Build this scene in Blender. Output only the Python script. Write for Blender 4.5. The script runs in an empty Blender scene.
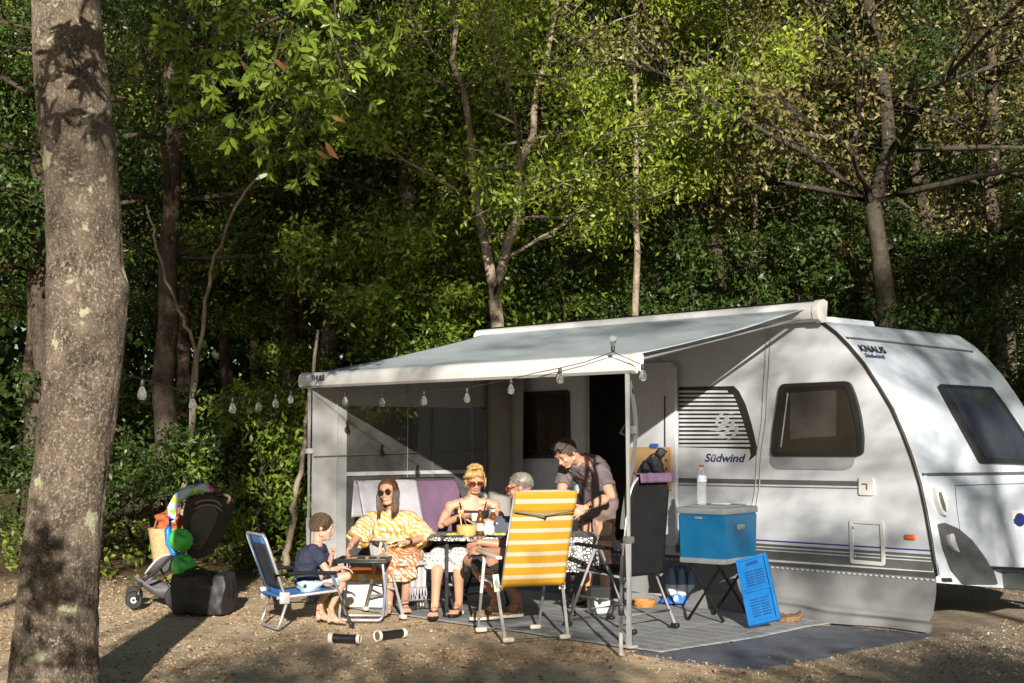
import bpy, bmesh, math, random
import numpy as np
from mathutils import Vector as V, Matrix, noise
from mathutils.geometry import tessellate_polygon
R = math.radians
random.seed(11)
rng = np.random.default_rng(11)
SC = bpy.context.scene
COL = SC.collection

# ------------------------------------------------------------------ camera
F, HC, CY, HOR = 1380.0, 1.45, 341.5, 440.0
PIT = math.atan((HOR - CY) / F)
cd = bpy.data.cameras.new('camera')
cam = bpy.data.objects.new('camera', cd)
COL.objects.link(cam)
cam.location = (0, 0, HC)
cam.rotation_euler = (R(90) + PIT, 0, 0)
cd.sensor_width = 36
cd.lens = 36 * F / 1024
cd.clip_end = 400
SC.camera = cam


def ray(x, y):
    a, b = (x - 512) / F, (CY - y) / F
    c, s = math.cos(PIT), math.sin(PIT)
    return V((a, c - s * b, s + c * b))


def P(x, y, d):
    r = ray(x, y)
    return V((0, 0, HC)) + r * (d / r.y)


def G(x, y, z=0.0):
    r = ray(x, y)
    return V((0, 0, HC)) + r * ((z - HC) / r.z)


# caravan frame: U along the side towards its front, I into it, origin on the ground under the awning rail's front end
U = V((.6926, -.7214, 0)).normalized()
I = V((-U.y, U.x, 0))
W0 = G(820, 312, 2.5)
W0.z = 0
RZC = math.atan2(U.y, U.x)


def L(u, n, z=0.0):
    """point from caravan coordinates: u along the side, n out from the side wall towards the pitch"""
    return W0 + U * u - I * n + V((0, 0, z))


def S(x, y, n=0.0):
    """pixel on the plane at distance n from the side wall -> (u, z)"""
    r = ray(x, y)
    o = V((0, 0, HC)) - W0
    t = (-n - o.dot(I)) / r.dot(I)
    p = o + r * t
    return p.dot(U), p.z


# ------------------------------------------------------------------ materials
def newmat(name):
    m = bpy.data.materials.new(name)
    m.use_nodes = True
    nt = m.node_tree
    return m, nt, nt.nodes['Principled BSDF']


def setc(sock, c):
    sock.default_value = (c[0], c[1], c[2], 1)


def node(nt, t, **kw):
    n = nt.nodes.new(t)
    for k, v in kw.items():
        if k.startswith('i_'):
            n.inputs[k[2:].replace('_', ' ')].default_value = v
        else:
            setattr(n, k, v)
    return n


def mixc(nt, fac, a, b, mode='MIX'):
    n = nt.nodes.new('ShaderNodeMix')
    n.data_type = 'RGBA'
    n.blend_type = mode
    for s, v in ((n.inputs[0], fac), (n.inputs[6], a), (n.inputs[7], b)):
        if isinstance(v, (int, float)):
            s.default_value = v
        elif isinstance(v, (tuple, list)):
            s.default_value = (v[0], v[1], v[2], 1)
        else:
            nt.links.new(v, s)
    return n.outputs[2]


def ramp(nt, src, stops, interp='LINEAR'):
    n = nt.nodes.new('ShaderNodeValToRGB')
    n.color_ramp.interpolation = interp
    e = n.color_ramp.elements
    while len(e) > 1:
        e.remove(e[-1])
    for i, (p, c) in enumerate(stops):
        k = e[0] if i == 0 else e.new(p)
        k.position = p
        if isinstance(c, (int, float)):
            c = (c, c, c)
        k.color = (c[0], c[1], c[2], 1)
    nt.links.new(src, n.inputs[0])
    return n.outputs[0]


def noisen(nt, scale, detail=4, rough=.55, coord='Object', dist=0.0, vec=None):
    n = node(nt, 'ShaderNodeTexNoise')
    n.inputs['Scale'].default_value = scale
    n.inputs['Detail'].default_value = detail
    n.inputs['Roughness'].default_value = rough
    n.inputs['Distortion'].default_value = dist
    if vec is None:
        tc = node(nt, 'ShaderNodeTexCoord')
        vec = tc.outputs[coord]
    nt.links.new(vec, n.inputs['Vector'])
    return n.outputs['Fac']


def bump(nt, b, h, strength=.3, dist=.01):
    n = node(nt, 'ShaderNodeBump')
    n.inputs['Strength'].default_value = strength
    n.inputs['Distance'].default_value = dist
    nt.links.new(h, n.inputs['Height'])
    nt.links.new(n.outputs[0], b.inputs['Normal'])


def pm(name, col, rough=.6, metal=0.0, var=.15, scale=6.0, bmp=.0, bscale=60.0, spec=.5, dirt=None):
    """principled material with uneven colour, uneven gloss and a little relief"""
    m, nt, b = newmat(name)
    f = noisen(nt, scale, 5)
    lo = tuple(max(0, c * (1 - var)) for c in col)
    hi = tuple(min(1, c * (1 + var * .7)) for c in col)
    c = ramp(nt, f, [(.3, lo), (.7, hi)])
    if dirt:
        tcd = node(nt, 'ShaderNodeTexCoord')
        mpd = node(nt, 'ShaderNodeMapping')
        mpd.inputs['Scale'].default_value = (3.2, 3.2, .35)
        nt.links.new(tcd.outputs['Object'], mpd.inputs[0])
        f2 = noisen(nt, scale * 2.3, 6, .65, vec=mpd.outputs[0])
        c = mixc(nt, ramp(nt, f2, [(.52, 0.0), (.72, dirt[1])]), c, dirt[0])
    nt.links.new(c, b.inputs['Base Color'])
    r = ramp(nt, noisen(nt, scale * 3, 3), [(.3, max(.02, rough - .08)), (.7, min(1, rough + .1))])
    nt.links.new(r, b.inputs['Roughness'])
    b.inputs['Metallic'].default_value = metal
    b.inputs['Specular IOR Level'].default_value = spec
    if bmp:
        bump(nt, b, noisen(nt, bscale, 4), bmp, .004)
    return m


def leafmat(name, cols, trans=.25, rough=.42):
    m, nt, b = newmat(name)
    g = node(nt, 'ShaderNodeNewGeometry')
    c = ramp(nt, g.outputs['Random Per Island'], [(i / max(1, len(cols) - 1), k) for i, k in enumerate(cols)])
    big = noisen(nt, .55, 2)
    c = mixc(nt, ramp(nt, big, [(.35, 0.0), (.65, .45)]), c, tuple(v * 1.25 for v in cols[-1]), 'MIX')
    nt.links.new(c, b.inputs['Base Color'])
    b.inputs['Roughness'].default_value = rough
    b.inputs['Specular IOR Level'].default_value = .35
    t = node(nt, 'ShaderNodeBsdfTranslucent')
    nt.links.new(mixc(nt, .5, c, (.35, .4, .03), 'MULTIPLY'), t.inputs[0])
    nt.links.new(c, t.inputs[0])
    mx = node(nt, 'ShaderNodeMixShader')
    mx.inputs[0].default_value = trans
    out = nt.nodes['Material Output']
    nt.links.new(b.outputs[0], mx.inputs[1])
    nt.links.new(t.outputs[0], mx.inputs[2])
    nt.links.new(mx.outputs[0], out.inputs[0])
    return m


def barkmat(name, dark, light, scale=1.0, lichen=None):
    m, nt, b = newmat(name)
    tc = node(nt, 'ShaderNodeTexCoord')
    mp = node(nt, 'ShaderNodeMapping')
    mp.inputs['Scale'].default_value = (1, 1, .55)
    nt.links.new(tc.outputs['Object'], mp.inputs[0])
    f = noisen(nt, 14 * scale, 8, .7, vec=mp.outputs[0])
    vo = node(nt, 'ShaderNodeTexVoronoi', feature='F1')
    vo.inputs['Scale'].default_value = 60 * scale
    nt.links.new(mp.outputs[0], vo.inputs['Vector'])
    cr = noisen(nt, 55 * scale, 5, .75, vec=mp.outputs[0])
    c = ramp(nt, f, [(.3, dark), (.48, tuple((a + d) / 2 for a, d in zip(dark, light))), (.68, light)])
    c = mixc(nt, ramp(nt, cr, [(.40, .75), (.56, 0.0)]), c, tuple(v * .35 for v in dark))
    big = noisen(nt, 2.6 * scale, 3, .6)
    c = mixc(nt, ramp(nt, big, [(.4, 0.0), (.65, .5)]), c, tuple(v * 1.2 for v in light))
    if lichen:
        fk = noisen(nt, 62, 4, .6)
        c = mixc(nt, ramp(nt, fk, [(.54, 0.0), (.62, .75)]), c, (.40, .345, .28))
        ve = node(nt, 'ShaderNodeTexVoronoi', feature='DISTANCE_TO_EDGE')
        ve.inputs['Scale'].default_value = 34
        nt.links.new(mp.outputs[0], ve.inputs['Vector'])
        c = mixc(nt, ramp(nt, ve.outputs['Distance'], [(.01, .28), (.07, 0.0)]), c, (.045, .032, .024))
        lf = noisen(nt, 5.5, 5, .62)
        c = mixc(nt, ramp(nt, lf, [(.615, 0.0), (.64, .85)]), c, lichen)
        lf2 = noisen(nt, 22, 5, .6)
        c = mixc(nt, ramp(nt, lf2, [(.66, 0.0), (.70, .6)]), c, lichen)
    nt.links.new(c, b.inputs['Base Color'])
    b.inputs['Roughness'].default_value = .9
    b.inputs['Specular IOR Level'].default_value = .2
    h = node(nt, 'ShaderNodeMath', operation='ADD')
    nt.links.new(cr, h.inputs[0])
    nt.links.new(f, h.inputs[1])
    bump(nt, b, h.outputs[0], .9, .02)
    return m


# ------------------------------------------------------------------ objects
def setp(o, label=None, cat=None, group=None, kind=None):
    for k, v in (('label', label), ('category', cat), ('group', group), ('kind', kind)):
        if v:
            o[k] = v
    return o


def thing(name, label, cat, loc=(0, 0, 0), rz=0.0, group=None):
    o = bpy.data.objects.new(name, None)
    o.empty_display_size = .1
    COL.objects.link(o)
    o.location = loc
    o.rotation_euler = (0, 0, rz)
    return setp(o, label, cat, group)


def finish(name, me, mats, parent=None, loc=None, smooth=True, angle=40):
    if not isinstance(mats, (list, tuple)):
        mats = [mats]
    for m in mats:
        me.materials.append(m)
    if smooth and len(me.polygons):
        me.polygons.foreach_set('use_smooth', np.ones(len(me.polygons), dtype=bool))
        if angle < 180:
            me.set_sharp_from_angle(angle=R(angle))
    o = bpy.data.objects.new(name, me)
    COL.objects.link(o)
    if parent is not None:
        o.parent = parent
    if loc is not None:
        o.location = loc
    return o


def obj(name, bm, mats, parent=None, loc=None, smooth=True, angle=40):
    bmesh.ops.recalc_face_normals(bm, faces=bm.faces[:])
    me = bpy.data.meshes.new(name)
    bm.to_mesh(me)
    bm.free()
    return finish(name, me, mats, parent, loc, smooth, angle)


def BM():
    return bmesh.new()


def frame(d, up=V((0, 0, 1))):
    d = d.normalized()
    if abs(d.dot(up)) > .98:
        up = V((0, 1, 0)) if abs(d.y) < .9 else V((1, 0, 0))
    s = d.cross(up).normalized()
    return s, s.cross(d).normalized()


def tube(bm, pts, r, seg=10, cap=True, mi=0, closed=False):
    pts = [V(p) for p in pts]
    n = len(pts)
    rs = r if isinstance(r, (list, tuple)) else [r] * n
    rings = []
    prev = None
    for i, p in enumerate(pts):
        if closed:
            d = pts[(i + 1) % n] - pts[i - 1]
        else:
            d = pts[min(i + 1, n - 1)] - pts[max(i - 1, 0)]
        if d.length < 1e-9:
            d = V((0, 0, 1))
        d.normalize()
        if prev is None:
            a, b = frame(d)
        else:
            a = prev - d * prev.dot(d)
            if a.length < 1e-6:
                a, b = frame(d)
            a.normalize()
            b = d.cross(a)
        prev = a
        ring = []
        for k in range(seg):
            t = 2 * math.pi * k / seg
            ring.append(bm.verts.new(p + (a * math.cos(t) + b * math.sin(t)) * rs[i]))
        rings.append(ring)
    m = n if closed else n - 1
    for i in range(m):
        A, B = rings[i], rings[(i + 1) % n]
        for k in range(seg):
            f = bm.faces.new((A[k], A[(k + 1) % seg], B[(k + 1) % seg], B[k]))
            f.material_index = mi
    if cap and not closed:
        for ring in (rings[0], rings[-1]):
            f = bm.faces.new(ring)
            f.material_index = mi
    return bm


def bend(pts, rad=.04, n=5):
    """round the corners of a polyline"""
    pts = [V(p) for p in pts]
    out = [pts[0]]
    for i in range(1, len(pts) - 1):
        a, b, c = pts[i - 1], pts[i], pts[i + 1]
        r = min(rad, (a - b).length * .45, (c - b).length * .45)
        p0, p1 = b + (a - b).normalized() * r, b + (c - b).normalized() * r
        for k in range(n + 1):
            t = k / n
            out.append(p0 * (1 - t) ** 2 + b * 2 * t * (1 - t) + p1 * t * t)
    out.append(pts[-1])
    return out


def box(bm, c, size, bev=.0, rot=None, mi=0, seg=2):
    t = bmesh.new()
    bmesh.ops.create_cube(t, size=1)
    bmesh.ops.scale(t, vec=V(size), verts=t.verts)
    if bev:
        bmesh.ops.bevel(t, geom=t.edges[:], offset=bev, segments=seg, profile=.5, affect='EDGES', clamp_overlap=True)
    M = Matrix.Translation(V(c))
    if rot is not None:
        M = M @ (rot if isinstance(rot, Matrix) else Matrix.Rotation(rot, 4, 'Z'))
    join(bm, t, M, mi)
    return bm


def join(bm, t, M=None, mi=0):
    vs = {}
    for v in t.verts:
        vs[v] = bm.verts.new(M @ v.co if M is not None else v.co)
    for f in t.faces:
        try:
            g = bm.faces.new([vs[v] for v in f.verts])
            g.material_index = mi
        except ValueError:
            pass
    t.free()


def ball(bm, c, r, seg=14, rings=9, M=None, mi=0):
    t = bmesh.new()
    bmesh.ops.create_uvsphere(t, u_segments=seg, v_segments=rings, radius=1)
    rr = (r, r, r) if isinstance(r, (int, float)) else r
    X = Matrix.Translation(V(c))
    if M is not None:
        X = X @ M.to_4x4()
    X = X @ Matrix.Diagonal((rr[0], rr[1], rr[2], 1))
    join(bm, t, X, mi)
    return bm


def lathe(bm, prof, c=(0, 0, 0), seg=20, mi=0, M=None, cap=True):
    c = V(c)
    rings = []
    for r, z in prof:
        ring = []
        for k in range(seg):
            t = 2 * math.pi * k / seg
            p = V((r * math.cos(t), r * math.sin(t), z))
            if M is not None:
                p = M @ p
            ring.append(bm.verts.new(c + p))
        rings.append(ring)
    for A, B in zip(rings, rings[1:]):
        for k in range(seg):
            bm.faces.new((A[k], A[(k + 1) % seg], B[(k + 1) % seg], B[k])).material_index = mi
    if cap:
        bm.faces.new(rings[0]).material_index = mi
        bm.faces.new(rings[-1]).material_index = mi
    return bm


def prism(bm, poly, fn, h, holes=(), mi=0):
    """poly: 2D points; fn(x, y, k) -> 3D point, k = 0 back, 1 front; h unused thickness marker"""
    loops = [list(poly)] + [list(x) for x in holes]
    tris = tessellate_polygon([[V((p[0], p[1], 0)) for p in lp] for lp in loops])
    flat = [p for lp in loops for p in lp]
    A = [bm.verts.new(fn(p[0], p[1], 0)) for p in flat]
    B = [bm.verts.new(fn(p[0], p[1], 1)) for p in flat]
    for t in tris:
        for X in (A, B):
            try:
                bm.faces.new([X[i] for i in t]).material_index = mi
            except ValueError:
                pass
    o = 0
    for lp in loops:
        n = len(lp)
        for i in range(n):
            j = (i + 1) % n
            bm.faces.new((A[o + i], A[o + j], B[o + j], B[o + i])).material_index = mi
        o += n
    return bm


def rrect(x0, y0, x1, y1, r, n=5):
    out = []
    for cx, cy, a0 in ((x1 - r, y1 - r, 0), (x0 + r, y1 - r, 90), (x0 + r, y0 + r, 180), (x1 - r, y0 + r, 270)):
        for k in range(n + 1):
            a = R(a0 + 90 * k / n)
            out.append((cx + r * math.cos(a), cy + r * math.sin(a)))
    return out


def roundpoly(pts, r, n=5):
    """round every corner of a closed 2D polygon"""
    m = len(pts)
    out = []
    for i in range(m):
        a, b, c = V(pts[i - 1]), V(pts[i]), V(pts[(i + 1) % m])
        q = min(r, (a - b).length * .45, (c - b).length * .45)
        p0, p1 = b + (a - b).normalized() * q, b + (c - b).normalized() * q
        for k in range(n + 1):
            t = k / n
            p = p0 * (1 - t) ** 2 + b * 2 * t * (1 - t) + p1 * t * t
            out.append((p.x, p.y))
    return out


def sheet(bm, fn, nu, nv, mi=0, thick=0.0):
    """grid surface fn(s, t), s and t in 0..1; with thickness along its own normals when asked"""
    g = [[V(fn(i / nu, j / nv)) for j in range(nv + 1)] for i in range(nu + 1)]

    def lay(g):
        vs = [[bm.verts.new(p) for p in row] for row in g]
        for i in range(nu):
            for j in range(nv):
                bm.faces.new((vs[i][j], vs[i + 1][j], vs[i + 1][j + 1], vs[i][j + 1])).material_index = mi
        return vs
    a = lay(g)
    if thick:
        h = []
        for i in range(nu + 1):
            row = []
            for j in range(nv + 1):
                du = g[min(i + 1, nu)][j] - g[max(i - 1, 0)][j]
                dv = g[i][min(j + 1, nv)] - g[i][max(j - 1, 0)]
                n = du.cross(dv)
                n = n.normalized() if n.length > 1e-9 else V((0, 0, 1))
                row.append(g[i][j] + n * thick)
            h.append(row)
        b = lay(h)
        edge = [(i, 0) for i in range(nu)] + [(nu, j) for j in range(nv)] + [(i, nv) for i in range(nu, 0, -1)] + [(0, j) for j in range(nv, 0, -1)]
        for k in range(len(edge)):
            (i, j), (p, q) = edge[k], edge[(k + 1) % len(edge)]
            bm.faces.new((a[i][j], a[p][q], b[p][q], b[i][j])).material_index = mi
    return bm


def text_mesh(s, size, shear=0.0, ext=.002, bold=0.0):
    c = bpy.data.curves.new('text', 'FONT')
    c.body = s
    c.size = size
    c.shear = shear
    c.extrude = ext
    c.offset = bold
    c.resolution_u = 3
    o = bpy.data.objects.new('text', c)
    COL.objects.link(o)
    bpy.context.view_layer.update()
    me = bpy.data.meshes.new_from_object(o.evaluated_get(bpy.context.evaluated_depsgraph_get()))
    bpy.data.objects.remove(o)
    bm = bmesh.new()
    bm.from_mesh(me)
    bpy.data.meshes.remove(me)
    return bm


def fuse(bm, voxel, smooth=4, factor=.5, disp=0.0, dscale=.1):
    """one continuous skin round overlapping closed shapes"""
    me = bpy.data.meshes.new('fuse')
    bmesh.ops.recalc_face_normals(bm, faces=bm.faces[:])
    bm.to_mesh(me)
    bm.free()
    o = bpy.data.objects.new('fuse', me)
    COL.objects.link(o)
    md = o.modifiers.new('r', 'REMESH')
    md.mode = 'VOXEL'
    md.voxel_size = voxel
    if smooth:
        ms = o.modifiers.new('s', 'SMOOTH')
        ms.iterations = smooth
        ms.factor = factor
    bpy.context.view_layer.update()
    out = bpy.data.meshes.new_from_object(o.evaluated_get(bpy.context.evaluated_depsgraph_get()))
    bpy.data.objects.remove(o)
    bpy.data.meshes.remove(me)
    if disp:
        out.update()
        for v in out.vertices:
            n = noise.noise(v.co / dscale) + .5 * noise.noise(v.co / dscale * 2.3)
            v.co = v.co + v.normal * (n * disp)
    return out


def quads(name, verts, nper):
    """mesh of N separate n-gons from an array (N, nper, 3)"""
    N = verts.shape[0]
    me = bpy.data.meshes.new(name)
    me.vertices.add(N * nper)
    me.vertices.foreach_set('co', verts.reshape(-1).astype(np.float32))
    me.loops.add(N * nper)
    me.loops.foreach_set('vertex_index', np.arange(N * nper, dtype=np.int32))
    me.polygons.add(N)
    me.polygons.foreach_set('loop_start', np.arange(0, N * nper, nper, dtype=np.int32))
    me.update(calc_edges=True)
    return me


def unit(a):
    return a / np.maximum(np.linalg.norm(a, axis=-1, keepdims=True), 1e-9)


def leaf_array(C, ln, wd, out=None, flat=.35, droop=.1, r=rng):
    """leaves at the points C: array (N, 4, 3); out: preferred outward direction of the blade's normal"""
    N = len(C)
    nrm = r.normal(size=(N, 3))
    if out is not None:
        nrm = unit(nrm) + out
    nrm[:, 2] += flat
    nrm = unit(nrm)
    d = r.normal(size=(N, 3))
    d[:, 2] -= droop * 3
    d = unit(d - nrm * (d * nrm).sum(1, keepdims=True))
    s = np.cross(d, nrm)
    l = (ln * r.uniform(.65, 1.25, N))[:, None]
    w = (wd * r.uniform(.7, 1.2, N))[:, None]
    v = np.empty((N, 4, 3))
    v[:, 0] = C
    v[:, 1] = C + d * l * .45 + s * w * .5 + nrm * l * .05
    v[:, 2] = C + d * l - nrm * l * .10
    v[:, 3] = C + d * l * .45 - s * w * .5 + nrm * l * .05
    return v


def dup(o, loc, rz, sc=1.0, parent=None):
    c = o.copy()
    COL.objects.link(c)
    if parent is None:
        c.location = loc
        c.rotation_euler = (0, 0, rz)
        c.scale = (sc, sc, sc)
    else:
        c.parent = parent
    for ch in list(o.children):
        dup(ch, None, 0, 1, c)
    return c


# ------------------------------------------------------------------ light
SUN_EL = R(16.2)
sd = V((-.09, .996, 0)).normalized()              # the way the sunlight travels over the ground
SD = V((sd.x * math.cos(SUN_EL), sd.y * math.cos(SUN_EL), -math.sin(SUN_EL)))
sl = bpy.data.lights.new('sun', 'SUN')
sl.energy = 5.0
sl.angle = R(.5)
sl.color = (1, .92, .80)
so = bpy.data.objects.new('sun', sl)
COL.objects.link(so)
so.rotation_euler = SD.to_track_quat('-Z', 'Y').to_euler()
so.location = (5, -20, 20)
w = bpy.data.worlds.new('World')
SC.world = w
w.use_nodes = True
wn = w.node_tree
bg = wn.nodes['Background']
sky = wn.nodes.new('ShaderNodeTexSky')
sky.sky_type = 'NISHITA'
sky.sun_disc = False
sky.sun_elevation = SUN_EL
sky.sun_rotation = math.atan2(-SD.x, -SD.y)       # measured from +Y towards +X
sky.dust_density = .6
wn.links.new(sky.outputs[0], bg.inputs[0])
bg.inputs[1].default_value = .036
SC.view_settings.view_transform = 'Standard'
SC.view_settings.look = 'None'
SC.view_settings.exposure = 0.95
SC.view_settings.gamma = 1
SC.render.engine = 'CYCLES'
SC.cycles.use_denoising = True
SC.cycles.max_bounces = 6
SC.cycles.transparent_max_bounces = 8
# ------------------------------------------------------------------ ground
def ground_z(x, y):
    z = .018 * noise.noise(V((x * .55, y * .55, 3))) + .006 * noise.noise(V((x * 3, y * 3, 9)))
    if y > 16:
        z += min((y - 16) * .012, .6) + .06 * noise.noise(V((x * .3, y * .3, 1)))
    return z - .012


def mat_ground():
    m, nt, b = newmat('gravel_soil')
    f1 = noisen(nt, .9, 6, .62)
    f2 = noisen(nt, 9, 8, .72)
    f3 = noisen(nt, 60, 6, .7)
    c = ramp(nt, f1, [(.32, (.54, .40, .25)), (.5, (.70, .54, .35)), (.68, (.77, .64, .45))])
    c = mixc(nt, ramp(nt, f2, [(.36, .5), (.50, 0.0)]), c, (.30, .21, .13))
    c = mixc(nt, ramp(nt, f3, [(.56, 0.0), (.72, .7)]), c, (.66, .58, .46))
    c = mixc(nt, ramp(nt, f3, [(.30, .6), (.42, 0.0)]), c, (.20, .14, .09))
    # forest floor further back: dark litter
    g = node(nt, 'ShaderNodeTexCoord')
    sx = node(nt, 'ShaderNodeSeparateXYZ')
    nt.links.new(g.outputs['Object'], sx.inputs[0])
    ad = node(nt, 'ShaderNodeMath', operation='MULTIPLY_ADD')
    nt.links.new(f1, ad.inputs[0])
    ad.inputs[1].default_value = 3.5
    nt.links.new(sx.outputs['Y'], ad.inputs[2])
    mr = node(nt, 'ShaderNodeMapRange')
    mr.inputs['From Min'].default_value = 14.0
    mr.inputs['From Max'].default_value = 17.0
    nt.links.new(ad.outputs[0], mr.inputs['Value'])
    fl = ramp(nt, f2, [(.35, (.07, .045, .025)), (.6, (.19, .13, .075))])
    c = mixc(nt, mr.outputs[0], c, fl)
    # greyer crushed stone beside and under the caravan
    mr2 = node(nt, 'ShaderNodeMapRange')
    mr2.inputs['From Min'].default_value = 1.6
    mr2.inputs['From Max'].default_value = 3.2
    nt.links.new(sx.outputs['X'], mr2.inputs['Value'])
    gr = ramp(nt, f3, [(.35, (.13, .115, .10)), (.6, (.40, .36, .31))])
    mm = node(nt, 'ShaderNodeMath', operation='MULTIPLY')
    nt.links.new(mr2.outputs[0], mm.inputs[0])
    mm.inputs[1].default_value = .7
    c = mixc(nt, mm.outputs[0], c, gr)
    nt.links.new(c, b.inputs['Base Color'])
    b.inputs['Roughness'].default_value = .95
    b.inputs['Specular IOR Level'].default_value = .15
    h = node(nt, 'ShaderNodeMath', operation='MULTIPLY_ADD')
    nt.links.new(f3, h.inputs[0])
    h.inputs[1].default_value = .45
    nt.links.new(f2, h.inputs[2])
    bump(nt, b, h.outputs[0], 1.0, .05)
    return m


def grid_ground():
    xs = np.concatenate([np.linspace(-150, -9, 12), np.linspace(-8, 8, 130), np.linspace(9, 150, 12)])
    ys = np.concatenate([np.linspace(-80, 3, 12), np.linspace(4, 20, 130), np.linspace(21, 260, 30)])
    bm = BM()
    vs = [[bm.verts.new((x, y, ground_z(x, y))) for y in ys] for x in xs]
    for i in range(len(xs) - 1):
        for j in range(len(ys) - 1):
            bm.faces.new((vs[i][j], vs[i + 1][j], vs[i + 1][j + 1], vs[i][j + 1]))
    return bm


M_GROUND = mat_ground()
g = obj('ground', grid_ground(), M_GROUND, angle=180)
setp(g, 'sandy gravel pitch scattered with dry leaves, turning to dark forest floor', 'ground', kind='structure')


def scatter_xy(n, x0, x1, y0, y1, near=1.0):
    x = rng.uniform(x0, x1, n * 3)
    y = y0 + (y1 - y0) * rng.uniform(0, 1, n * 3) ** near
    k = np.array([noise.noise(V((a * .8, b * .8, 5))) for a, b in zip(x, y)])
    keep = rng.uniform(-.5, .7, n * 3) < k + .12
    ru = (x - W0.x) * U.x + (y - W0.y) * U.y
    rn = -((x - W0.x) * I.x + (y - W0.y) * I.y)
    keep &= ~((ru > -4.2) & (ru < 1.05) & (rn < 2.36) & (rn > -2.2) & (rng.uniform(0, 1, n * 3) > .012))
    return x[keep][:n], y[keep][:n]


def stones(n):
    x, y = scatter_xy(n, -5.2, 5.2, 6.6, 15, 1.3)
    n = len(x)
    z = np.array([ground_z(a, b) for a, b in zip(x, y)])
    r = rng.gamma(1.4, .0019, n) + .0028
    base = np.array([[1, 0, 0], [0, 1, 0], [-1, 0, 0], [0, -1, 0], [0, 0, .75], [0, 0, -.4]])
    tri = np.array([[0, 1, 4], [1, 2, 4], [2, 3, 4], [3, 0, 4]])
    ang = rng.uniform(0, 6.28, n)
    ca, sa = np.cos(ang), np.sin(ang)
    v = base[None] * (1 + rng.uniform(-.35, .35, (n, 6, 1))) * r[:, None, None]
    vx = v[..., 0] * ca[:, None] - v[..., 1] * sa[:, None] * .8
    vy = v[..., 0] * sa[:, None] + v[..., 1] * ca[:, None] * .8
    v = np.stack([vx + x[:, None], vy + y[:, None], v[..., 2] + z[:, None] + .002], -1)
    t = v[:, tri].reshape(-1, 3, 3)
    return quads('gravel', t, 3)


m, nt, b = newmat('gravel_stone')
gg = node(nt, 'ShaderNodeTexCoord')
vv = node(nt, 'ShaderNodeTexWhiteNoise')
sn = node(nt, 'ShaderNodeVectorMath', operation='SNAP')
sn.inputs[1].default_value = (.02, .02, 10)
nt.links.new(gg.outputs['Object'], sn.inputs[0])
nt.links.new(sn.outputs[0], vv.inputs['Vector'])
nt.links.new(ramp(nt, vv.outputs['Value'], [(0, (.38, .28, .18)), (.4, (.50, .39, .26)), (.9, (.50, .40, .28)), (1, (.52, .46, .37))]), b.inputs['Base Color'])
b.inputs['Roughness'].default_value = .9
setp(finish('gravel', stones(36000), m, smooth=False), 'small loose stones over the sandy pitch', 'gravel', kind='stuff')


def litter(n, x0, x1, y0, y1, near=1.2, size=.05, r=rng):
    x, y = scatter_xy(n, x0, x1, y0, y1, near)
    z = np.array([ground_z(a, b) for a, b in zip(x, y)])
    C = np.stack([x, y, z + .006], 1)
    N = len(x)
    nrm = unit(np.stack([r.normal(0, .45, N), r.normal(0, .45, N) - .2, np.ones(N)], 1))
    d = r.normal(size=(N, 3))
    d = unit(d - nrm * (d * nrm).sum(1, keepdims=True))
    s = np.cross(d, nrm)
    l = (size * r.uniform(.5, 1.3, N))[:, None]
    v = np.empty((N, 6, 3))
    prof = [(0, 0, 0), (.3, .2, .10), (.7, .19, .14), (1, 0, .02), (.7, -.19, .16), (.3, -.2, .08)]
    for i, (a, bb, h) in enumerate(prof):
        v[:, i] = C + d * l * a + s * l * bb + nrm * l * h
    return quads('fallen_leaves', v, 6)


M_LITTER = leafmat('dry_leaf', [(.13, .065, .03), (.25, .13, .055), (.36, .20, .09), (.42, .29, .15), (.2, .10, .05)], .1, .7)
setp(finish('fallen_leaves', litter(6500, -5, 5, 6.8, 17, 1.2, .036), M_LITTER, smooth=False), 'dry brown leaves lying over the gravel and forest edge', 'leaves', kind='stuff')

# ------------------------------------------------------------------ trees
M_BARK_D = barkmat('bark_dark', (.018, .014, .011), (.075, .058, .043), 1.0)
M_BARK_B = barkmat('bark_brown', (.03, .023, .017), (.13, .10, .075), .9)
M_BARK_P = barkmat('bark_pale', (.13, .10, .07), (.40, .33, .25), 1.2)
M_BARK_L = barkmat('bark_big', (.045, .032, .023), (.26, .205, .155), 2.2, (.46, .47, .30))
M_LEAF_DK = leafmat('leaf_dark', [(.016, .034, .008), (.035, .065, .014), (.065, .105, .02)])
M_LEAF_MD = leafmat('leaf_mid', [(.035, .075, .01), (.10, .17, .02), (.22, .29, .035)])
M_LEAF_YG = leafmat('leaf_yellow_green', [(.05, .10, .010), (.15, .22, .02), (.30, .36, .045)], .3)
M_LEAF_OL = leafmat('leaf_olive', [(.06, .085, .02), (.15, .17, .045), (.27, .26, .10), (.20, .14, .06)], .25)


def wob(p, k, amp, seed):
    return V(p) + V((noise.noise(V((seed, k * 1.7, 0))), noise.noise(V((seed, 0, k * 1.7))), .4 * noise.noise(V((0, seed, k * 1.7))))) * amp


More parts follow.
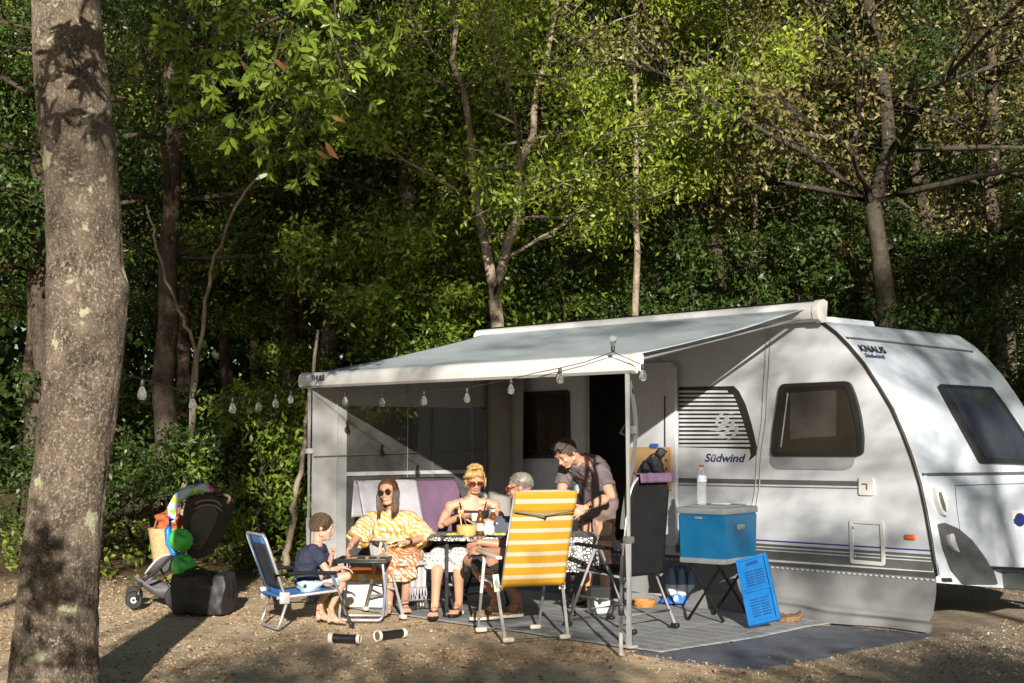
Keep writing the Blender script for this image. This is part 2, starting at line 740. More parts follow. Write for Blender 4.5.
def make_tree(seed, H, r0, base, cr, nleaf, ln, fork=False, lean=(0, 0), limbs=16, up=.5, sig=.22, crook=.25, bare=0, twigs=5, wd=.42):
    """trunk mesh and crown mesh of one tree standing at the origin"""
    rd = random.Random(seed)
    nr = np.random.default_rng(seed)
    bm = BM()
    stems = []
    n = 14

    def stem(p0, p1, ra, rb, k):
        pts = []
        for i in range(n + 1):
            t = i / n
            q = V(p0).lerp(V(p1), t)
            pts.append(wob(q, i * .45 + k, crook * min(1, t * 4) * (1 - .2 * t), seed + k * 5.3))
        rs = [ra * (1 - t / n) + rb * t / n for t in range(n + 1)]
        if k == 0:
            rs[0] *= 1.35
        tube(bm, pts, rs, 9)
        stems.append((pts, rs))
        return pts
    top = V((lean[0], lean[1], H))
    if fork:
        z = fork
        s = stem((0, 0, -.1), (lean[0] * .15, 0, z), r0, r0 * .75, 0)
        stem(s[-1], V((lean[0] - cr * .35, .2, H)), r0 * .6, r0 * .12, 1)
        stem(s[-1], V((lean[0] + cr * .4, -.1, H * .93)), r0 * .62, r0 * .12, 2)
        stems.pop(0)
    else:
        stem((0, 0, -.1), top, r0, r0 * .15, 0)
    clumps = []
    for i in range(limbs):
        pts, rs = stems[i % len(stems)]
        t = (i + rd.random()) / limbs
        z0 = base + (H * .97 - base) * t
        k = min(range(n + 1), key=lambda j: abs(pts[j].z - z0))
        a = i * 2.4 + rd.uniform(-.5, .5)
        prof = math.sin(math.pi * min(1, .18 + .8 * t)) ** .7
        le = cr * prof * rd.uniform(.75, 1.15)
        d = V((math.cos(a), math.sin(a), up * rd.uniform(.2, 1.3)))
        p0 = pts[k]
        path = [wob(p0 + d * le * j / 6 + V((0, 0, -.12 * le * (j / 6) ** 2)), j, .16 * j / 3, seed * 3.1 + i) for j in range(7)]
        path[0] = p0
        rr = min(rs[k] * .5, .026 + .009 * le)
        tube(bm, path, [max(.006, rr * (1 - j / 6.5)) for j in range(7)], 6)
        for q in range(twigs):
            j = rd.uniform(1.5, 6)
            p = path[int(j)].lerp(path[min(6, int(j) + 1)], j % 1)
            d2 = (d.normalized() + V((rd.uniform(-1, 1), rd.uniform(-1, 1), rd.uniform(-.3, .8)))).normalized()
            l2 = le * rd.uniform(.22, .5)
            tw = [wob(p + d2 * l2 * m / 4, m, .09 * m / 2, seed + i * 7 + q) for m in range(5)]
            tube(bm, tw, [max(.004, rr * .38 * (1 - m / 4.6)) for m in range(5)], 4)
            for m in (1, 2, 3, 4):
                clumps.append((tw[m], .6 + .16 * m))
            for m in range(bare):
                e = tw[rd.randint(1, 4)]
                d3 = (d2 + V((rd.uniform(-1, 1), rd.uniform(-1, 1), rd.uniform(-.8, .9)))).normalized()
                tt = [wob(e + d3 * rd.uniform(.4, .9) * z / 4, z, .12, seed + q * 3 + m) for z in range(5)]
                tt[0] = e
                tube(bm, tt, [.006 - .001 * z for z in range(5)], 3)
                clumps.append((tt[3], .4))
    C0 = np.array([c[0][:] for c in clumps])
    wt = np.array([c[1] for c in clumps]) * nr.exponential(1.0, len(clumps))
    idx = nr.choice(len(C0), nleaf, p=wt / wt.sum())
    sg = sig * nr.uniform(.5, 1.3, len(C0))
    off = nr.normal(size=(nleaf, 3)) * sg[idx][:, None]
    off[:, 2] *= .75
    C = C0[idx] + off
    keep = C[:, 2] > .15
    C = C[keep]
    out = unit(off[keep]) * .5
    me = quads('crown', leaf_array(C, ln, ln * wd, out, r=nr), 4)
    mt = bpy.data.meshes.new('trunk')
    bm.to_mesh(mt)
    bm.free()
    return mt, me


def tree(name, label, x, y, rz, meshes, bark, leaf, sc=1.0, group=None, cat='tree'):
    t = thing(name, label, cat, (x, y, ground_z(x, y)), rz, group)
    t.scale = (sc, sc, sc)
    a = finish('trunk', meshes[0].copy() if meshes[0].users else meshes[0], bark, t, angle=180)
    c = finish('crown', meshes[1].copy() if meshes[1].users else meshes[1], leaf, t, smooth=False)
    return t


def retree(src, label, x, y, rz, sc=1.0, group=None):
    t = dup(src, (x, y, ground_z(x, y)), rz, sc)
    t['label'] = label
    if group:
        t['group'] = group
    return t


GT = 'trees of the wood behind the pitch'
# the trees one can tell apart
def XY(x, d):
    return (x - 512) / F * d


forked = tree('tree', 'slender tree with a pale forked trunk right behind the awning roof', XY(497, 16.2), 16.2, 0,
              make_tree(5, 8.2, .105, 3.4, 2.4, 26000, .085, fork=3.1, limbs=24, up=.55, sig=.17, bare=3, twigs=6, crook=.14), M_BARK_P, M_LEAF_YG, 1, GT)
thin = tree('tree', 'tree with a thin straight pale trunk rising above the middle of the awning', XY(637, 16.8), 16.8, .4,
            make_tree(8, 8.8, .062, 4.1, 2.1, 22000, .085, limbs=18, crook=.1, sig=.17, bare=2, twigs=6), M_BARK_P, M_LEAF_YG, 1, GT)
crook = tree('tree', 'big crooked dark trunk under a broad olive crown behind the front of the caravan', XY(886, 17.5), 17.5, .9,
             make_tree(21, 9.0, .185, 3.9, 4.8, 34000, .075, limbs=26, up=.42, crook=.6, sig=.17, bare=6, twigs=9), barkmat('bark_grey', (.022, .018, .014), (.105, .09, .07), 1.0), M_LEAF_OL, 1, GT)
stout = tree('tree', 'rough brown trunk standing behind the left half of the awning roof', XY(404, 17.6), 17.6, .2,
             make_tree(33, 10.5, .17, 2.7, 2.7, 30000, .095, limbs=24, sig=.18, bare=1), M_BARK_B, M_LEAF_MD, 1, GT)
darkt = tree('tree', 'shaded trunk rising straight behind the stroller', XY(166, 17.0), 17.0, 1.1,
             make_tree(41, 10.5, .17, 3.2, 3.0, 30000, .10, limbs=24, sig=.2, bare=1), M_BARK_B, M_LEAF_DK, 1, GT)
brown = tree('tree', 'brown trunk between the thin pale trunk and the crooked dark one', XY(718, 19.5), 19.5, 2.0,
             make_tree(52, 11, .14, 3.9, 2.7, 28000, .09, limbs=22, sig=.18, bare=3), M_BARK_B, M_LEAF_OL, 1, GT)
retree(brown, 'dark trunk just right of the crooked one above the caravan roof', XY(924, 20.5), 20.5, 3.2, 1.0, GT)
retree(thin, 'slim dark trunk seen close to the right of the brown one', XY(757, 21), 21, 1.3, 1.05, GT)
retree(stout, 'bright leafy tree filling the gap left of the forked pale trunk', XY(330, 19.3), 19.3, 2.4, 1.0, GT)
retree(darkt, 'dark tree with a bare lower trunk beside the left edge of the awning', XY(290, 20.2), 20.2, 4.0, 1.05, GT)
retree(darkt, 'dark tree behind the big lichen-spotted trunk at the pitch edge', XY(40, 18.5), 18.5, 5.2, 1.0, GT)
retree(stout, 'green tree between the forked trunk and the thin straight trunk', XY(565, 20.0), 20.0, .7, 1.1, GT)
retree(darkt, 'green tree behind the right end of the caravan', XY(1000, 19.2), 19.2, 3.7, .95, GT)
# the rest of the wood, told apart by nothing
FILL = [(-11, 22), (-8.2, 23.5), (-5.6, 22.6), (-3.4, 24.6), (-1.2, 23.0), (1.6, 24.4), (4.2, 23.2), (6.6, 24.8), (9.2, 23), (12.2, 22.5),
        (-13, 28), (-9.5, 28.6), (-6, 29.3), (-3, 28.2), (.2, 29.5), (3.4, 28.4), (6.4, 29.6), (9.8, 28.3), (13.5, 28.8),
        (-16, 35), (-11.5, 36), (-7, 35.2), (-2.4, 36.3), (2.2, 35), (6.8, 36.4), (11.4, 35.4), (16, 36)]
src = [stout, darkt, brown, darkt, stout]
for i, (x, y) in enumerate(FILL):
    retree(src[i % 5], 'one of the dark leafy trees deep in the wood', x + random.uniform(-.5, .5), y + random.uniform(-.6, .6), random.uniform(0, 6), random.uniform(.95, 1.25), 'trees deep in the wood')


# shrubs of the wood's edge
def make_shrub(seed, h, r, nleaf, ln, sig=.16):
    return make_tree(seed, h, .03, .15, r, nleaf, ln, limbs=16, up=.9, sig=sig, crook=.3, twigs=4)


GS = 'bushes under the trees'
sh1 = tree('bush', 'bright leafy bush between the stroller and the awning', XY(262, 15.2), 15.2, 0, make_shrub(61, 1.9, .8, 3000, .085, .12), M_BARK_D, M_LEAF_MD, 1, GS, 'bush')
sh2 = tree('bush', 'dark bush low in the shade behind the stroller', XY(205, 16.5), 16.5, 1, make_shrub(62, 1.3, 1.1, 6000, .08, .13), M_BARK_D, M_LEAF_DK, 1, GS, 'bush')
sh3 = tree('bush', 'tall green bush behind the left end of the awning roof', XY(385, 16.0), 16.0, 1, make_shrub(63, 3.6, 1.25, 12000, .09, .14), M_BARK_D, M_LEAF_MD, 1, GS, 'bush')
sh4 = tree('bush', 'tall dark bush filling the space right of the forked pale trunk', XY(560, 18.2), 18.2, 1, make_shrub(64, 3.8, 1.35, 11000, .09, .15), M_BARK_D, M_LEAF_DK, 1, GS, 'bush')  # dark leaf colour stands in for the shade there
for (px, d, s, sc, lb) in ((60, 15.0, sh2, .9, 'dark bush behind the foot of the big trunk'), (130, 18.8, sh2, 1.3, 'dim bush between the big trunk and the stroller'),
                           (455, 17.4, sh3, 1.05, 'bush left of the fork in the pale trunk'),
                           (690, 18.0, sh4, 1.0, 'bush behind the front end of the awning rail'),
                           (800, 18.8, sh4, 1.1, 'bush left of the crooked dark trunk'), (960, 18.4, sh4, 1.05, 'bush behind the caravan roof right of the crooked trunk'),
                           (1040, 17.2, sh4, 1.1, 'bush at the right edge above the front window of the caravan'), (300, 17.8, sh3, .7, 'shaded bush behind the left post of the awning')):
    retree(s, lb, XY(px, d), d, random.uniform(0, 6), sc, GS)

# leaning and bent thin stems in the dark of the wood
for lb, pts, r in (('thin pale stem bending over left of the stroller', [(187, 470, 16), (196, 380, 16), (206, 300, 16), (216, 255, 16), (236, 205, 15.8), (262, 172, 15.6)], .035),
                   ('bent bare stem curving from the dark trunk', [(196, 352, 16.4), (184, 318, 16.4), (166, 280, 16.4), (155, 235, 16.4), (146, 205, 16.3)], .028),
                   ('thin trunk leaning beside the left awning post', [(284, 575, 14.6), (288, 548, 14.6), (296, 498, 14.6), (303, 455, 14.7), (310, 400, 14.8), (318, 330, 14.9)], .04)):
    bm = BM()
    pp = [P(*q) for q in pts]
    if pts[0][1] < 500:
        pp.insert(0, V((pp[0].x - .12, pp[0].y, ground_z(pp[0].x, pp[0].y) - .05)))
    fine = []
    for a, b2 in zip(pp, pp[1:]):
        for k in range(5):
            fine.append(wob(a.lerp(b2, k / 5), len(fine), .05, 3.3))
    fine.append(pp[-1])
    tube(bm, fine, [r * (1 - .6 * k / len(fine)) for k in range(len(fine))], 7)
    setp(obj('sapling', bm, M_BARK_P, angle=180), lb, 'tree', GS)

# far wood, read as one mass
nf = 300000
fx = rng.uniform(-48, 48, nf)
fy = rng.uniform(40, 60, nf)
fz = rng.uniform(.2, 19, nf)
kk = np.array([noise.noise(V((a * .22, c * .25, b * .1))) for a, b, c in zip(fx, fy, fz)])
kp = rng.uniform(-.95, .25, nf) < kk + .25 * (fz < 8)
Cf = np.stack([fx, fy, fz], 1)[kp]
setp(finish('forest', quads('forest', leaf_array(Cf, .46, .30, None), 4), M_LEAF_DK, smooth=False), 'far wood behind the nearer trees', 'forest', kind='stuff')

# low plants on the forest edge
x, y = scatter_xy(2600, -8, -1.4, 13.6, 22, .8)
zz = np.array([ground_z(a, b) for a, b in zip(x, y)])
Cg = np.stack([x, y, zz + rng.uniform(.02, .22, len(x))], 1)
setp(finish('undergrowth', quads('undergrowth', leaf_array(Cg, .09, .045, None, flat=.8), 4), M_LEAF_MD, smooth=False), 'low leafy ground cover at the edge of the wood', 'plants', kind='stuff')

# ------------------------------------------------------------------ big tree at the pitch edge
TD = 7.2
prof = [(735, 50, 46), (683, 53, 41), (640, 54, 40), (600, 57, 38.5), (540, 63, 37.5), (480, 70, 37), (420, 77, 37), (360, 83, 37.5), (320, 86, 38), (290, 86, 39), (262, 85, 37.5), (220, 84, 36.5),
        (170, 81, 36), (130, 77, 36.5), (90, 73, 37.5), (50, 69, 35.5), (0, 66, 34), (-60, 66, 33), (-160, 72, 31), (-300, 84, 27), (-480, 100, 22), (-640, 112, 15)]
big = thing('tree', 'thick grey brown trunk spotted with lichen at the left edge of the pitch', 'tree', (G(50, 730).x, TD, 0))
bm = BM()
seg = 110
rings = []
fine = []
for a, b2 in zip(prof, prof[1:]):
    nk_ = max(3, int(abs(b2[0] - a[0]) / (2.4 if a[0] > -70 else 12)))
    for k in range(nk_):
        fine.append(tuple(a[i] + (b2[i] - a[i]) * k / nk_ for i in range(3)))
for y, cx, rr in fine:
    c = P(cx, y, TD)
    r0 = rr / F * TD
    ring = []
    for k in range(seg):
        t = 2 * math.pi * k / seg
        q = V((math.cos(t), math.sin(t), 0))
        cm_ = V((q.x * .21, q.y * .21, c.z))
        f = 1 + .016 * noise.noise(cm_ * 38) + .010 * noise.noise(cm_ * 75) + .02 * noise.noise(cm_ * 12) + .05 * noise.noise(V((q.x * 2.2, q.y * 2.2, c.z * 1.3))) + .022 * noise.noise(V((q.x * 7, q.y * 7, c.z * 5)))
        kn = math.exp(-((c.z - P(0, 287, TD).z) / .07) ** 2) * max(0, math.cos(t + .35)) ** 6 * .15
        flare = .35 * math.exp(-max(0, c.z + .05) / .16) * (.6 + .4 * math.cos(5 * t))
        ring.append(bm.verts.new(c + q * r0 * (f + kn + flare)))
    rings.append(ring)
for A, B in zip(rings, rings[1:]):
    for k in range(seg):
        bm.faces.new((A[k], A[(k + 1) % seg], B[(k + 1) % seg], B[k]))
for v in bm.verts:
    v.co -= big.location
obj('trunk', bm, M_BARK_L, big, angle=180)


# crown of the big tree: long leaves in whorls at the twig ends
def whorl_leaves(tips, n, ln, r):
    vs = []
    for p, d in tips:
        s, u = frame(d)
        for k in range(n):
            a = 2 * math.pi * k / n + r.uniform(-.5, .5)
            q = (d * r.uniform(-.1, .9) + (s * math.cos(a) + u * math.sin(a)) * r.uniform(.6, 1.1) + V((0, 0, -.35))).normalized()
            nn = (d + V((r.uniform(-.5, .5), r.uniform(-.6, .3) - .25, r.uniform(0, .7)))).normalized()
            nn = (nn - q * nn.dot(q)).normalized()
            w = q.cross(nn)
            l = ln * r.uniform(.6, 1.2)
            o = p + d * r.uniform(-.03, .03)
            vs.append([o, o + q * l * .28 + w * l * .13 + nn * l * .03, o + q * l * .62 + w * l * .15 + nn * l * .03, o + q * l - nn * l * .12,
                       o + q * l * .62 - w * l * .15 + nn * l * .03, o + q * l * .28 - w * l * .13 + nn * l * .03])
    return np.array([[tuple(c) for c in v] for v in vs])


M_LEAF_BAY = leafmat('leaf_bay', [(.06, .11, .012), (.15, .24, .022), (.30, .38, .04), (.20, .28, .06)], .38, .3)
M_LEAF_RED = leafmat('leaf_red', [(.30, .10, .06), (.34, .17, .05), (.22, .12, .07)], .35, .5)
rd = random.Random(4)
bm = BM()
tips = []
red = []
top0 = P(100, -480, TD)


def spray(path, r0, ntw, spread=.3, droop=.5):
    tube(bm, path, [max(.003, r0 * (1 - .8 * i / len(path))) for i in range(len(path))], 6)
    for k in range(int(ntw * 2.2)):
        t = rd.uniform(.25, 1) * (len(path) - 1)
        i = min(int(t), len(path) - 2)
        p = path[i].lerp(path[i + 1], t - i)
        d = V((rd.uniform(-1, 1), rd.uniform(-.7, .7), rd.uniform(-droop - .4, .5))).normalized()
        e = p + d * spread * rd.uniform(.4, 1.2)
        mid = p.lerp(e, .5) + V((0, 0, .04))
        tube(bm, [p, mid, e], [.005, .004, .0025], 4)
        tips.append((e, (e - mid).normalized()))


BD = 8.4
for pts, nt_ in (([(330, -180), (322, -60), (312, 0), (307, 40), (322, 85), (300, 118)], 9),
                 ([(318, -60), (300, 10), (282, 30), (275, 60), (248, 100), (232, 132)], 12),
                 ([(300, -120), (268, -40), (240, 0), (215, 28), (190, 55), (168, 82)], 12),
                 ([(350, -100), (335, 0), (336, 50), (345, 78)], 6),
                 ([(322, 85), (306, 120), (318, 132), (292, 158)], 8),
                 ([(322, 85), (342, 90), (360, 100)], 4),
                 ([(215, 28), (160, 30), (138, 70)], 5),
                 ([(360, -80), (372, -10), (380, 20)], 4), ([(300, 10), (262, 40), (225, 70), (205, 95)], 8), ([(282, 30), (290, 75), (270, 110)], 6),
                 ([(240, 0), (205, 10), (175, 30)], 7), ([(312, 0), (345, 30), (368, 60)], 7), ([(306, 120), (285, 140), (310, 168)], 6), ([(215, 28), (195, 70), (180, 105)], 7)):
    dd = BD + rd.uniform(-.5, .5)
    path = [P(x, y, dd + .12 * math.sin(i * 1.7)) for i, (x, y) in enumerate(pts)]
    spray(path, .010, nt_, .17, .5)
for q in ((255, 18), (268, 30), (240, 72), (274, 68), (325, 146), (315, 160), (153, 118), (330, 128)):
    red.append((P(q[0], q[1] - 9, BD - .6), V((0, -.1, -1))))
nvis = len(tips)
# shade-giving upper crown
for k in range(190):
    a = rd.uniform(0, 6.28)
    rr = 3.2 * math.sqrt(rd.random())
    z = rd.uniform(5.2, 9.3)
    c = V((big.location.x + .9 + rr * math.cos(a), TD + .8 + rr * math.sin(a) * .8, z))
    if c.z < 1.45 + .345 * c.y + .25:
        c.z = 1.45 + .345 * c.y + .35
    d = (c - V((big.location.x + .3, TD, z - 1.2)))
    st = V((big.location.x + .3, TD, min(z - .6, 7.0)))
    if k % 4 == 0:
        tube(bm, [st, st.lerp(c, .5) + V((0, 0, .25)), c], [.045, .025, .008], 5)
    for j in range(7):
        e = c + V((rd.gauss(0, .35), rd.gauss(0, .35), rd.gauss(0, .25)))
        if e.z > 1.45 + .34 * e.y:
            tips.append((e, V((rd.uniform(-1, 1), rd.uniform(-1, 1), rd.uniform(-.5, .6))).normalized()))
# two low twigs out of sight above the trunk, whose leaf shadows fall on the bark
for k in range(26):
    e = V((-2.16 + rd.uniform(-.22, .25), 5.55 + rd.uniform(-.25, .25), rd.choice([3.55, 3.72, 3.9, 4.02, 4.12]) + rd.uniform(-.06, .06)))
    tips.append((e, V((rd.uniform(-1, 1), .2, rd.uniform(-.8, .2))).normalized()))
tube(bm, [V((-2.0, 7.1, 4.6)), V((-2.05, 6.3, 4.5)), V((-2.1, 5.4, 4.15))], [.03, .02, .008], 5)
for v in bm.verts:
    v.co -= big.location
obj('branch', bm, M_BARK_B, big, angle=180)
lv = np.concatenate([whorl_leaves(tips[:nvis], 12, .088, rd), whorl_leaves(tips[nvis:], 9, .14, rd)]) - np.array(big.location)
finish('crown', quads('crown', lv, 6), M_LEAF_BAY, big, smooth=False)
for q in red:
    finish('withered_leaf', quads('withered_leaf', whorl_leaves([q], 1, .12, rd) - np.array(big.location), 6), M_LEAF_RED, big, smooth=False)

# ------------------------------------------------------------------ unseen trees on the sunny side, placed and leaned for the shade they cast
GB = 'unseen trees behind the photographer that give shade'
shade_a = tree('tree', 'loose unseen tree behind the photographer, dappling the caravan', 7.6, -9, 0, make_tree(71, 9.6, .16, 6.0, 3.6, 8500, .13, limbs=22, sig=.26, twigs=4, lean=(-2.6, 0)), M_BARK_B, M_LEAF_MD, 1, GB)
shade_b = tree('tree', 'low bushy unseen tree behind the photographer, shading the foreground', 3.9, -8, 0, make_tree(72, 4.75, .1, 1.0, 2.9, 11000, .15, limbs=20, sig=.32, twigs=4), M_BARK_B, M_LEAF_MD, 1, GB)
shade_c = tree('tree', 'leaning tall unseen tree behind the photographer, shading the left of the wood', -5.4, -9, 0, make_tree(73, 13.5, .17, 9.0, 2.7, 24000, .15, limbs=26, sig=.34, twigs=4, lean=(6.0, 0)), M_BARK_B, M_LEAF_MD, 1, GB)
retree(shade_b, 'small bushy unseen tree straight behind the photographer, shading the foreground', .2, -8, 1.0, .93, GB)
retree(shade_c, 'leaning tall unseen tree added to shade the right of the wood', 13.0, -9, math.pi, .86, GB)
shade_d = tree('tree', 'small leaning unseen tree added to dapple the awning side panel', -5.4, -8.6, 0, make_tree(74, 8.2, .06, 7.1, 1.3, 1100, .13, limbs=10, sig=.2, twigs=4, lean=(5.9, 0), up=.1), M_BARK_B, M_LEAF_MD, 1, GB)
tree('sapling', 'slim unseen young tree added to shade the foot of the big trunk', -1.92, 1.5, .5, make_tree(76, 2.75, .02, .7, .40, 1500, .09, limbs=14, sig=.10, twigs=3, crook=.05), M_BARK_B, M_LEAF_MD, 1, GB)  # out of view, added to shade the lower part of the big trunk
# ------------------------------------------------------------------ caravan
M_WHITE = pm('white_gelcoat', (.53, .555, .60), .22, 0, .05, 1.5, 0, spec=.5, dirt=((.55, .53, .48), .25))
M_FRONT = pm('white_front', (.48, .53, .60), .2, 0, .05, 1.5, 0, dirt=((.55, .55, .52), .25))
M_BLACK = pm('black_rubber', (.018, .018, .018), .5, 0, .2)
M_GLASSD = pm('dark_acrylic', (.022, .019, .016), .08, 0, .35, 2.0)
M_GLASSB = pm('brown_acrylic', (.022, .018, .015), .10, 0, .5, 1.6)
M_GREYST = pm('grey_decal', (.10, .105, .105), .35, 0, .15)
M_GREYLT = pm('light_grey_plastic', (.45, .46, .47), .4, 0, .08)
M_SILVER = pm('brushed_metal', (.52, .53, .54), .35, .45, .1, 8)
M_NAVY = pm('navy_print', (.012, .02, .13), .4)
M_BLUEL = pm('blue_line', (.02, .03, .28), .4)
M_ORANGE = pm('orange_lens', (.75, .16, .02), .25)
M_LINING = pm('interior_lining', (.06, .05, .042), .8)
M_WOOD = pm('pale_wood_panel', (.50, .31, .15), .5, 0, .15, 4)
M_SKIRT = pm('grey_skirt_cloth', (.17, .175, .18), .8, 0, .15, 3, .3, 30)
M_PLAST = pm('white_plastic', (.58, .58, .56), .35, 0, .05)

car = thing('caravan', 'white touring caravan with a sloping front and its awning rolled out', 'caravan', W0, RZC)
# side outline traced in (u, z)
edge_px = [(936, 576), (934, 560), (931, 540), (926, 512), (920, 484), (912, 458), (903, 434), (892, 409), (879, 387), (864, 364), (849, 346), (836, 333), (820, 321)]
EDGE = [S(*p) for p in edge_px]
ZB = EDGE[0][1]
UE = -5.15
TOPZ = EDGE[-1][1] + .04
prof_side = EDGE + [(-.6, TOPZ + .01), (-2.5, TOPZ + .03), (-4.4, TOPZ), (UE + .25, TOPZ - .12), (UE + .05, TOPZ - .5), (UE, 1.2), (UE + .05, ZB)]
WID = 2.3
DX0, DX1, DZ0, DZ1 = -2.62, -2.05, .50, 2.18


def Uf(z):
    for (u0, z0), (u1, z1) in zip(EDGE, EDGE[1:]):
        if z0 <= z <= z1 or z <= z0:
            t = (z - z0) / (z1 - z0)
            return u0 + (u1 - u0) * t
    return EDGE[-1][0] - (z - EDGE[-1][1]) * 3


def bow(y):
    t = (y - WID / 2) / (WID / 2)
    return .15 * max(0, 1 - abs(t) ** 2.4)


# side wall with the door opening
bm = BM()
hole = [(DX0, DZ0), (DX1, DZ0), (DX1, DZ1), (DX0, DZ1)]
prism(bm, prof_side, lambda x, z, k: V((x, .03 if k == 0 else 0, z)), 0, [roundpoly(hole, .07)])
obj('side_wall', bm, M_WHITE, car, smooth=False)
bm = BM()
prism(bm, prof_side, lambda x, z, k: V((x, WID - .03 if k == 0 else WID, z)), 0)
obj('side_wall', bm, M_WHITE, car, smooth=False)
# wrapped front, roof and rear
bm = BM()
fine = []
for a, b2 in zip(prof_side, prof_side[1:]):
    for k in range(3):
        fine.append((a[0] + (b2[0] - a[0]) * k / 3, a[1] + (b2[1] - a[1]) * k / 3))
fine.append(prof_side[-1])
NY = 16
nf_ = (len(EDGE) - 1) * 3


def shell(i, j):
    u, z = fine[i]
    y = WID * j / NY
    wgt = 1 if z < 1.65 else max(0, 1 - (z - 1.65) / .85)
    if i <= nf_ and z < 1.1:
        z -= (.05 + .112 * min(y, WID - y)) * (1.1 - z) / (1.1 - ZB)
    return V((u + bow(y) * wgt * (1 if i <= nf_ else 0), y, z))


vs = [[bm.verts.new(shell(i, j)) for j in range(NY + 1)] for i in range(len(fine))]
for i in range(len(fine) - 1):
    for j in range(NY):
        bm.faces.new((vs[i][j], vs[i + 1][j], vs[i + 1][j + 1], vs[i][j + 1]))
for j in range(NY):
    bm.faces.new((vs[0][j], vs[0][j + 1], vs[-1][j + 1], vs[-1][j]))
obj('body_shell', bm, M_FRONT, car, angle=35)
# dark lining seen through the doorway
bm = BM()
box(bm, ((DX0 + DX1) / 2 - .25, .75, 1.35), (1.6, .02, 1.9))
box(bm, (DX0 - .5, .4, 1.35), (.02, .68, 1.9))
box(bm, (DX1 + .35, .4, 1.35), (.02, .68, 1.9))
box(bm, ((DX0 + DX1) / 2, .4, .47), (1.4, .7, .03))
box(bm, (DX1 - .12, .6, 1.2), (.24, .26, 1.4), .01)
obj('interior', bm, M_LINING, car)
bm = BM()
o_ = roundpoly([(DX0 - .03, DZ0 - .03), (DX1 + .03, DZ0 - .03), (DX1 + .03, DZ1 + .03), (DX0 - .03, DZ1 + .03)], .09)
prism(bm, o_, lambda x, z, k: V((x, -.004 if k == 0 else -.022, z)), 0, [roundpoly(hole, .07)])
obj('door_frame', bm, M_GREYLT, car)

# door swung open flat to the wall, showing its inner face
dl, dr = S(631, 450, .07)[0], S(676, 450, .07)[0]
zt, zb = S(672, 362, .07)[1], S(672, 547, .07)[1]
bm = BM()
prism(bm, rrect(dl, zb, dr, zt, .07), lambda x, z, k: V((x, -.045 if k == 0 else -.085, z)), 0)
door = obj('door', bm, M_WHITE, car)
z1, z2, z3, z4 = S(655, 447, .09)[1], S(655, 473, .09)[1], S(655, 476, .09)[1], S(655, 490, .09)[1]
for a, b2 in ((z2, z1), (z4, z3)):
    bm = BM()
    prism(bm, rrect(dl + .015, a, dr - .03, b2, .015), lambda x, z, k: V((x, -.085 if k == 0 else -.115, z)), 0)
    for k in range(3):
        z = a + (b2 - a) * (k + .5) / 3
        box(bm, (dr - .075, -.1165, z), (.02, .004, .022), mi=1)
    obj('storage_panel', bm, [M_WOOD, M_LINING], door)
bm = BM()
u, z = S(655, 446, .1)
prism(bm, rrect(u - .045, z - .022, u + .045, z + .022, .015), lambda x, z, k: V((x, -.1 if k == 0 else -.122, z)), 0)
obj('catch', bm, pm('blue_plastic', (.03, .10, .35), .4), door)
bm = BM()
u = S(664, 400, .1)[0]
tube(bm, [(u, -.092, zt - .3), (u, -.092, z1 - .02)], .006, 6)
obj('blind_cord', bm, M_BLACK, door)

# main window in the side
def pxpoly(pts, n=0.0):
    return [S(x, y, n) for x, y in pts]


wpx = [(782, 384), (851, 381), (857, 396), (862, 415), (865, 437), (864, 456), (773, 456), (775, 430), (779, 405)]
wp = pxpoly(wpx)
cx = sum(p[0] for p in wp) / len(wp)
cz = sum(p[1] for p in wp) / len(wp)


def shrink(poly, d):
    out = []
    for x, z in poly:
        v = V((x - cx, z - cz))
        out.append((cx + v.x * (1 - d / abs(max(.2, v.length))), cz + v.y * (1 - d / abs(max(.2, v.length)))))
    return out


bm = BM()
low = pxpoly([(772, 452), (856, 452), (854, 466), (846, 470), (776, 469), (770, 462)])
prism(bm, roundpoly(low, .05), lambda x, z, k: V((x, .002 if k == 0 else -.010, z)), 0)
obj('window_shadow', bm, pm('shadow_grey', (.30, .31, .33), .4), car)  # grey sheet painting the shadow below the window
bm = BM()
prism(bm, roundpoly(wp, .05), lambda x, z, k: V((x, .0 if k == 0 else -.035, z)), 0, [roundpoly(shrink(wp, .055), .04)])
win = obj('window', bm, M_BLACK, car)
bm = BM()
prism(bm, roundpoly(shrink(wp, .05), .04), lambda x, z, k: V((x, -.012 if k == 0 else -.026, z)), 0)
obj('pane', bm, M_GLASSB, win)
bm = BM()
cp = pxpoly([(792, 393), (838, 390), (838, 436), (792, 439)])
prism(bm, cp, lambda x, z, k: V((x, -.0262 if k == 0 else -.0275, z)), 0)
obj('pane_patch', bm, pm('pane_patch_grey', (.050, .046, .042), .25, 0, .3, 3), win)  # slightly lighter rectangle set on the pane
bm = BM()
a = S(783, 447)
b2 = S(790, 393)
tube(bm, [(a[0], -.03, a[1]), (b2[0], -.03, b2[1])], .007, 6)
obj('stay', bm, M_SILVER, win)

# window in the shade of the awning
w2 = roundpoly(pxpoly([(503, 393), (570, 390), (571, 452), (566, 458), (512, 459), (505, 450)]), .05)
bm = BM()
prism(bm, w2, lambda x, z, k: V((x, 0 if k == 0 else -.03, z)), 0)
wn2 = obj('window', bm, M_BLACK, car)
bm = BM()
prism(bm, roundpoly(pxpoly([(507, 396), (567, 394), (567, 450), (563, 455), (515, 455), (509, 448)]), .05), lambda x, z, k: V((x, -.03 if k == 0 else -.036, z)), 0)
obj('pane', bm, M_GLASSD, wn2)

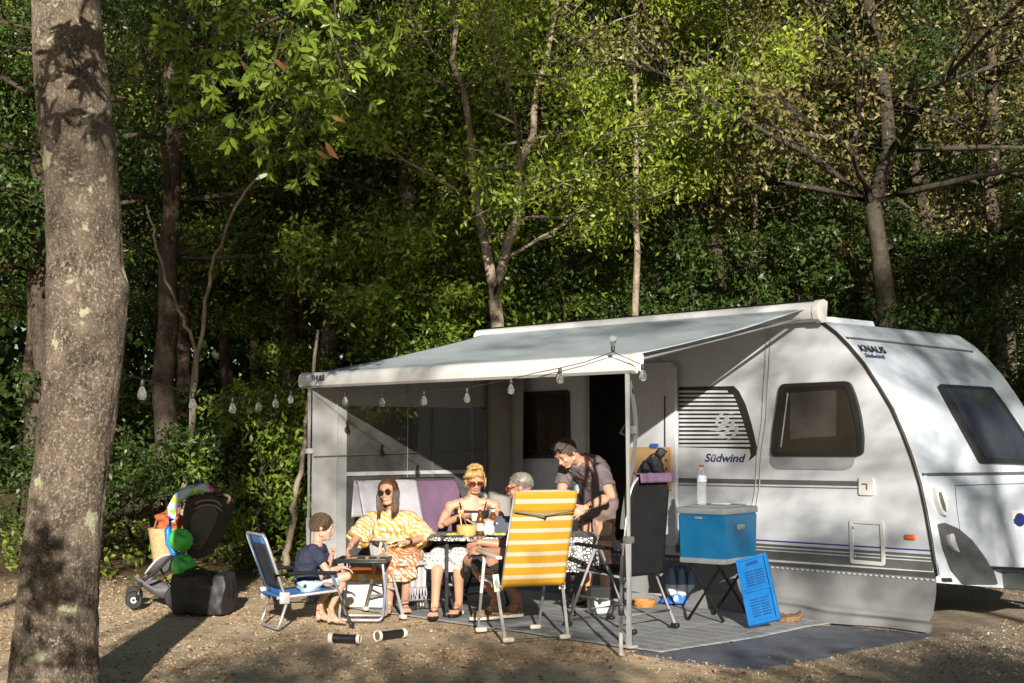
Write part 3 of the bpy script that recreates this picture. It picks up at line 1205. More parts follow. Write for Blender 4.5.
# striped black louvre graphic with two swallows
gp = pxpoly([(679, 387), (734, 386), (739, 391), (746, 405), (752, 425), (757, 447), (756, 455), (749, 461), (751, 455), (750, 449), (679, 447)])
bm = BM()
prism(bm, gp, lambda x, z, k: V((x, .001 if k == 0 else -.004, z)), 0)
gr = obj('louvre_decal', bm, pm('black_decal', (.022, .022, .02), .35), car)
bm = BM()
for k in range(14):
    y0 = 390.5 + k * 4.15
    x1 = 729 + 21 * ((k + 1) / 14) ** .8 - (4 if k == 0 else 0)
    q = pxpoly([(679.5, y0), (x1, y0 + .0), (x1 + 1, y0 + 2.1), (679.5, y0 + 2.1)])
    prism(bm, q, lambda x, z, k: V((x, -.004 if k == 0 else -.007, z)), 0)
obj('louvre_stripe', bm, M_WHITE, gr, smooth=False)
# the emblem: two birds in flight inside a ring of wings
bm = BM()
bird = [[(680 + a / 6.83, 370 + b2 / 6.83) for a, b2 in q] for q in (
    [(206, 413), (258, 398), (288, 362), (308, 330), (326, 308), (341, 322), (337, 360), (318, 388), (288, 412), (262, 420), (240, 414)],
    [(244, 382), (250, 332), (276, 302), (318, 288), (284, 314), (268, 342), (260, 380)],
    [(238, 466), (296, 432), (336, 398), (352, 366), (358, 340), (374, 352), (384, 392), (350, 408), (324, 436), (296, 472), (284, 468), (292, 450)],
    [(396, 372), (403, 418), (376, 458), (320, 482), (356, 452), (378, 420)],
    [(336, 300), (352, 290), (374, 300), (352, 303)])]
for q in bird:
    prism(bm, pxpoly(q), lambda x, z, k: V((x, -.0075 if k == 0 else -.012, z)), 0)
obj('bird_emblem', bm, pm('silver_decal', (.55, .57, .60), .3, .3), gr, smooth=False)


def wall_text(s, x0, y0, hpx, shear, mat, bold, wpx):
    bm = text_mesh(s, 1.0, shear, .0, bold)
    xs = [v.co.x for v in bm.verts]
    zs = [v.co.y for v in bm.verts]
    u0, zz = S(x0, y0)
    u1 = S(x0 + wpx, y0)[0]
    hh = zz - S(x0, y0 + hpx)[1]
    kx = (u1 - u0) / (max(xs) - min(xs))
    ky = hh / .72
    bx = min(xs)
    for v in bm.verts:
        v.co = V((u0 + (v.co.x - bx) * kx, -.004, zz - hh + v.co.y * ky))
    return obj('lettering', bm, mat, car, smooth=False)


wall_text('Südwind', 705, 453.5, 8, .28, M_NAVY, .022, 41)

# bands along the side
def band(x0, y0a, y0b, x1, y1a, y1b, mat, name='side_stripe', t=.005):
    bm = BM()
    q = pxpoly([(x0, y0a), (x1, y1a), (x1, y1b), (x0, y0b)])
    prism(bm, q, lambda x, z, k: V((x, .001 if k == 0 else -t, z)), 0)
    return obj(name, bm, mat, car, smooth=False)


band(679, 478, 482.6, 860, 481.2, 486, M_GREYST)
band(679, 484.4, 485.4, 860, 488, 489, M_GREYST)
band(676, 534.4, 535.6, 931, 550, 551.3, M_BLUEL)
band(676, 538, 540.2, 932, 554.6, 557.2, M_GREYST)
band(676, 541.6, 543.4, 933, 558.8, 560.6, M_GREYST)
band(676, 544.6, 552.5, 933, 562, 571, M_GREYST)
band(600, 550.5, 556.5, 936, 572.5, 579.5, pm('sill_rail', (.09, .09, .092), .4, .3), 'sill_rail', .018)
bm = BM()
pts = [V((u + .004, -.004, z)) for u, z in EDGE]
tube(bm, pts, .014, 8)
obj('edge_trim', bm, M_BLACK, car, angle=180)
bm = BM()
tube(bm, [V((u + .014, .010, z + .006)) for u, z in EDGE], .011, 8)
obj('edge_bead', bm, M_GREYLT, car, angle=180)


def frame_rect(name, pts, width, mat, depth=.014, inner=True, r=.03):
    q = pxpoly(pts)
    mx = sum(p[0] for p in q) / len(q)
    mz = sum(p[1] for p in q) / len(q)
    hx = max(p[0] for p in q) - mx
    hz = max(p[1] for p in q) - mz
    holes = [[(mx + (p[0] - mx) * (1 - width / hx), mz + (p[1] - mz) * (1 - width / hz)) for p in q]] if inner else []
    bm = BM()
    prism(bm, roundpoly(q, r), lambda x, z, k: V((x, .001 if k == 0 else -depth, z)), 0, holes)
    return obj(name, bm, mat, car)


ff = frame_rect('service_hatch', [(850, 519), (884, 521), (886, 566), (851, 563)], .03, M_PLAST)
bm = BM()
for x, y in ((855, 527), (856, 556)):
    bm = BM()
    u, z = S(x, y)
    lathe(bm, [(.012, 0), (.012, .01), (.009, .012)], (u, -.013, z), 10, M=Matrix.Rotation(R(90), 3, 'X'))
    obj('lock', bm, M_GREYLT, ff)
ff = frame_rect('water_inlet', [(860, 476.5), (874, 477), (875, 495.5), (860, 495)], .0, M_PLAST, .02, False, .02)
bm = BM()
u, z = S(866, 484)
box(bm, (u, -.022, z), (.05, .006, .012), .002)
box(bm, (u + .02, -.022, z - .02), (.012, .006, .05), .002)
obj('latch', bm, M_GREYST, ff)
bm = BM()
u, z = S(911, 537)
box(bm, (u, -.012, z), (.085, .024, .04), .01, seg=3)
obj('side_marker', bm, M_ORANGE, car)
# flex running down the wall from the awning rail
bm = BM()
for dx in (0, 4):
    tube(bm, [V((S(x + dx, y)[0], -.012, S(x + dx, y)[1])) for x, y in ((768, 330), (765, 380), (763, 420), (758, 455), (756, 490), (752, 512), (748, 520))], .004, 5)
obj('cable', bm, M_GREYLT, car)


# ---- details on the wrapped front
def zun(z, y):
    if z >= 1.1:
        return z
    k = (.05 + .112 * min(y, WID - y)) / (1.1 - ZB)
    return (z + 1.1 * k) / (1 + k)


def front_hit(px, py, lift=0.0):
    r = ray(px, py)
    o = V((0, 0, HC)) - W0
    oo = V((o.dot(U), o.dot(I), o.z))
    rr = V((r.dot(U), r.dot(I), r.z))
    best = None

    def f(t):
        p = oo + rr * t
        y = min(max(p.y, 0), WID)
        wg = 1 if p.z < 1.65 else max(0, 1 - (p.z - 1.65) / .85)
        return p.x - (Uf(zun(p.z, y)) + bow(y) * wg), p
    t0, t1 = 8.0, 16.0
    prev = None
    for k in range(400):
        t = t0 + (t1 - t0) * k / 400
        v, p = f(t)
        if v < 0 and p.y > -.01:
            lo, hi = t - (t1 - t0) / 400, t
            for _ in range(25):
                m_ = (lo + hi) / 2
                if f(m_)[0] < 0:
                    hi = m_
                else:
                    lo = m_
            return oo + rr * lo
    return oo + rr * 12


def fnorm(p):
    e = .02
    dz = V((Uf(p.z + e) - Uf(p.z - e), 0, 2 * e))
    y = min(max(p.y, .02), WID - .02)
    dy = V((bow(y + e) - bow(y - e), 2 * e, 0))
    n = dy.cross(dz).normalized()
    return n if n.x > 0 else -n


def fpatch(name, px, mat, h=.012, r=1.5, parent=None, holes=None, base=.0):
    q = roundpoly(px, r, 4) if r else px
    dense = []
    for a, b2 in zip(q, q[1:] + q[:1]):
        k = max(1, int(math.dist(a, b2) / 6))
        dense += [(a[0] + (b2[0] - a[0]) * j / k, a[1] + (b2[1] - a[1]) * j / k) for j in range(k)]
    cx_ = sum(p[0] for p in dense) / len(dense)
    cy_ = sum(p[1] for p in dense) / len(dense)
    bm = BM()
    rings = []
    for s in (1, .8, .6, .4, .2):
        rings.append([bm.verts.new((lambda p: p + fnorm(p) * (base + h))(front_hit(cx_ + (x - cx_) * s, cy_ + (y - cy_) * s))) for x, y in dense])
    c0 = front_hit(cx_, cy_)
    c0 = bm.verts.new(c0 + fnorm(c0) * (base + h))
    low_ = [bm.verts.new((lambda p: p - fnorm(p) * .004)(front_hit(x, y))) for x, y in dense]
    n = len(dense)
    for A, B in [(low_, rings[0])] + list(zip(rings, rings[1:])):
        for k in range(n):
            bm.faces.new((A[k], A[(k + 1) % n], B[(k + 1) % n], B[k]))
    for k in range(n):
        bm.faces.new((rings[-1][k], rings[-1][(k + 1) % n], c0))
    return obj(name, bm, mat, parent or car, angle=35)


fw = fpatch('front_window', [(936, 386), (990, 389), (1006, 411), (1030, 447), (1044, 466), (979, 464), (957, 424)], M_BLACK, .03, 3)
fpatch('pane', [(942, 390), (988, 393), (1001, 412), (1024, 446), (1038, 462), (982, 459.5), (962, 423)], pm('front_acrylic', (.03, .032, .038), .06, 0, .4, 2.5), .008, 2, fw, base=.03)


def fline(name, px, r, mat, parent=None):
    pts = []
    for a, b2 in zip(px, px[1:]):
        k = max(2, int(math.dist(a, b2) / 6))
        pts += [(a[0] + (b2[0] - a[0]) * j / k, a[1] + (b2[1] - a[1]) * j / k) for j in range(k)]
    pts.append(px[-1])
    bm = BM()
    tube(bm, [front_hit(*p) for p in pts], r, 6)
    return obj(name, bm, mat, parent or car, angle=180)


fline('roof_seam', [(846, 338), (880, 341.5), (920, 346), (972, 352)], .014, M_GREYST)
fline('front_band', [(922, 474.5), (970, 474), (1040, 473)], .014, M_GREYST)
fline('locker_seam', [(1040, 483), (990, 484.5), (955, 485.5), (957, 510), (962, 545), (966, 560)], .004, M_GREYST)
cor = fpatch('corner_panel', [(937, 524), (943, 523), (957, 529), (970, 540), (982, 556), (992, 572), (996, 584.5), (962, 584.5), (950, 570), (942, 548)], pm('grey_gelcoat', (.075, .078, .08), .25), .02, 2)
fpatch('grab_handle', [(945, 535), (949, 534), (951, 542), (955, 553), (951, 551), (946, 545)], M_GREYLT, .03, 1, cor, base=.02)
fpatch('handle', [(931, 488), (937, 487), (942, 497), (945, 512), (944, 517), (939, 515), (934, 503)], M_PLAST, .045, 2)
fpatch('handle_recess', [(934, 493), (937, 493), (941, 506), (942, 513), (939, 511), (936, 503)], M_GREYST, .047, 1)
fpatch('drain_slot', [(941, 578), (951, 578), (952, 582), (942, 582)], M_BLACK, .008, 1)
bm = BM()
st = fpatch('sticker', [(1012, 510), (1030, 510), (1033, 530), (1016, 530)], pm('cream_sticker', (.7, .68, .6), .4), .006, 1)
fpatch('badge', [(1019 + 5.5 * math.cos(a * .5236), 520 + 7 * math.sin(a * .5236)) for a in range(12)], M_NAVY, .003, 0, st, base=.006)


def front_text(s, p0, p1, up, mat, shear, bold):
    bm = text_mesh(s, 1.0, shear, 0, bold)
    xs = [v.co.x for v in bm.verts]
    bx, ex = min(xs), max(xs)
    bmesh.ops.triangulate(bm, faces=bm.faces[:])
    for v in bm.verts:
        t = (v.co.x - bx) / (ex - bx)
        h = v.co.y / .72
        x = p0[0] + (p1[0] - p0[0]) * t + up[0] * h
        y = p0[1] + (p1[1] - p0[1]) * t + up[1] * h
        p = front_hit(x, y)
        v.co = p + fnorm(p) * .010
    return obj('lettering', bm, mat, car, smooth=False)


front_text('KNAUS', (861.0, 351.8), (886.5, 354.2), (-4.0, -6.6), M_BLACK, 0, .025)
front_text('Südwind', (865.5, 357.8), (885, 359.4), (-2.4, -4.2), M_NAVY, .1, .02)

# roof hatch and the drawbar under the front
bm = BM()
prism(bm, rrect(-.60, .25, -.02, .95, .08), lambda x, y, k: V((x - .03 * k, y, TOPZ - .06 if k == 0 else TOPZ + .055 - .10 * max(0, (x + .45)))), 0)
hatch = obj('roof_hatch', bm, M_FRONT, car)
bm = BM()
p0 = front_hit(1004, 577)
hx, hz = p0.x, p0.z
box(bm, (hx + .13, p0.y + .35, hz - .02), (.3, .75, .15), .02)
cb = obj('coupling_cover', bm, pm('green_grey_box', (.085, .10, .09), .5), car)
bm = BM()
for dy in (.0,):
    lathe(bm, [(.0, .0), (.055, .0), (.055, .006), (0, .006)], (hx + .281, p0.y + .14, hz - .015), 20, M=Matrix.Rotation(R(90), 3, 'Y'), cap=False)
bd = obj('badge', bm, pm('yellow_badge', (.75, .65, .12), .4), cb)
bm = BM()
lathe(bm, [(.0, .0), (.04, .0), (.04, .004), (0, .004)], (hx + .2868, p0.y + .14, hz - .015), 20, M=Matrix.Rotation(R(90), 3, 'Y'), cap=False)
obj('badge_centre', bm, M_PLAST, cb)
bm = BM()
tube(bm, [(.3, .35, ZB + .02), (hx + 1.2, WID / 2, ZB + .03)], .045, 8)
tube(bm, [(.3, WID - .35, ZB + .02), (hx + 1.2, WID / 2, ZB + .03)], .045, 8)
obj('drawbar', bm, M_GREYST, car)
for yy in (WID - .3,):
    bm = BM()
    tube(bm, [(.62, yy, ZB + .02), (.98, yy, .03)], .022, 8)
    box(bm, (1.0, yy, .022), (.14, .12, .02), .005)
    obj('corner_steady', bm, M_GREYST, car)
for yy in (.16, WID - .16):
    bm = BM()
    lathe(bm, [(.16, -.09), (.30, -.09), (.325, -.06), (.325, .06), (.30, .09), (.16, .09)], (-2.0, yy, .325), 28, M=Matrix.Rotation(R(90), 3, 'X'))
    wh = obj('wheel', bm, M_BLACK, car)
    bm = BM()
    lathe(bm, [(.03, -.07), (.17, -.08), (.19, -.095), (.19, .095), (.17, .08), (.03, .07)], (-2.0, yy, .325), 24, M=Matrix.Rotation(R(90), 3, 'X'))
    obj('rim', bm, M_SILVER, wh)

# cloth skirt from the sill to the ground
bm = BM()
us0, us1 = -3.4, S(936, 600)[0] + .02


def skirt(s, t):
    u = us0 + (us1 - us0) * s
    z = (ZB - .015) * (1 - t) + .005 * t
    b = -.025 - .12 * t ** 1.5 - .045 * math.sin(u * 5.5 + 1.2 * math.sin(u * 3)) * t - .035 * noise.noise(V((u * 2.5, t * 3, 1))) * t
    b -= .06 * math.exp(-((t - .72 - .05 * math.sin(u * 2)) / .07) ** 2) * (.5 + .5 * math.sin(u * 1.3 + 1))
    return V((u, b, z))


sheet(bm, skirt, 130, 26)
for k in range(90):
    u = us0 + (us1 - us0) * (k + .5) / 90
    box(bm, (u, -.032, ZB - .03), (.028, .008, .014), .003, mi=1)
sk = obj('skirt', bm, [M_SKIRT, M_GREYLT], car, angle=180)

# ------------------------------------------------------------------ awning
AU0, AU1, AN = None, None, None
fr = G(634, 369, 1.95)
rel = fr - W0
AU1 = rel.dot(U)
AN = -rel.dot(I)
# left end of the front bar on the same line
r_ = ray(306, 388)
k_ = V((-U.y, U.x, 0))
o_ = V((0, 0, HC)) - W0
t_ = (-AN - o_.dot(I)) / r_.dot(I)
pl_ = o_ + r_ * t_
AU0 = pl_.dot(U)
AZ = 1.97
RZ = 2.50
aw = thing('awning', 'grey roll-out awning roof on two posts with a white front rail', 'awning', W0, RZC)
M_AWN, nt, b = newmat('awning_vinyl')
f1 = noisen(nt, 2.2, 4)
nt.links.new(ramp(nt, f1, [(.3, (.36, .42, .46)), (.7, (.44, .50, .54))]), b.inputs['Base Color'])
b.inputs['Roughness'].default_value = .5
bump(nt, b, noisen(nt, 4, 3), .25, .02)
M_CASE = pm('white_aluminium', (.60, .61, .61), .3, 0, .04)
bm = BM()


def aroof(s, t):
    u = AU0 + .03 + (AU1 - AU0 - .06) * s
    n = .10 + (AN - .14) * t
    z = RZ + .03 + (AZ + .085 - RZ - .03) * t
    z -= .045 * math.sin(math.pi * t) * (.5 + .5 * math.sin(math.pi * s)) + .008 * noise.noise(V((u * 1.5, n * 1.5, 0))) * math.sin(math.pi * t)
    return V((u, -n, z))


sheet(bm, aroof, 60, 30, thick=.004)
obj('roof_cloth', bm, M_AWN, aw, angle=180)
# cassette along the roof edge
bm = BM()
prf = [(.02, -.075), (.075, -.085), (.125, -.06), (.145, -.01), (.135, .04), (.10, .075), (.05, .085), (.0, .07)]
cu0, cu1 = AU0 - .1, .02
prism(bm, prf, lambda n, z, k: V((cu0 if k == 0 else cu1, -n, RZ + z)), 0)
cas = obj('cassette', bm, M_CASE, aw)
bm = BM()
prism(bm, [(n * 1.12 - .008, z * 1.15) for n, z in prf], lambda n, z, k: V((cu1 if k == 0 else cu1 + .05, -n, RZ + z)), 0)
obj('end_cap', bm, M_PLAST, cas)
bm = BM()
tube(bm, [(AU0, -.02, RZ + .092), (0, -.02, RZ + .092)], .012, 6)
obj('rail_seal', bm, M_BLACK, cas)
# front rail
bm = BM()
prf2 = [(-.045, -.035), (.02, -.05), (.045, -.03), (.052, .02), (.043, .06), (.015, .088), (-.03, .092), (-.05, .07)]
prism(bm, prf2, lambda n, z, k: V((AU0 if k == 0 else AU1, -AN - n, AZ + z)), 0)
fb = obj('front_rail', bm, M_CASE, aw)
for uu, sgn in ((AU0, -1), (AU1, 1)):
    bm = BM()
    prism(bm, [(n * 1.08, z * 1.06) for n, z in prf2], lambda n, z, k: V((uu if k == 0 else uu + sgn * .045, -AN - n, AZ + z)), 0)
    obj('end_cap', bm, M_PLAST, fb)
bm = text_mesh('THULE', .07, 0, 0, .002)
bm2 = BM()
for v in bm.verts:
    v.co = V((AU0 + .16 + v.co.x * .95, -AN - .0585 + .0, AZ + .012 + v.co.y))
obj('lettering', bm, M_BLACK, fb, smooth=False)
bm2.free()
# posts, each with a foot
for uu, nm, zb_ in ((AU1 - .06, 0, 0), (AU0 + .06, 1, 0)):
    bm = BM()
    tube(bm, [(uu, -AN - .0, .03), (uu, -AN, AZ - .04)], .019, 12)
    po = obj('post', bm, M_SILVER, aw)
    bm = BM()
    tube(bm, [(uu, -AN, .02), (uu, -AN, .75)], .024, 12)
    box(bm, (uu, -AN, .012), (.10, .08, .02), .006)
    obj('sleeve', bm, M_SILVER, po)
    bm = BM()
    box(bm, (uu, -AN, .75 if nm == 0 else 1.35), (.06, .065, .05), .01)
    obj('clamp', bm, M_GREYST if nm == 0 else M_PLAST, po)
bm = BM()
for a, b2 in (((AU1 - .09, -.12, RZ - .06), (AU1 - .09, -AN + .05, AZ + .03)), ((AU0 + .09, -.12, RZ - .06), (AU0 + .09, -AN + .05, AZ + .03))):
    m_ = V(a).lerp(V(b2), .5)
    tube(bm, [a, b2], .016, 8)
    obj('rafter_arm', bm, M_GREYLT, aw)
    bm = BM()
# storm strap hanging by the right post
bm = BM()
su = AU1 - .1


def strap(s, t):
    z = AZ - .05 - 1.1 * t
    return V((su - .03 + .035 * s + .03 * math.sin(t * 5), -AN + .06 + .05 * math.sin(t * 4), z))


sheet(bm, strap, 2, 30, thick=.003)
box(bm, (su, -AN + .1, 1.52), (.06, .02, .06), .008)
obj('storm_strap', bm, pm('grey_webbing', (.13, .13, .13), .8), aw)
bm = BM()
pz = [(AU1 - .06, -AN, 1.50), (AU1 - .10, -AN + .02, 1.56), (AU1 - .16, -AN + .03, 1.50), (AU1 - .06, -AN + .02, 1.47)]
tube(bm, pz, .012, 6)
obj('strap_buckle', bm, M_BLACK, aw)

# left side panel with its tinted window
sp = thing('awning_side_panel', 'grey fabric side wall with a tinted window closing the left end of the awning', 'awning panel', W0, RZC)
M_PANEL = pm('panel_fabric', (.34, .345, .35), .75, 0, .06, 3, .15, 30)
bm = BM()
n0, n1 = .06, AN - .03
# outline in (n, z)
out = [(n0, .03), (n1, .03), (n1, AZ - .0), (n0, RZ - .05)]


def npx(x, y):
    r = ray(x, y)
    o = V((0, 0, HC)) - W0
    t = (AU0 + .1 - o.dot(U)) / r.dot(U)
    p = o + r * t
    return -p.dot(I), p.z


wq = [npx(349, 412), npx(434, 405), npx(434, 468), npx(349, 530)]
wz1, wz0 = (wq[0][1] + wq[1][1]) / 2 + .02, .34
wa, wb = .14, wq[0][0]
hole = rrect(min(wa, wb), wz0, max(wa, wb), wz1, .05)
prism(bm, out, lambda n, z, k: V((AU0 + .06 + .01 * k, -n, z)), 0, [hole])
obj('panel', bm, M_PANEL, sp, smooth=False)
M_TINT, nt, b = newmat('tinted_foil')
setc(b.inputs['Base Color'], (.12, .12, .12))
b.inputs['Roughness'].default_value = .12
b.inputs['Alpha'].default_value = 1
tr = node(nt, 'ShaderNodeBsdfTransparent')
setc(tr.inputs[0], (.42, .42, .43))
mx = node(nt, 'ShaderNodeMixShader')
mx.inputs[0].default_value = .62
nt.links.new(b.outputs[0], mx.inputs[2])
nt.links.new(tr.outputs[0], mx.inputs[1])
nt.links.new(mx.outputs[0], nt.nodes['Material Output'].inputs[0])
bump(nt, b, noisen(nt, 3, 3), .15, .02)
bm = BM()


def foil(s, t):
    n = min(wa, wb) - .01 + (abs(wa - wb) + .02) * s
    z = wz0 - .01 + (wz1 - wz0 + .02) * t
    return V((AU0 + .064 + .012 * noise.noise(V((n * 2, z * 2, 4))), -n, z))


sheet(bm, foil, 20, 20)
fo = obj('window_foil', bm, M_TINT, sp, angle=180)
bm = BM()
zz = npx(349, 474)[1]
box(bm, (AU0 + .078, -(wa + wb) / 2, zz), (.012, wb - wa, .035))
obj('window_bar', bm, M_GREYLT, fo)
bm = BM()
nn = wq[1][0]
box(bm, (AU0 + .078, -nn, (wz0 + wz1) / 2), (.01, .02, wz1 - wz0))
obj('window_post', bm, M_GREYST, fo)
bm = BM()
for t in (.12, .5, .88):
    n = n0 + (n1 - n0) * t
    tube(bm, [(AU0 + .085, -n, .04), (AU0 + .085, -n, RZ - .08 - (RZ - AZ) * t)], .006, 6)
tube(bm, [(AU0 + .085, -n0, 1.35), (AU0 + .085, -n1, 1.30)], .006, 6)
obj('seam', bm, M_GREYLT, sp)
# dark cloth strip added where the caravan's rear wall lies in shade
bm = BM()
sheet(bm, lambda s, t: V((AU0 + .12 + .5 * s, -.13 - .05 * math.sin(s * 9 + .6 * t), .1 + (RZ - .25) * t)), 26, 8)
obj('shaded_wall_strip', bm, pm('shaded_wall_grey', (.22, .215, .21), .8, 0, .1, 3, .2), sp, angle=180)

# groundsheets
M_MAT, nt, b = newmat('groundsheet_weave')
tc = node(nt, 'ShaderNodeTexCoord')
br = node(nt, 'ShaderNodeTexBrick')
br.offset = 0
br.squash = 1
for k, v in (('Scale', 1.0), ('Mortar Size', .018), ('Brick Width', .5), ('Row Height', .16), ('Mortar Smooth', .3)):
    br.inputs[k].default_value = v
setc(br.inputs['Color1'], (.17, .19, .21))
setc(br.inputs['Color2'], (.22, .24, .26))
setc(br.inputs['Mortar'], (.30, .31, .32))
nt.links.new(tc.outputs['Object'], br.inputs['Vector'])
c = mixc(nt, ramp(nt, noisen(nt, 7, 6, .65), [(.45, 0.0), (.7, .55)]), br.outputs[0], (.36, .31, .24))
nt.links.new(c, b.inputs['Base Color'])
b.inputs['Roughness'].default_value = .85
bump(nt, b, noisen(nt, 25, 5), .5, .02)


def gmat(name, label, u0, u1, na, nb, mat, z, seed, edge=.03):
    t = thing(name, label, 'groundsheet', W0, RZC)
    bm = BM()

    def f(s, tt):
        u = u0 + (u1 - u0) * s
        n = na + (nb - na) * tt
        e = edge * (noise.noise(V((u * 1.3, 0, seed))) * (1 if tt > .9 else 0))
        du = edge * noise.noise(V((n * 1.3, 5, seed))) * (1 if s > .9 or s < .1 else 0)
        p = V((u + du, -(n + e), 0))
        w_ = W0 + U * p.x + I * p.y
        p.z = max(ground_z(w_.x, w_.y), -.02) + z + .007 * noise.noise(V((u * 2.2, n * 2.2, seed)))
        return p
    sheet(bm, f, 70, 40, thick=.004)
    obj('sheet', bm, mat, t, angle=180)
    return t


gmat('groundsheet', 'grey checked groundsheet under the table and chairs', AU0 + .15, .18, .05, AN - .02, M_MAT, .014, 2)
gmat('groundsheet', 'plain dark blue groundsheet spread out before the caravan skirt', .0, 1.06, .16, AN + .16, pm('blue_sheet', (.11, .122, .155), .7, 0, .25, 5, .5, 25, dirt=((.33, .27, .2), .5)), .004, 6, .12)

# ------------------------------------------------------------------ string of lamps
M_BULB, nt, b = newmat('clear_bulb')
b.inputs['Transmission Weight'].default_value = .93
setc(b.inputs['Base Color'], (.95, .95, .93))
b.inputs['Roughness'].default_value = .03
b.inputs['IOR'].default_value = 1.2
ls = thing('string_lights', 'black cable with clear glass bulbs strung along the awning and over to the big trunk', 'string lights', L(AU0, AN, 2.0))
o0 = V(ls.location)


def WL(u, n, z):
    return L(u, n, z)


def onrail(x, y, dn=.10):
    u, z = S(x, y, AN + dn)
    return L(u, AN + dn, z)


cab = [onrail(640, 364), onrail(613, 352), onrail(585, 362), onrail(560, 368), onrail(535, 373), onrail(511, 379), onrail(467, 388), onrail(424, 391), onrail(382, 393), onrail(345, 392), onrail(312, 386), onrail(300, 388)]
bulbs = [(cab[0] + V((.02, 0, .0)), 1), (cab[1], 0), (cab[3], 1), (cab[5], 1), (cab[6], 1), (cab[7], 1), (cab[8], 1), (cab[9], 1)]
c1 = P(118, 372, TD + .1)
c0 = cab[-1]
left = []
for k in range(1, 25):
    t = k / 24
    p = c0.lerp(c1, t)
    p.z -= .11 * math.sin(math.pi * t)
    left.append(p)
cab += left
bm = BM()
tube(bm, [p - o0 for p in cab], .0032, 5)
obj('cable', bm, M_BLACK, ls)
lb = [(v, 1) for v in (left[1], left[4], left[7], left[11], left[16], left[21])]
for p, hang in bulbs + lb:
    q = p - o0
    bm = BM()
    s = -1 if hang else 1
    s *= .85
    lathe(bm, [(.010, 0), (.014, s * .012), (.014, s * .045), (.011, s * .05)], q, 10)
    sk_ = obj('socket', bm, M_BLACK, ls)
    bm = BM()
    lathe(bm, [(.010, s * .048), (.015, s * .062), (.024, s * .085), (.027, s * .102), (.023, s * .122), (.014, s * .135), (.002, s * .138)], q, 14)
    obj('bulb', bm, M_BULB, sk_, angle=180)
# ------------------------------------------------------------------ camp furniture
M_ALU = pm('aluminium_tube', (.50, .50, .51), .33, .45, .1, 10)
M_DKTUBE = pm('dark_tube', (.12, .12, .125), .35, .7, .1, 10)
M_CREAM = pm('cream_plastic', (.54, .50, .42), .45, 0, .06)
M_BLKPL = pm('black_plastic', (.011, .011, .012), .45, 0, .2, spec=.35)
M_BLKFAB = pm('black_mesh_fabric', (.009, .0095, .011), .85, 0, .3, 5, .4, 120, spec=.2)


def striped(name, a, b, period, wob_=.0, axis='Z', duty=.66):
    m, nt, bs = newmat(name)
    tc = node(nt, 'ShaderNodeTexCoord')
    sx = node(nt, 'ShaderNodeSeparateXYZ')
    nt.links.new(tc.outputs['UV'], sx.inputs[0])
    mt = node(nt, 'ShaderNodeMath', operation='MULTIPLY')
    nt.links.new(sx.outputs['Y'], mt.inputs[0])
    mt.inputs[1].default_value = period
    fr_ = node(nt, 'ShaderNodeMath', operation='FRACT')
    nt.links.new(mt.outputs[0], fr_.inputs[0])
    c = ramp(nt, fr_.outputs[0], [(0, b), (.03, a), (duty, a), (duty + .03, b), (1, b)])
    c = mixc(nt, ramp(nt, noisen(nt, 7, 4), [(.4, 0.0), (.8, .3)]), c, tuple(v * .7 for v in a))
    nt.links.new(c, bs.inputs['Base Color'])
    bs.inputs['Roughness'].default_value = .75
    t = node(nt, 'ShaderNodeBsdfTranslucent')
    nt.links.new(c, t.inputs[0])
    mx = node(nt, 'ShaderNodeMixShader')
    mx.inputs[0].default_value = .15
    nt.links.new(bs.outputs[0], mx.inputs[1])
    nt.links.new(t.outputs[0], mx.inputs[2])
    nt.links.new(mx.outputs[0], nt.nodes['Material Output'].inputs[0])
    bump(nt, bs, noisen(nt, 160, 3), .3, .003)
    return m


M_YEL = striped('yellow_stripe_cloth', (.50, .27, .014), (.54, .49, .37), 8, duty=.66)


def sheet_uv(name, fn, nu, nv, mat, parent, thick=.006, angle=180):
    bm = BM()
    sheet(bm, fn, nu, nv, thick=thick)
    uvl = bm.loops.layers.uv.new('UVMap')
    bm.verts.ensure_lookup_table()
    per = (nu + 1) * (nv + 1)
    bm.verts.index_update()
    for f in bm.faces:
        for lp in f.loops:
            k = lp.vert.index % per
            lp[uvl].uv = ((k // (nv + 1)) / nu, (k % (nv + 1)) / nv)
    return obj(name, bm, mat, parent, angle=angle)


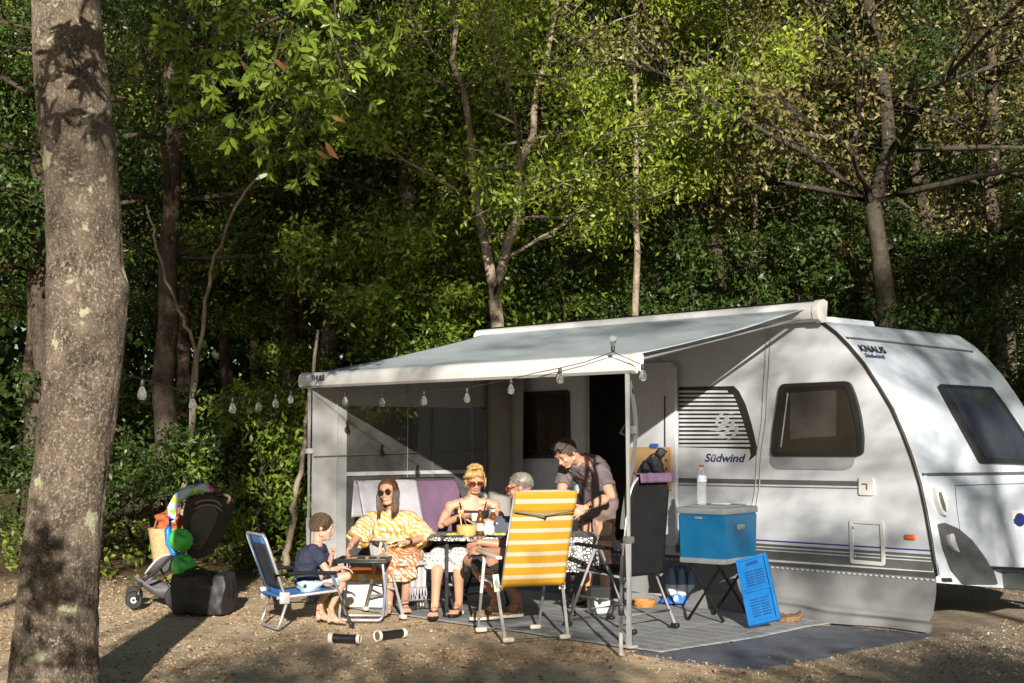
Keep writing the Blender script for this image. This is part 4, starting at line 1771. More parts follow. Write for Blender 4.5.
def camp_chair(label, loc, rz, cloth, tubem, armm, footm, w=.50, sz=.43, top=(.42, 1.08), style='U', group=None, towel=None, back_w=None, pillow=False, seat_front=.26, seat_cloth=None, base=.27, rnd=.0):
    """reclining camp chair facing its own +y; origin on the ground"""
    t = thing('camping_chair', label, 'camping chair', loc, rz, group)
    h = w / 2
    yb, zt = -top[0], top[1]
    y0, z0 = -.20, sz - .03
    bw = (back_w or w) / 2

    def back(s, tt):
        x = (s - .5) * 2 * (h + .006 + (bw - h + .0) * tt) * (1 - rnd * max(0, (tt - .80) / .20) ** 2.5)
        sag = .016 + .03 * math.sin(math.pi * s) * math.sin(math.pi * min(1, tt * 1.1))
        return V((x, y0 + (yb - y0) * tt - sag, z0 + (zt - z0) * tt))
    sheet_uv('backrest', back, 16, 24, cloth, t)

    def seat(s, tt):
        sag = .035 * math.sin(math.pi * s) * math.sin(math.pi * tt)
        return V(((s - .5) * (w - .04), y0 + .02 + (seat_front - y0 - .02) * tt, sz - .02 + .03 * tt - sag))
    sheet_uv('seat', seat, 12, 14, seat_cloth or cloth, t)
    bm = BM()
    r = .0125
    tube(bm, bend([(-h, y0, z0 - .02), (-bw, yb, zt + .01), (bw, yb, zt + .01), (h, y0, z0 - .02)], .07 + rnd * .4), r, 8)
    obj('back_frame', bm, tubem, t, angle=180)
    bm = BM()
    tube(bm, bend([(-h, y0 - .02, sz - .03), (-h, seat_front, sz), (h, seat_front, sz), (h, y0 - .02, sz - .03)], .05), r, 8)
    obj('seat_frame', bm, tubem, t, angle=180)
    az = sz + .19
    for s in (-1, 1):
        bm = BM()
        box(bm, (s * (h + .025), .0, az), (.05, .46, .026), .011, rot=Matrix.Rotation(R(3), 4, 'X'), seg=3)
        obj('armrest', bm, armm, t)
    if style == 'U':
        for yy, ya, za in ((-base, -.14, sz + .02), (base, .10, az - .015)):
            for s in (-1, 1):
                bm = BM()
                tube(bm, [(s * (h + .005), yy, .02), (s * (h + .02), ya, za)], r, 8)
                obj('leg', bm, tubem, t, angle=180)
                bm = BM()
                box(bm, (s * (h - .02), yy, .022), (.09, .045, .036), .014, seg=3)
                obj('foot', bm, footm, t)
            bm = BM()
            tube(bm, [(-h + .03, yy, .024), (h - .03, yy, .024)], r * .9, 8)
            obj('floor_bar', bm, tubem, t, angle=180)
        for s in (-1, 1):
            bm = BM()
            tube(bm, [(s * (h + .015), -.16, sz - .07), (s * (h + .02), -.13, sz + .05)], .024, 8)
            obj('joint', bm, footm, t)
    else:
        for s in (-1, 1):
            for ya, yy in ((.03, .33), (-.02, -.33)):
                bm = BM()
                tube(bm, [(s * (h + .025), ya, az - .012), (s * (h + .012), yy, .02)], .0145, 8)
                obj('leg', bm, tubem, t, angle=180)
                bm = BM()
                box(bm, (s * (h + .012), yy, .02), (.045, .07, .036), .012, seg=3)
                obj('foot', bm, footm, t)
            bm = BM()
            tube(bm, [(s * (h + .016), .20, sz - .20), (s * (h + .016), -.20, sz - .20)], .011, 8)
            obj('side_bar', bm, tubem, t, angle=180)
        for yy in (.21, -.28):
            bm = BM()
            tube(bm, [(-h, yy, .13), (h, yy, .13)], .013, 8)
            obj('floor_bar', bm, tubem, t, angle=180)
    t['_b'] = [y0, z0, yb, zt, bw]
    return t, back


def facing(dx, dy):
    return math.atan2(-dx, dy)


def gpos(x, y):
    return (x, y, ground_z(x, y) + .018)


GC = 'camping chairs round the table'
ych, yb_ = camp_chair('camping chair with yellow and white striped cloth, its back to the viewer', gpos(.075, 10.34), facing(-.36, .93), M_YEL, M_ALU, M_CREAM, M_CREAM, w=.48, sz=.42, top=(.45, 1.07), base=.285, back_w=.46, group=GC,
                      seat_cloth=pm('navy_seat', (.04, .045, .06), .8), seat_front=.28)
# folded head flap with its toggle
bm = BM()


def flap(s, t):
    p = yb_(s, 1 - .22 * t)
    return p + V((0, -.016 - .01 * math.sin(math.pi * t), .012 - (.030 * (1 - abs(2 * s - 1)) if t > .99 else 0)))


sheet_uv('head_flap', flap, 16, 6, striped('yellow_flap_cloth', (.50, .27, .014), (.54, .49, .37), 1.75, duty=.62), ych, .006)
bm = BM()
for a, b2 in ((.02, .5), (.5, .98)):
    tube(bm, [flap(a, 1.0) + V((0, -.006, 0)), flap(b2, 1.0) + V((0, -.008, -.012 if b2 == .5 or a == .5 else 0))], .004, 5)
ball(bm, flap(.5, 1.0) + V((0, -.012, -.012)), .010)
obj('cord', bm, M_BLKPL, ych)

bch, bb_ = camp_chair('black high-backed camping chair on silver legs with a mauve towel over its back', gpos(.845, 10.82), facing(-.70, .71), M_BLKFAB, M_ALU, M_BLKPL, M_BLKPL, w=.48, sz=.44, top=(.30, 1.17), style='A', group=GC, back_w=.42, rnd=.42)
wch, wb_ = camp_chair('pale camping chair under the woman in the yellow dress', gpos(-.84, 11.75), facing(.55, -.83), pm('grey_chair_cloth', (.30, .30, .32), .8), M_ALU, M_CREAM, M_CREAM, w=.52, sz=.43, top=(.46, 1.08), style='A', group=GC, base=.27)
pch, pb_ = camp_chair('dark camping chair under the blonde woman', gpos(-.46, 12.12), facing(.62, -.78), M_BLKFAB, M_DKTUBE, M_BLKPL, M_BLKPL, w=.56, sz=.43, top=(.46, 1.08), style='A', group=GC, back_w=.58)


def terry(name, col):
    m = pm(name, col, .95, 0, .16, 9, .8, 140, spec=.1)
    return m


def towel(name, label, chair, backfn, s0, s1, tfront, tback, mat, flip=1, fringe=0, w0=.012):
    """towel laid over the top edge of a chair's back"""
    t = thing(name, label, 'towel', chair.location, chair.rotation_euler.z)

    def f(s, q):
        ss = s0 + (s1 - s0) * s
        d = -tback + (tfront + tback) * q          # < 0 hangs behind, > 0 lies on the front
        x = ss
        top = backfn(min(max(x, 0), 1), 1)
        top = V((top.x + (x - min(max(x, 0), 1)) * .5, top.y, top.z))
        rip = .012 * math.sin(x * 13 + 2 * d) * min(1, abs(d) * 3) + .010 * noise.noise(V((x * 4, d * 5, 3)))
        if d > 0:
            p = backfn(min(max(x, 0), 1), max(0, 1 - d / .72))
            p = V((top.x, p.y, p.z)) + V((0, .020 + rip * .5, .004))
        else:
            p = top + V((0, -.035 - .09 * (1 - math.exp(d * 3)) + rip, d - .0))
        k = math.exp(-(d / .03) ** 2)
        return p + V((0, -.008 * k, .022 * k))
    o = sheet_uv('cloth', f, 26, 40, mat, t, .007)
    if fringe:
        bm = BM()
        for i in range(34):
            a = f(i / 33, 0)
            tube(bm, [a, a + V((.004 * math.sin(i), 0, -.03)), a + V((.008 * math.sin(i * 2), .003, -fringe))], .0035, 4)
        obj('fringe', bm, mat, t)
    return t


M_MAUVE = terry('mauve_towelling', (.135, .085, .14))
M_PALE = terry('pale_towelling', (.36, .355, .40))
towel('beach_towel', 'mauve towel covering the chair back between the two women', pch, pb_, -.02, 1.02, .60, .40, M_MAUVE)
towel('beach_towel', 'whitish grey towel over the chair back behind the woman in yellow', wch, wb_, -.05, 1.05, .55, .30, M_PALE)
towel('beach_towel', 'mauve towel hanging over the top of the black high-backed chair', bch, bb_, -.13, 1.13, .55, .05, M_MAUVE)
# pale fringed towel hanging from the seat between the chairs
t = thing('beach_towel', 'pale towel with a knotted fringe hanging below the seats by the table leg', 'towel', P(418, 600, 11.55))
bm = BM()


def hang(s, q):
    return V(((s - .5) * .13, .02 * math.sin(s * 9) + .05 * q, .30 - .20 * (1 - q) + .02 * q))


sheet(bm, hang, 12, 10, thick=.006)
obj('cloth', bm, M_PALE, t, angle=180)
bm = BM()
for i in range(12):
    a = hang(i / 11, 0)
    tube(bm, [a, a + V((.006 * math.sin(i * 3), 0, -.05)), a + V((.012 * math.sin(i * 2), -.005, -.095))], .0045, 4)
obj('fringe', bm, M_PALE, t)

# the boy's low blue chair
M_BLUEF = pm('blue_webbing', (.05, .17, .42), .6, 0, .15, 8)
M_DKMESH = pm('navy_mesh', (.02, .025, .04), .7, 0, .2, 8, .4, 140)
bl = thing('beach_chair', 'low blue beach chair with a dark mesh back holding the boy', 'beach chair', gpos(-1.65, 10.88), facing(.88, .47), GC)
h = .23
bk = lambda s, t, e=0: V(((s - .5) * 2 * h, -.20 - .17 * t + e, .27 + .45 * t))
for nm, a0, a1, b0, b1, mt in (('mesh_back', .12, .88, .08, .86, M_DKMESH),):
    sheet_uv(nm, lambda s, t: bk(a0 + (a1 - a0) * s, b0 + (b1 - b0) * t), 6, 8, mt, bl, .005)
for nm, a0, a1, b0, b1 in (('blue_border', 0, .13, 0, 1), ('blue_border', .87, 1, 0, 1), ('head_band', .13, .87, .85, 1), ('lower_band', .13, .87, -.02, .1)):
    sheet_uv(nm, lambda s, t: bk(a0 + (a1 - a0) * s, b0 + (b1 - b0) * t, .002), 4, 8, M_BLUEF, bl, .006)
sheet_uv('seat', lambda s, t: V(((s - .5) * 2 * h, -.26 + .48 * t, .255 + .03 * t - .02 * math.sin(math.pi * t) * math.sin(math.pi * s))), 8, 8, M_BLUEF, bl, .006)
bm = BM()
tube(bm, bend([(-h, -.20, .25), bk(0, 1.01), bk(1, 1.01), (h, -.20, .25)], .06), .0115, 8)
obj('back_frame', bm, M_ALU, bl, angle=180)
bm = BM()
tube(bm, bend([(-h, -.27, .25), (-h, .23, .285), (h, .23, .285), (h, -.27, .25)], .04), .0115, 8)
obj('seat_frame', bm, M_ALU, bl, angle=180)
bm = BM()
tube(bm, bend([(-h + .02, -.17, .25), (-h + .02, -.25, .015), (h - .02, -.25, .015), (h - .02, -.17, .25)], .05), .0115, 8)
obj('rear_leg', bm, M_ALU, bl, angle=180)
for s in (-1, 1):
    bm = BM()
    tube(bm, [(s * (h + .02), .17, .40), (s * (h + .02), .33, .015)], .0115, 8)
    obj('leg', bm, M_ALU, bl, angle=180)
    bm = BM()
    box(bm, (s * (h + .02), .33, .02), (.03, .04, .035), .008)
    obj('foot', bm, M_BLKPL, bl)
    bm = BM()
    tube(bm, bend([(s * (h + .02), -.30, .42), (s * (h + .02), -.10, .435), (s * (h + .02), .20, .42)], .1), [.016] * 8, 8)
    obj('armrest', bm, M_BLKPL, bl)
    bm = BM()
    box(bm, (s * (h + .004), -.21, .25), (.035, .08, .09), .01)
    obj('hinge', bm, M_ALU, bl)

# small folding stand with a dark tray
tr_ = thing('tray_table', 'small folding stand with a dark tray between the boy and the woman in yellow', 'tray table', gpos(-1.20, 11.28), R(-3))
bm = BM()
box(bm, (0, 0, .475), (.42, .34, .018), .006)
for a, b2, c_, d_ in ((0, -.16, .42, .015), (0, .16, .42, .015), (-.2, 0, .015, .335), (.2, 0, .015, .335)):
    box(bm, (a, b2, .492), (c_, d_, .02), .004)
obj('tray', bm, M_BLKPL, tr_)
M_DTUB = pm('bluish_tube', (.36, .38, .48), .3, .4, .1)
for s in (-1, 1):
    bm = BM()
    yy = .15 * s
    tube(bm, bend([(-.175, -yy, .46), (-.175, yy, .018), (.175, yy, .018), (.175, -yy, .46)], .05), .0105, 8)
    obj('leg_frame', bm, M_DTUB, tr_, angle=180)
bm = BM()
for k in range(9):
    lathe(bm, [(.002, 0), (.018, .004), (.016, .012), (.002, .014)], (random.uniform(-.15, .15), random.uniform(-.11, .11), .486), 8)
fd = setp(obj('food', bm, pm('grilled_food', (.30, .17, .06), .6, 0, .5, 30), None, tuple(tr_.location)), 'browned bites of food lying on the dark tray', 'food')

# white cool box with a yellow lid behind the stand
cb_ = thing('cool_box', 'white cool box with a yellow and orange lid behind the tray stand', 'cool box', gpos(-1.27, 12.15), R(-8))
bm = BM()
box(bm, (0, 0, .12), (.38, .27, .235), .025, seg=3)
obj('body', bm, M_PLAST, cb_)
bm = BM()
box(bm, (0, 0, .268), (.40, .29, .06), .018, seg=3)
ld = obj('lid', bm, pm('yellow_plastic', (.72, .42, .02), .45), cb_)
bm = BM()
box(bm, (0, 0, .312), (.36, .25, .03), .012, seg=3)
obj('lid_top', bm, pm('orange_plastic', (.55, .13, .01), .45), ld)
bm = BM()
box(bm, (0, -.148, .262), (.06, .014, .06), .004)
obj('catch', bm, M_PLAST, ld)
bm = BM()
tube(bm, bend([(-.205, -.02, .22), (-.205, -.10, .13), (.205, -.10, .13), (.205, -.02, .22)], .03), .007, 6)
obj('handle', bm, M_GREYLT, cb_)
# yellow bag under the boy's chair
t = thing('beach_bag', 'crumpled yellow bag on the ground under the boy', 'bag', gpos(-1.48, 11.5))
bm = BM()
for k in range(7):
    ball(bm, (random.uniform(-.08, .08), random.uniform(-.06, .06), .05 + random.uniform(0, .05)), (.07, .06, .05), 10, 7)
me = fuse(bm, .014, 2, .5, .02, .05)
finish('cloth', me, pm('yellow_bag', (.62, .45, .03), .7, 0, .2, 9, .4), t, angle=180)

# ------------------------------------------------------------------ table
M_CLOTH, nt, b = newmat('speckled_cloth')
vo = node(nt, 'ShaderNodeTexVoronoi', feature='DISTANCE_TO_EDGE')
vo.inputs['Scale'].default_value = 36
tc = node(nt, 'ShaderNodeTexCoord')
mp = node(nt, 'ShaderNodeMapping')
mp.inputs['Rotation'].default_value = (.5, .4, .6)
nt.links.new(tc.outputs['Object'], mp.inputs[0])
nt.links.new(mp.outputs[0], vo.inputs['Vector'])
nt.links.new(ramp(nt, vo.outputs['Distance'], [(0, (.012, .012, .014)), (.11, (.012, .012, .014)), (.19, (.54, .54, .54))]), b.inputs['Base Color'])
b.inputs['Roughness'].default_value = .45
TZ = .66
tx0, tx1, ty0, ty1 = -.69, .70, 11.32, 12.10
tb = thing('camping_table', 'camping table with round legs under the black and white speckled cloth', 'camping table', (0, 11.7, .02))
bm = BM()
prism(bm, rrect(tx0 + .02, ty0 - 11.7 + .02, tx1 - .02, ty1 - 11.7 - .02, .12), lambda x, y, k: V((x, y, TZ - .05 + .024 * k)), 0)
obj('tabletop', bm, M_GREYLT, tb)
for x, y in ((-.535, -.28), (.50, -.26), (-.53, .28), (.50, .28)):
    bm = BM()
    tube(bm, [(x, y, .0), (x, y, TZ - .05)], .0155, 10)
    lg = obj('leg', bm, M_DKTUBE, tb, angle=180)
    bm = BM()
    lathe(bm, [(.03, 0), (.032, .01), (.022, .035), (.017, .04)], (x, y, -.004), 12)
    obj('foot', bm, M_BLKPL, lg)
tcl = thing('tablecloth', 'black and white speckled cloth spread over the table and hanging down at its right end', 'tablecloth', (0, 11.7, .02))
bm = BM()
outl = rrect(tx0, ty0 - 11.7, tx1, ty1 - 11.7, .12, 6)
dense = []
for a, c_ in zip(outl, outl[1:] + outl[:1]):
    k = max(1, int(math.dist(a, c_) / .02))
    dense += [(a[0] + (c_[0] - a[0]) * j / k, a[1] + (c_[1] - a[1]) * j / k) for j in range(k)]
n = len(dense)
rings = []
for s in (.0, .5, 1.0):
    if s == 0:
        continue
    rings.append([bm.verts.new((x * s, y * s, TZ - .022)) for x, y in dense])
for q in range(1, 9):
    ring = []
    for x, y in dense:
        near = 1 if y < 0 else .5
        sm = min(1, max(0, (x - .12) / .25))
        drop = .028 + .25 * sm * sm * (3 - 2 * sm) * (1 if y < .1 else .7)
        a = math.atan2(y, x)
        t = q / 8
        out = 1 + .035 * t * (.6 + .5 * math.sin(x * 30 + y * 22))
        nx, ny = x * out, y * (1 + (out - 1) * 1.6)
        ring.append(bm.verts.new((nx, ny, TZ - .022 - drop * t)))
    rings.append(ring)
for A, B in zip(rings, rings[1:]):
    for k in range(n):
        bm.faces.new((A[k], A[(k + 1) % n], B[(k + 1) % n], B[k]))
bm.faces.new(rings[0])
obj('cloth', bm, M_CLOTH, tcl, angle=60)
TT = TZ - .02 + .022


def on_table(x, y):
    return V((x, y, TT))


def TP(px, d):
    return V((P(px, 530, d).x, d, TT))


M_AMBER, nt, b = newmat('amber_glass')
setc(b.inputs['Base Color'], (.16, .055, .006))
b.inputs['Roughness'].default_value = .06
b.inputs['Transmission Weight'].default_value = .35
M_GLASS, nt, b = newmat('clear_glass')
setc(b.inputs['Base Color'], (.92, .95, .95))
b.inputs['Roughness'].default_value = .04
b.inputs['Transmission Weight'].default_value = .85
b.inputs['IOR'].default_value = 1.3
M_LABEL = pm('paper_label', (.60, .55, .42), .6)
M_BOWL = pm('bamboo', (.62, .36, .14), .5, 0, .12, 10)


def bottle(name, label, cat, loc, prof, mat, cap, lab=None, hh=0):
    t = thing(name, label, cat, loc)
    bm = BM()
    lathe(bm, prof, (0, 0, 0), 16)
    obj('bottle_body', bm, mat, t)
    r, z = prof[-1]
    bm = BM()
    lathe(bm, [(r + .002, z - .012), (r + .003, z + .004), (r, z + .006)], (0, 0, 0), 12)
    obj('cap', bm, cap, t)
    if lab:
        bm = BM()
        lathe(bm, [(lab[0], lab[1]), (lab[0], lab[2])], (0, 0, 0), 16, cap=False)
        obj('paper_label', bm, lab[3], t)
    return t


BEER = [(.028, 0), (.031, .006), (.031, .125), (.027, .15), (.016, .175), (.013, .20), (.0135, .228)]
bottle('beer_bottle', 'brown beer bottle standing right of the wooden bowl', 'bottle', TP(480, 11.50), BEER, M_AMBER, M_PLAST, (.0316, .04, .10, M_LABEL))
bottle('beer_bottle', 'brown bottle with a pale neck band behind the white jug', 'bottle', TP(493, 11.8), BEER, M_AMBER, M_PLAST, (.0155, .178, .20, M_PLAST))
bw = thing('bowl', 'pale wooden salad bowl at the near edge of the table', 'bowl', TP(466.5, 11.42))
bm = BM()
lathe(bm, [(.0, .004), (.06, .0), (.078, .02), (.084, .09), (.079, .09), (.072, .03), (.05, .012), (.0, .012)], (0, 0, 0), 24, cap=False)
obj('shell', bm, M_BOWL, bw)
bm = BM()
for k in range(26):
    a = random.uniform(0, 6.28)
    r = .06 * math.sqrt(random.random())
    ball(bm, (r * math.cos(a), r * math.sin(a), .075 + random.uniform(-.01, .014)), (.018, .014, .007), 7, 5, Matrix.Rotation(random.uniform(-.8, .8), 3, 'X'))
setp(obj('salad', bm, leafmat('salad_leaf', [(.05, .10, .015), (.14, .2, .03), (.3, .08, .03)], .1), None, tuple(bw.location)), 'green and red salad filling the wooden bowl', 'salad')
bm = BM()
for s in (-1, 1):
    tube(bm, [(-.02 + .02 * s, .0, .08), (-.045 + .012 * s, .01, .19)], .004, 6)
    ball(bm, (-.047 + .012 * s, .01, .20), (.012, .006, .02), 8, 6)
setp(obj('salad_servers', bm, M_BOWL, None, tuple(bw.location)), 'pale wooden salad servers sticking out of the bowl', 'servers')
jug = thing('jug', 'small white ceramic jug on the table in front of the seated man', 'jug', TP(489, 11.48))
bm = BM()
lathe(bm, [(.0, .003), (.035, .0), (.048, .03), (.046, .07), (.034, .10), (.038, .12), (.033, .12), (.030, .10), (.0, .09)], (0, 0, 0), 20, cap=False)
obj('body', bm, M_PLAST, jug)
bm = BM()
tube(bm, bend([(.036, 0, .105), (.082, 0, .10), (.078, 0, .04), (.046, 0, .03)], .03), .007, 7)
obj('handle', bm, M_PLAST, jug)
for px, d, lb_ in ((486, 11.75, 'clear drinking glass behind the white jug'), (497, 11.62, 'clear drinking glass between the jug and the striped chair'), (475, 11.62, 'clear drinking glass by the brown bottle')):
    bm = BM()
    lathe(bm, [(.0, .004), (.028, .0), (.034, .11), (.031, .11), (.026, .008), (.0, .008)], (0, 0, 0), 18, cap=False)
    setp(obj('drinking_glass', bm, M_GLASS, None, tuple(TP(px, d))), lb_, 'glass', 'drinking glasses on the table')
for px, d, lb_, mt in ((453, 11.40, 'dark green plate with yellow food at the left end of the table', pm('green_plate', (.05, .14, .08), .3)), (500, 11.40, 'teal plate under the white jug', pm('teal_plate', (.03, .16, .16), .3)), (470, 11.9, 'white plate in front of the blonde woman', M_PLAST)):
    t = thing('plate', lb_, 'plate', TP(px, d), 0, 'plates on the table')
    bm = BM()
    lathe(bm, [(.0, .004), (.07, .0), (.115, .014), (.112, .018), (.07, .006), (.0, .008)], (0, 0, 0), 26, cap=False)
    obj('dish', bm, mt, t)
    bm = BM()
    for k in range(6):
        ball(bm, (random.uniform(-.05, .05), random.uniform(-.05, .05), .016), (.025, .02, .012), 8, 6)
    setp(obj('food', bm, pm('yellow_food', (.55, .42, .06), .6, 0, .4, 20), None, tuple(t.location)), lb_.split(' with')[0].split(' under')[0].split(' in front')[0].replace('plate', 'plate holding bites of yellow food'), 'food')
t = thing('tablet', 'dark tablet in a folding case propped up beside the striped chair', 'tablet', TP(507, 11.45), R(-20))
bm = BM()
box(bm, (0, 0, .085), (.22, .012, .16), .006, rot=Matrix.Rotation(R(-14), 4, 'X'))
obj('case', bm, pm('slate_case', (.07, .08, .11), .5), t)
bm = BM()
box(bm, (0, .07, .05), (.20, .006, .11), .002, rot=Matrix.Rotation(R(40), 4, 'X'))
obj('stand', bm, M_BLKPL, t)

# ------------------------------------------------------------------ cooler corner by the caravan
M_COOL = pm('blue_plastic_cooler', (.004, .085, .195), .38, 0, .15, 3)
M_LIDG = pm('grey_lid', (.15, .165, .175), .45, 0, .08)
# near edge of the box at px 725
ce = P(725, 560, 10.92)
CR = facing(.0, 1) + R(-24)
cw, cdp, chh, cz0 = .52, .36, .385, .445
ca, cb2 = V((math.cos(CR), math.sin(CR), 0)), V((-math.sin(CR), math.cos(CR), 0))
# left face runs from the near edge to the left, right face runs back to the right
lf = (P(678, 560, 11.18) - ce)
lf.z = 0
cw = lf.length
e1 = lf.normalized()
e2 = V((-e1.y, e1.x, 0))
if e2.y < 0:
    e2 = -e2
cdp = .55
cc = ce + e1 * cw / 2 + e2 * cdp / 2
co = thing('cool_box', 'large bright blue electric cool box with a grey lid on a folding stand', 'cool box', (cc.x, cc.y, .47), math.atan2(-e1.y, -e1.x))
zt_ = P(725, 508, 10.92).z - .47
zb_ = P(725, 565, 10.92).z - .47
bm = BM()
t2 = bmesh.new()
bmesh.ops.create_cube(t2, size=1)
for v in t2.verts:
    k = .96 if v.co.z < 0 else 1
    v.co = V((v.co.x * cw * k, v.co.y * cdp * k, zb_ + .03 + (v.co.z + .5) * (zt_ - zb_ - .085)))
bmesh.ops.bevel(t2, geom=t2.edges[:], offset=.012, segments=2, affect='EDGES')
join(bm, t2)
obj('body', bm, M_COOL, co)
bm = BM()
box(bm, (0, 0, zt_ - .03), (cw + .012, cdp + .012, .055), .012)
box(bm, (0, 0, zt_ + .002), (cw * .75, cdp * .7, .02), .008)
ld = obj('lid', bm, M_LIDG, co)
bm = BM()
box(bm, (.0, .05, zt_ + .016), (.16, .05, .014), .005)
obj('lid_grip', bm, M_GREYLT, ld)
bm = BM()
box(bm, (0, 0, zb_ + .02), (cw * .965, cdp * .965, .045), .008)
obj('base_trim', bm, M_LIDG, co)
bm = BM()
box(bm, (-.02, -cdp / 2 - .004, zt_ - .085), (.07, .012, .016), .004)
obj('front_badge', bm, M_LIDG, co)
bm = BM()
box(bm, (cw / 2 + .006, -.02, zt_ - .16), (.014, .12, .045), .006)
obj('carry_handle', bm, M_LIDG, co)
stn = thing('cooler_stand', 'black folding crossed-leg stand under the blue cool box', 'stand', (cc.x, cc.y, .018), co.rotation_euler.z)
hz = .47 + zb_ - .022
for yy in (-cdp * .38, cdp * .38):
    for s in (-1, 1):
        bm = BM()
        tube(bm, [(s * cw * .36, yy + .012 * s, .0), (-s * cw * .36, yy + .012 * s, hz - .012)], .014, 8)
        obj('leg', bm, M_BLKPL, stn)
for s in (-1, 1):
    bm = BM()
    box(bm, (s * cw * .36, 0, hz - .010), (.03, cdp * .9, .02), .004)
    obj('top_bar', bm, M_BLKPL, stn)
tp = P(702, 506, 11.2)
WAT = [(.036, 0), (.040, .008), (.040, .06), (.037, .07), (.040, .08), (.040, .15), (.037, .16), (.038, .19), (.026, .235), (.015, .262), (.0145, .28)]
M_PET, nt, b = newmat('clear_plastic')
setc(b.inputs['Base Color'], (.85, .92, .95))
b.inputs['Roughness'].default_value = .08
b.inputs['Transmission Weight'].default_value = .8
b.inputs['IOR'].default_value = 1.15
M_REDC = pm('red_cap', (.45, .04, .03), .4)
M_WLAB = pm('water_label', (.55, .62, .70), .5, 0, .3, 30)
cz = .47 + zt_ + .013
bottle('water_bottle', 'clear water bottle with a red cap standing on the blue cool box', 'bottle', (tp.x, tp.y, cz), [(r, z * 1.12) for r, z in WAT], M_PET, M_REDC, (.0405, .185, .235, M_WLAB))

# bottled water in its wrap on the ground
GW = 'water bottles of the wrapped pack under the cool box'
M_PETB, nt, b = newmat('bluish_plastic')
setc(b.inputs['Base Color'], (.28, .40, .62))
b.inputs['Roughness'].default_value = .10
b.inputs['Transmission Weight'].default_value = .55
b.inputs['IOR'].default_value = 1.2
M_BLUC = pm('blue_cap', (.02, .07, .45), .4)
wc = G(682, 606)
wd = ['front left bottle of the wrapped water pack by the skirt', 'front middle bottle of the wrapped water pack by the skirt', 'front right bottle of the wrapped water pack by the skirt',
      'rear left bottle of the wrapped water pack by the skirt', 'rear middle bottle of the wrapped water pack by the skirt', 'rear right bottle of the wrapped water pack by the skirt']
for i in range(6):
    p = V((wc.x + (i % 3 - 1) * .088, wc.y + (i // 3) * .09, .028))
    bottle('water_bottle', wd[i], 'bottle', p, [(r * 1.06, z * 1.1) for r, z in WAT], M_PETB, M_BLUC, (.0431, .07, .16, M_WLAB))['group'] = GW
t = thing('blue_wrapper', 'torn blue plastic wrapper round the foot of the water bottles', 'wrapper', (wc.x, wc.y + .045, .022))
bm = BM()


def wrapf(s, q):
    a = s * 2 * math.pi
    rx, ry = .155, .105
    k = 1 + .25 * (1 - q) * (.5 + .5 * math.sin(5 * a)) + .04 * math.sin(11 * a)
    return V((rx * k * math.cos(a), ry * k * math.sin(a), .004 + .075 * q * (.7 + .4 * math.sin(3 * a + 1))))


sheet(bm, wrapf, 60, 6, thick=.002)
obj('film', bm, pm('blue_film', (.02, .12, .55), .25, 0, .2), t, angle=180)

# blue folding crate leaning on the stand
cr = thing('folding_crate', 'bright blue folded plastic crate leaning upright against the stand', 'crate', (0, 0, 0))
a0, a1 = P(749, 620, 10.72), P(775, 616, 10.62)
tl, trr = P(735, 557, 10.98), P(760, 554, 10.88)
a0.z = a1.z = .02
ex = (a1 - a0).normalized()
ey = (tl - a0).normalized()
wid, hei = (a1 - a0).length, (tl - a0).length
ex = (ex - ey * ex.dot(ey)).normalized()
en = ex.cross(ey)
if en.y > 0:
    en = -en
cr.location = a0


def cq(x, y, z):
    return ex * x + ey * y + en * z


def cbox(bm, x0, y0, x1, y1, z0, z1):
    t = bmesh.new()
    bmesh.ops.create_cube(t, size=1)
    for v in t.verts:
        v.co = cq(x0 + (x1 - x0) * (v.co.x + .5), y0 + (y1 - y0) * (v.co.y + .5), z0 + (z1 - z0) * (v.co.z + .5))
    bmesh.ops.bevel(t, geom=t.edges[:], offset=.003, segments=1, affect='EDGES')
    join(bm, t)


M_CRATE = pm('bright_blue_plastic', (.008, .125, .37), .35, 0, .12)
M_CRATED = pm('crate_slot', (.004, .05, .19), .5)
wid = max(wid, .25)
hei *= .94
bm = BM()
cbox(bm, 0, 0, wid, hei, -.035, 0)
obj('panel', bm, M_CRATE, cr)
bm = BM()
for x0, y0, x1, y1 in ((0, 0, .022, hei), (wid - .022, 0, wid, hei), (.022, 0, wid - .022, .022), (.022, hei - .022, wid - .022, hei), (.022, hei * .48, wid - .022, hei * .52)):
    cbox(bm, x0, y0, x1, y1, .0005, .016)
obj('rim', bm, M_CRATE, cr)
for y0, y1 in ((.06, hei * .43), (hei * .57, hei * .84)):
    bm = BM()
    k = int((y1 - y0) / .022)
    for j in range(k):
        for c_ in range(2):
            x0 = .045 + c_ * (wid - .09) / 2 + .004
            cbox(bm, x0, y0 + j * .022, x0 + (wid - .09) / 2 - .008, y0 + j * .022 + .010, .0005, .004)
    obj('slots', bm, M_CRATED, cr)
bm = BM()
cbox(bm, wid * .3, hei * .88, wid * .7, hei * .93, .0005, .006)
obj('hand_hole', bm, M_CRATED, cr)

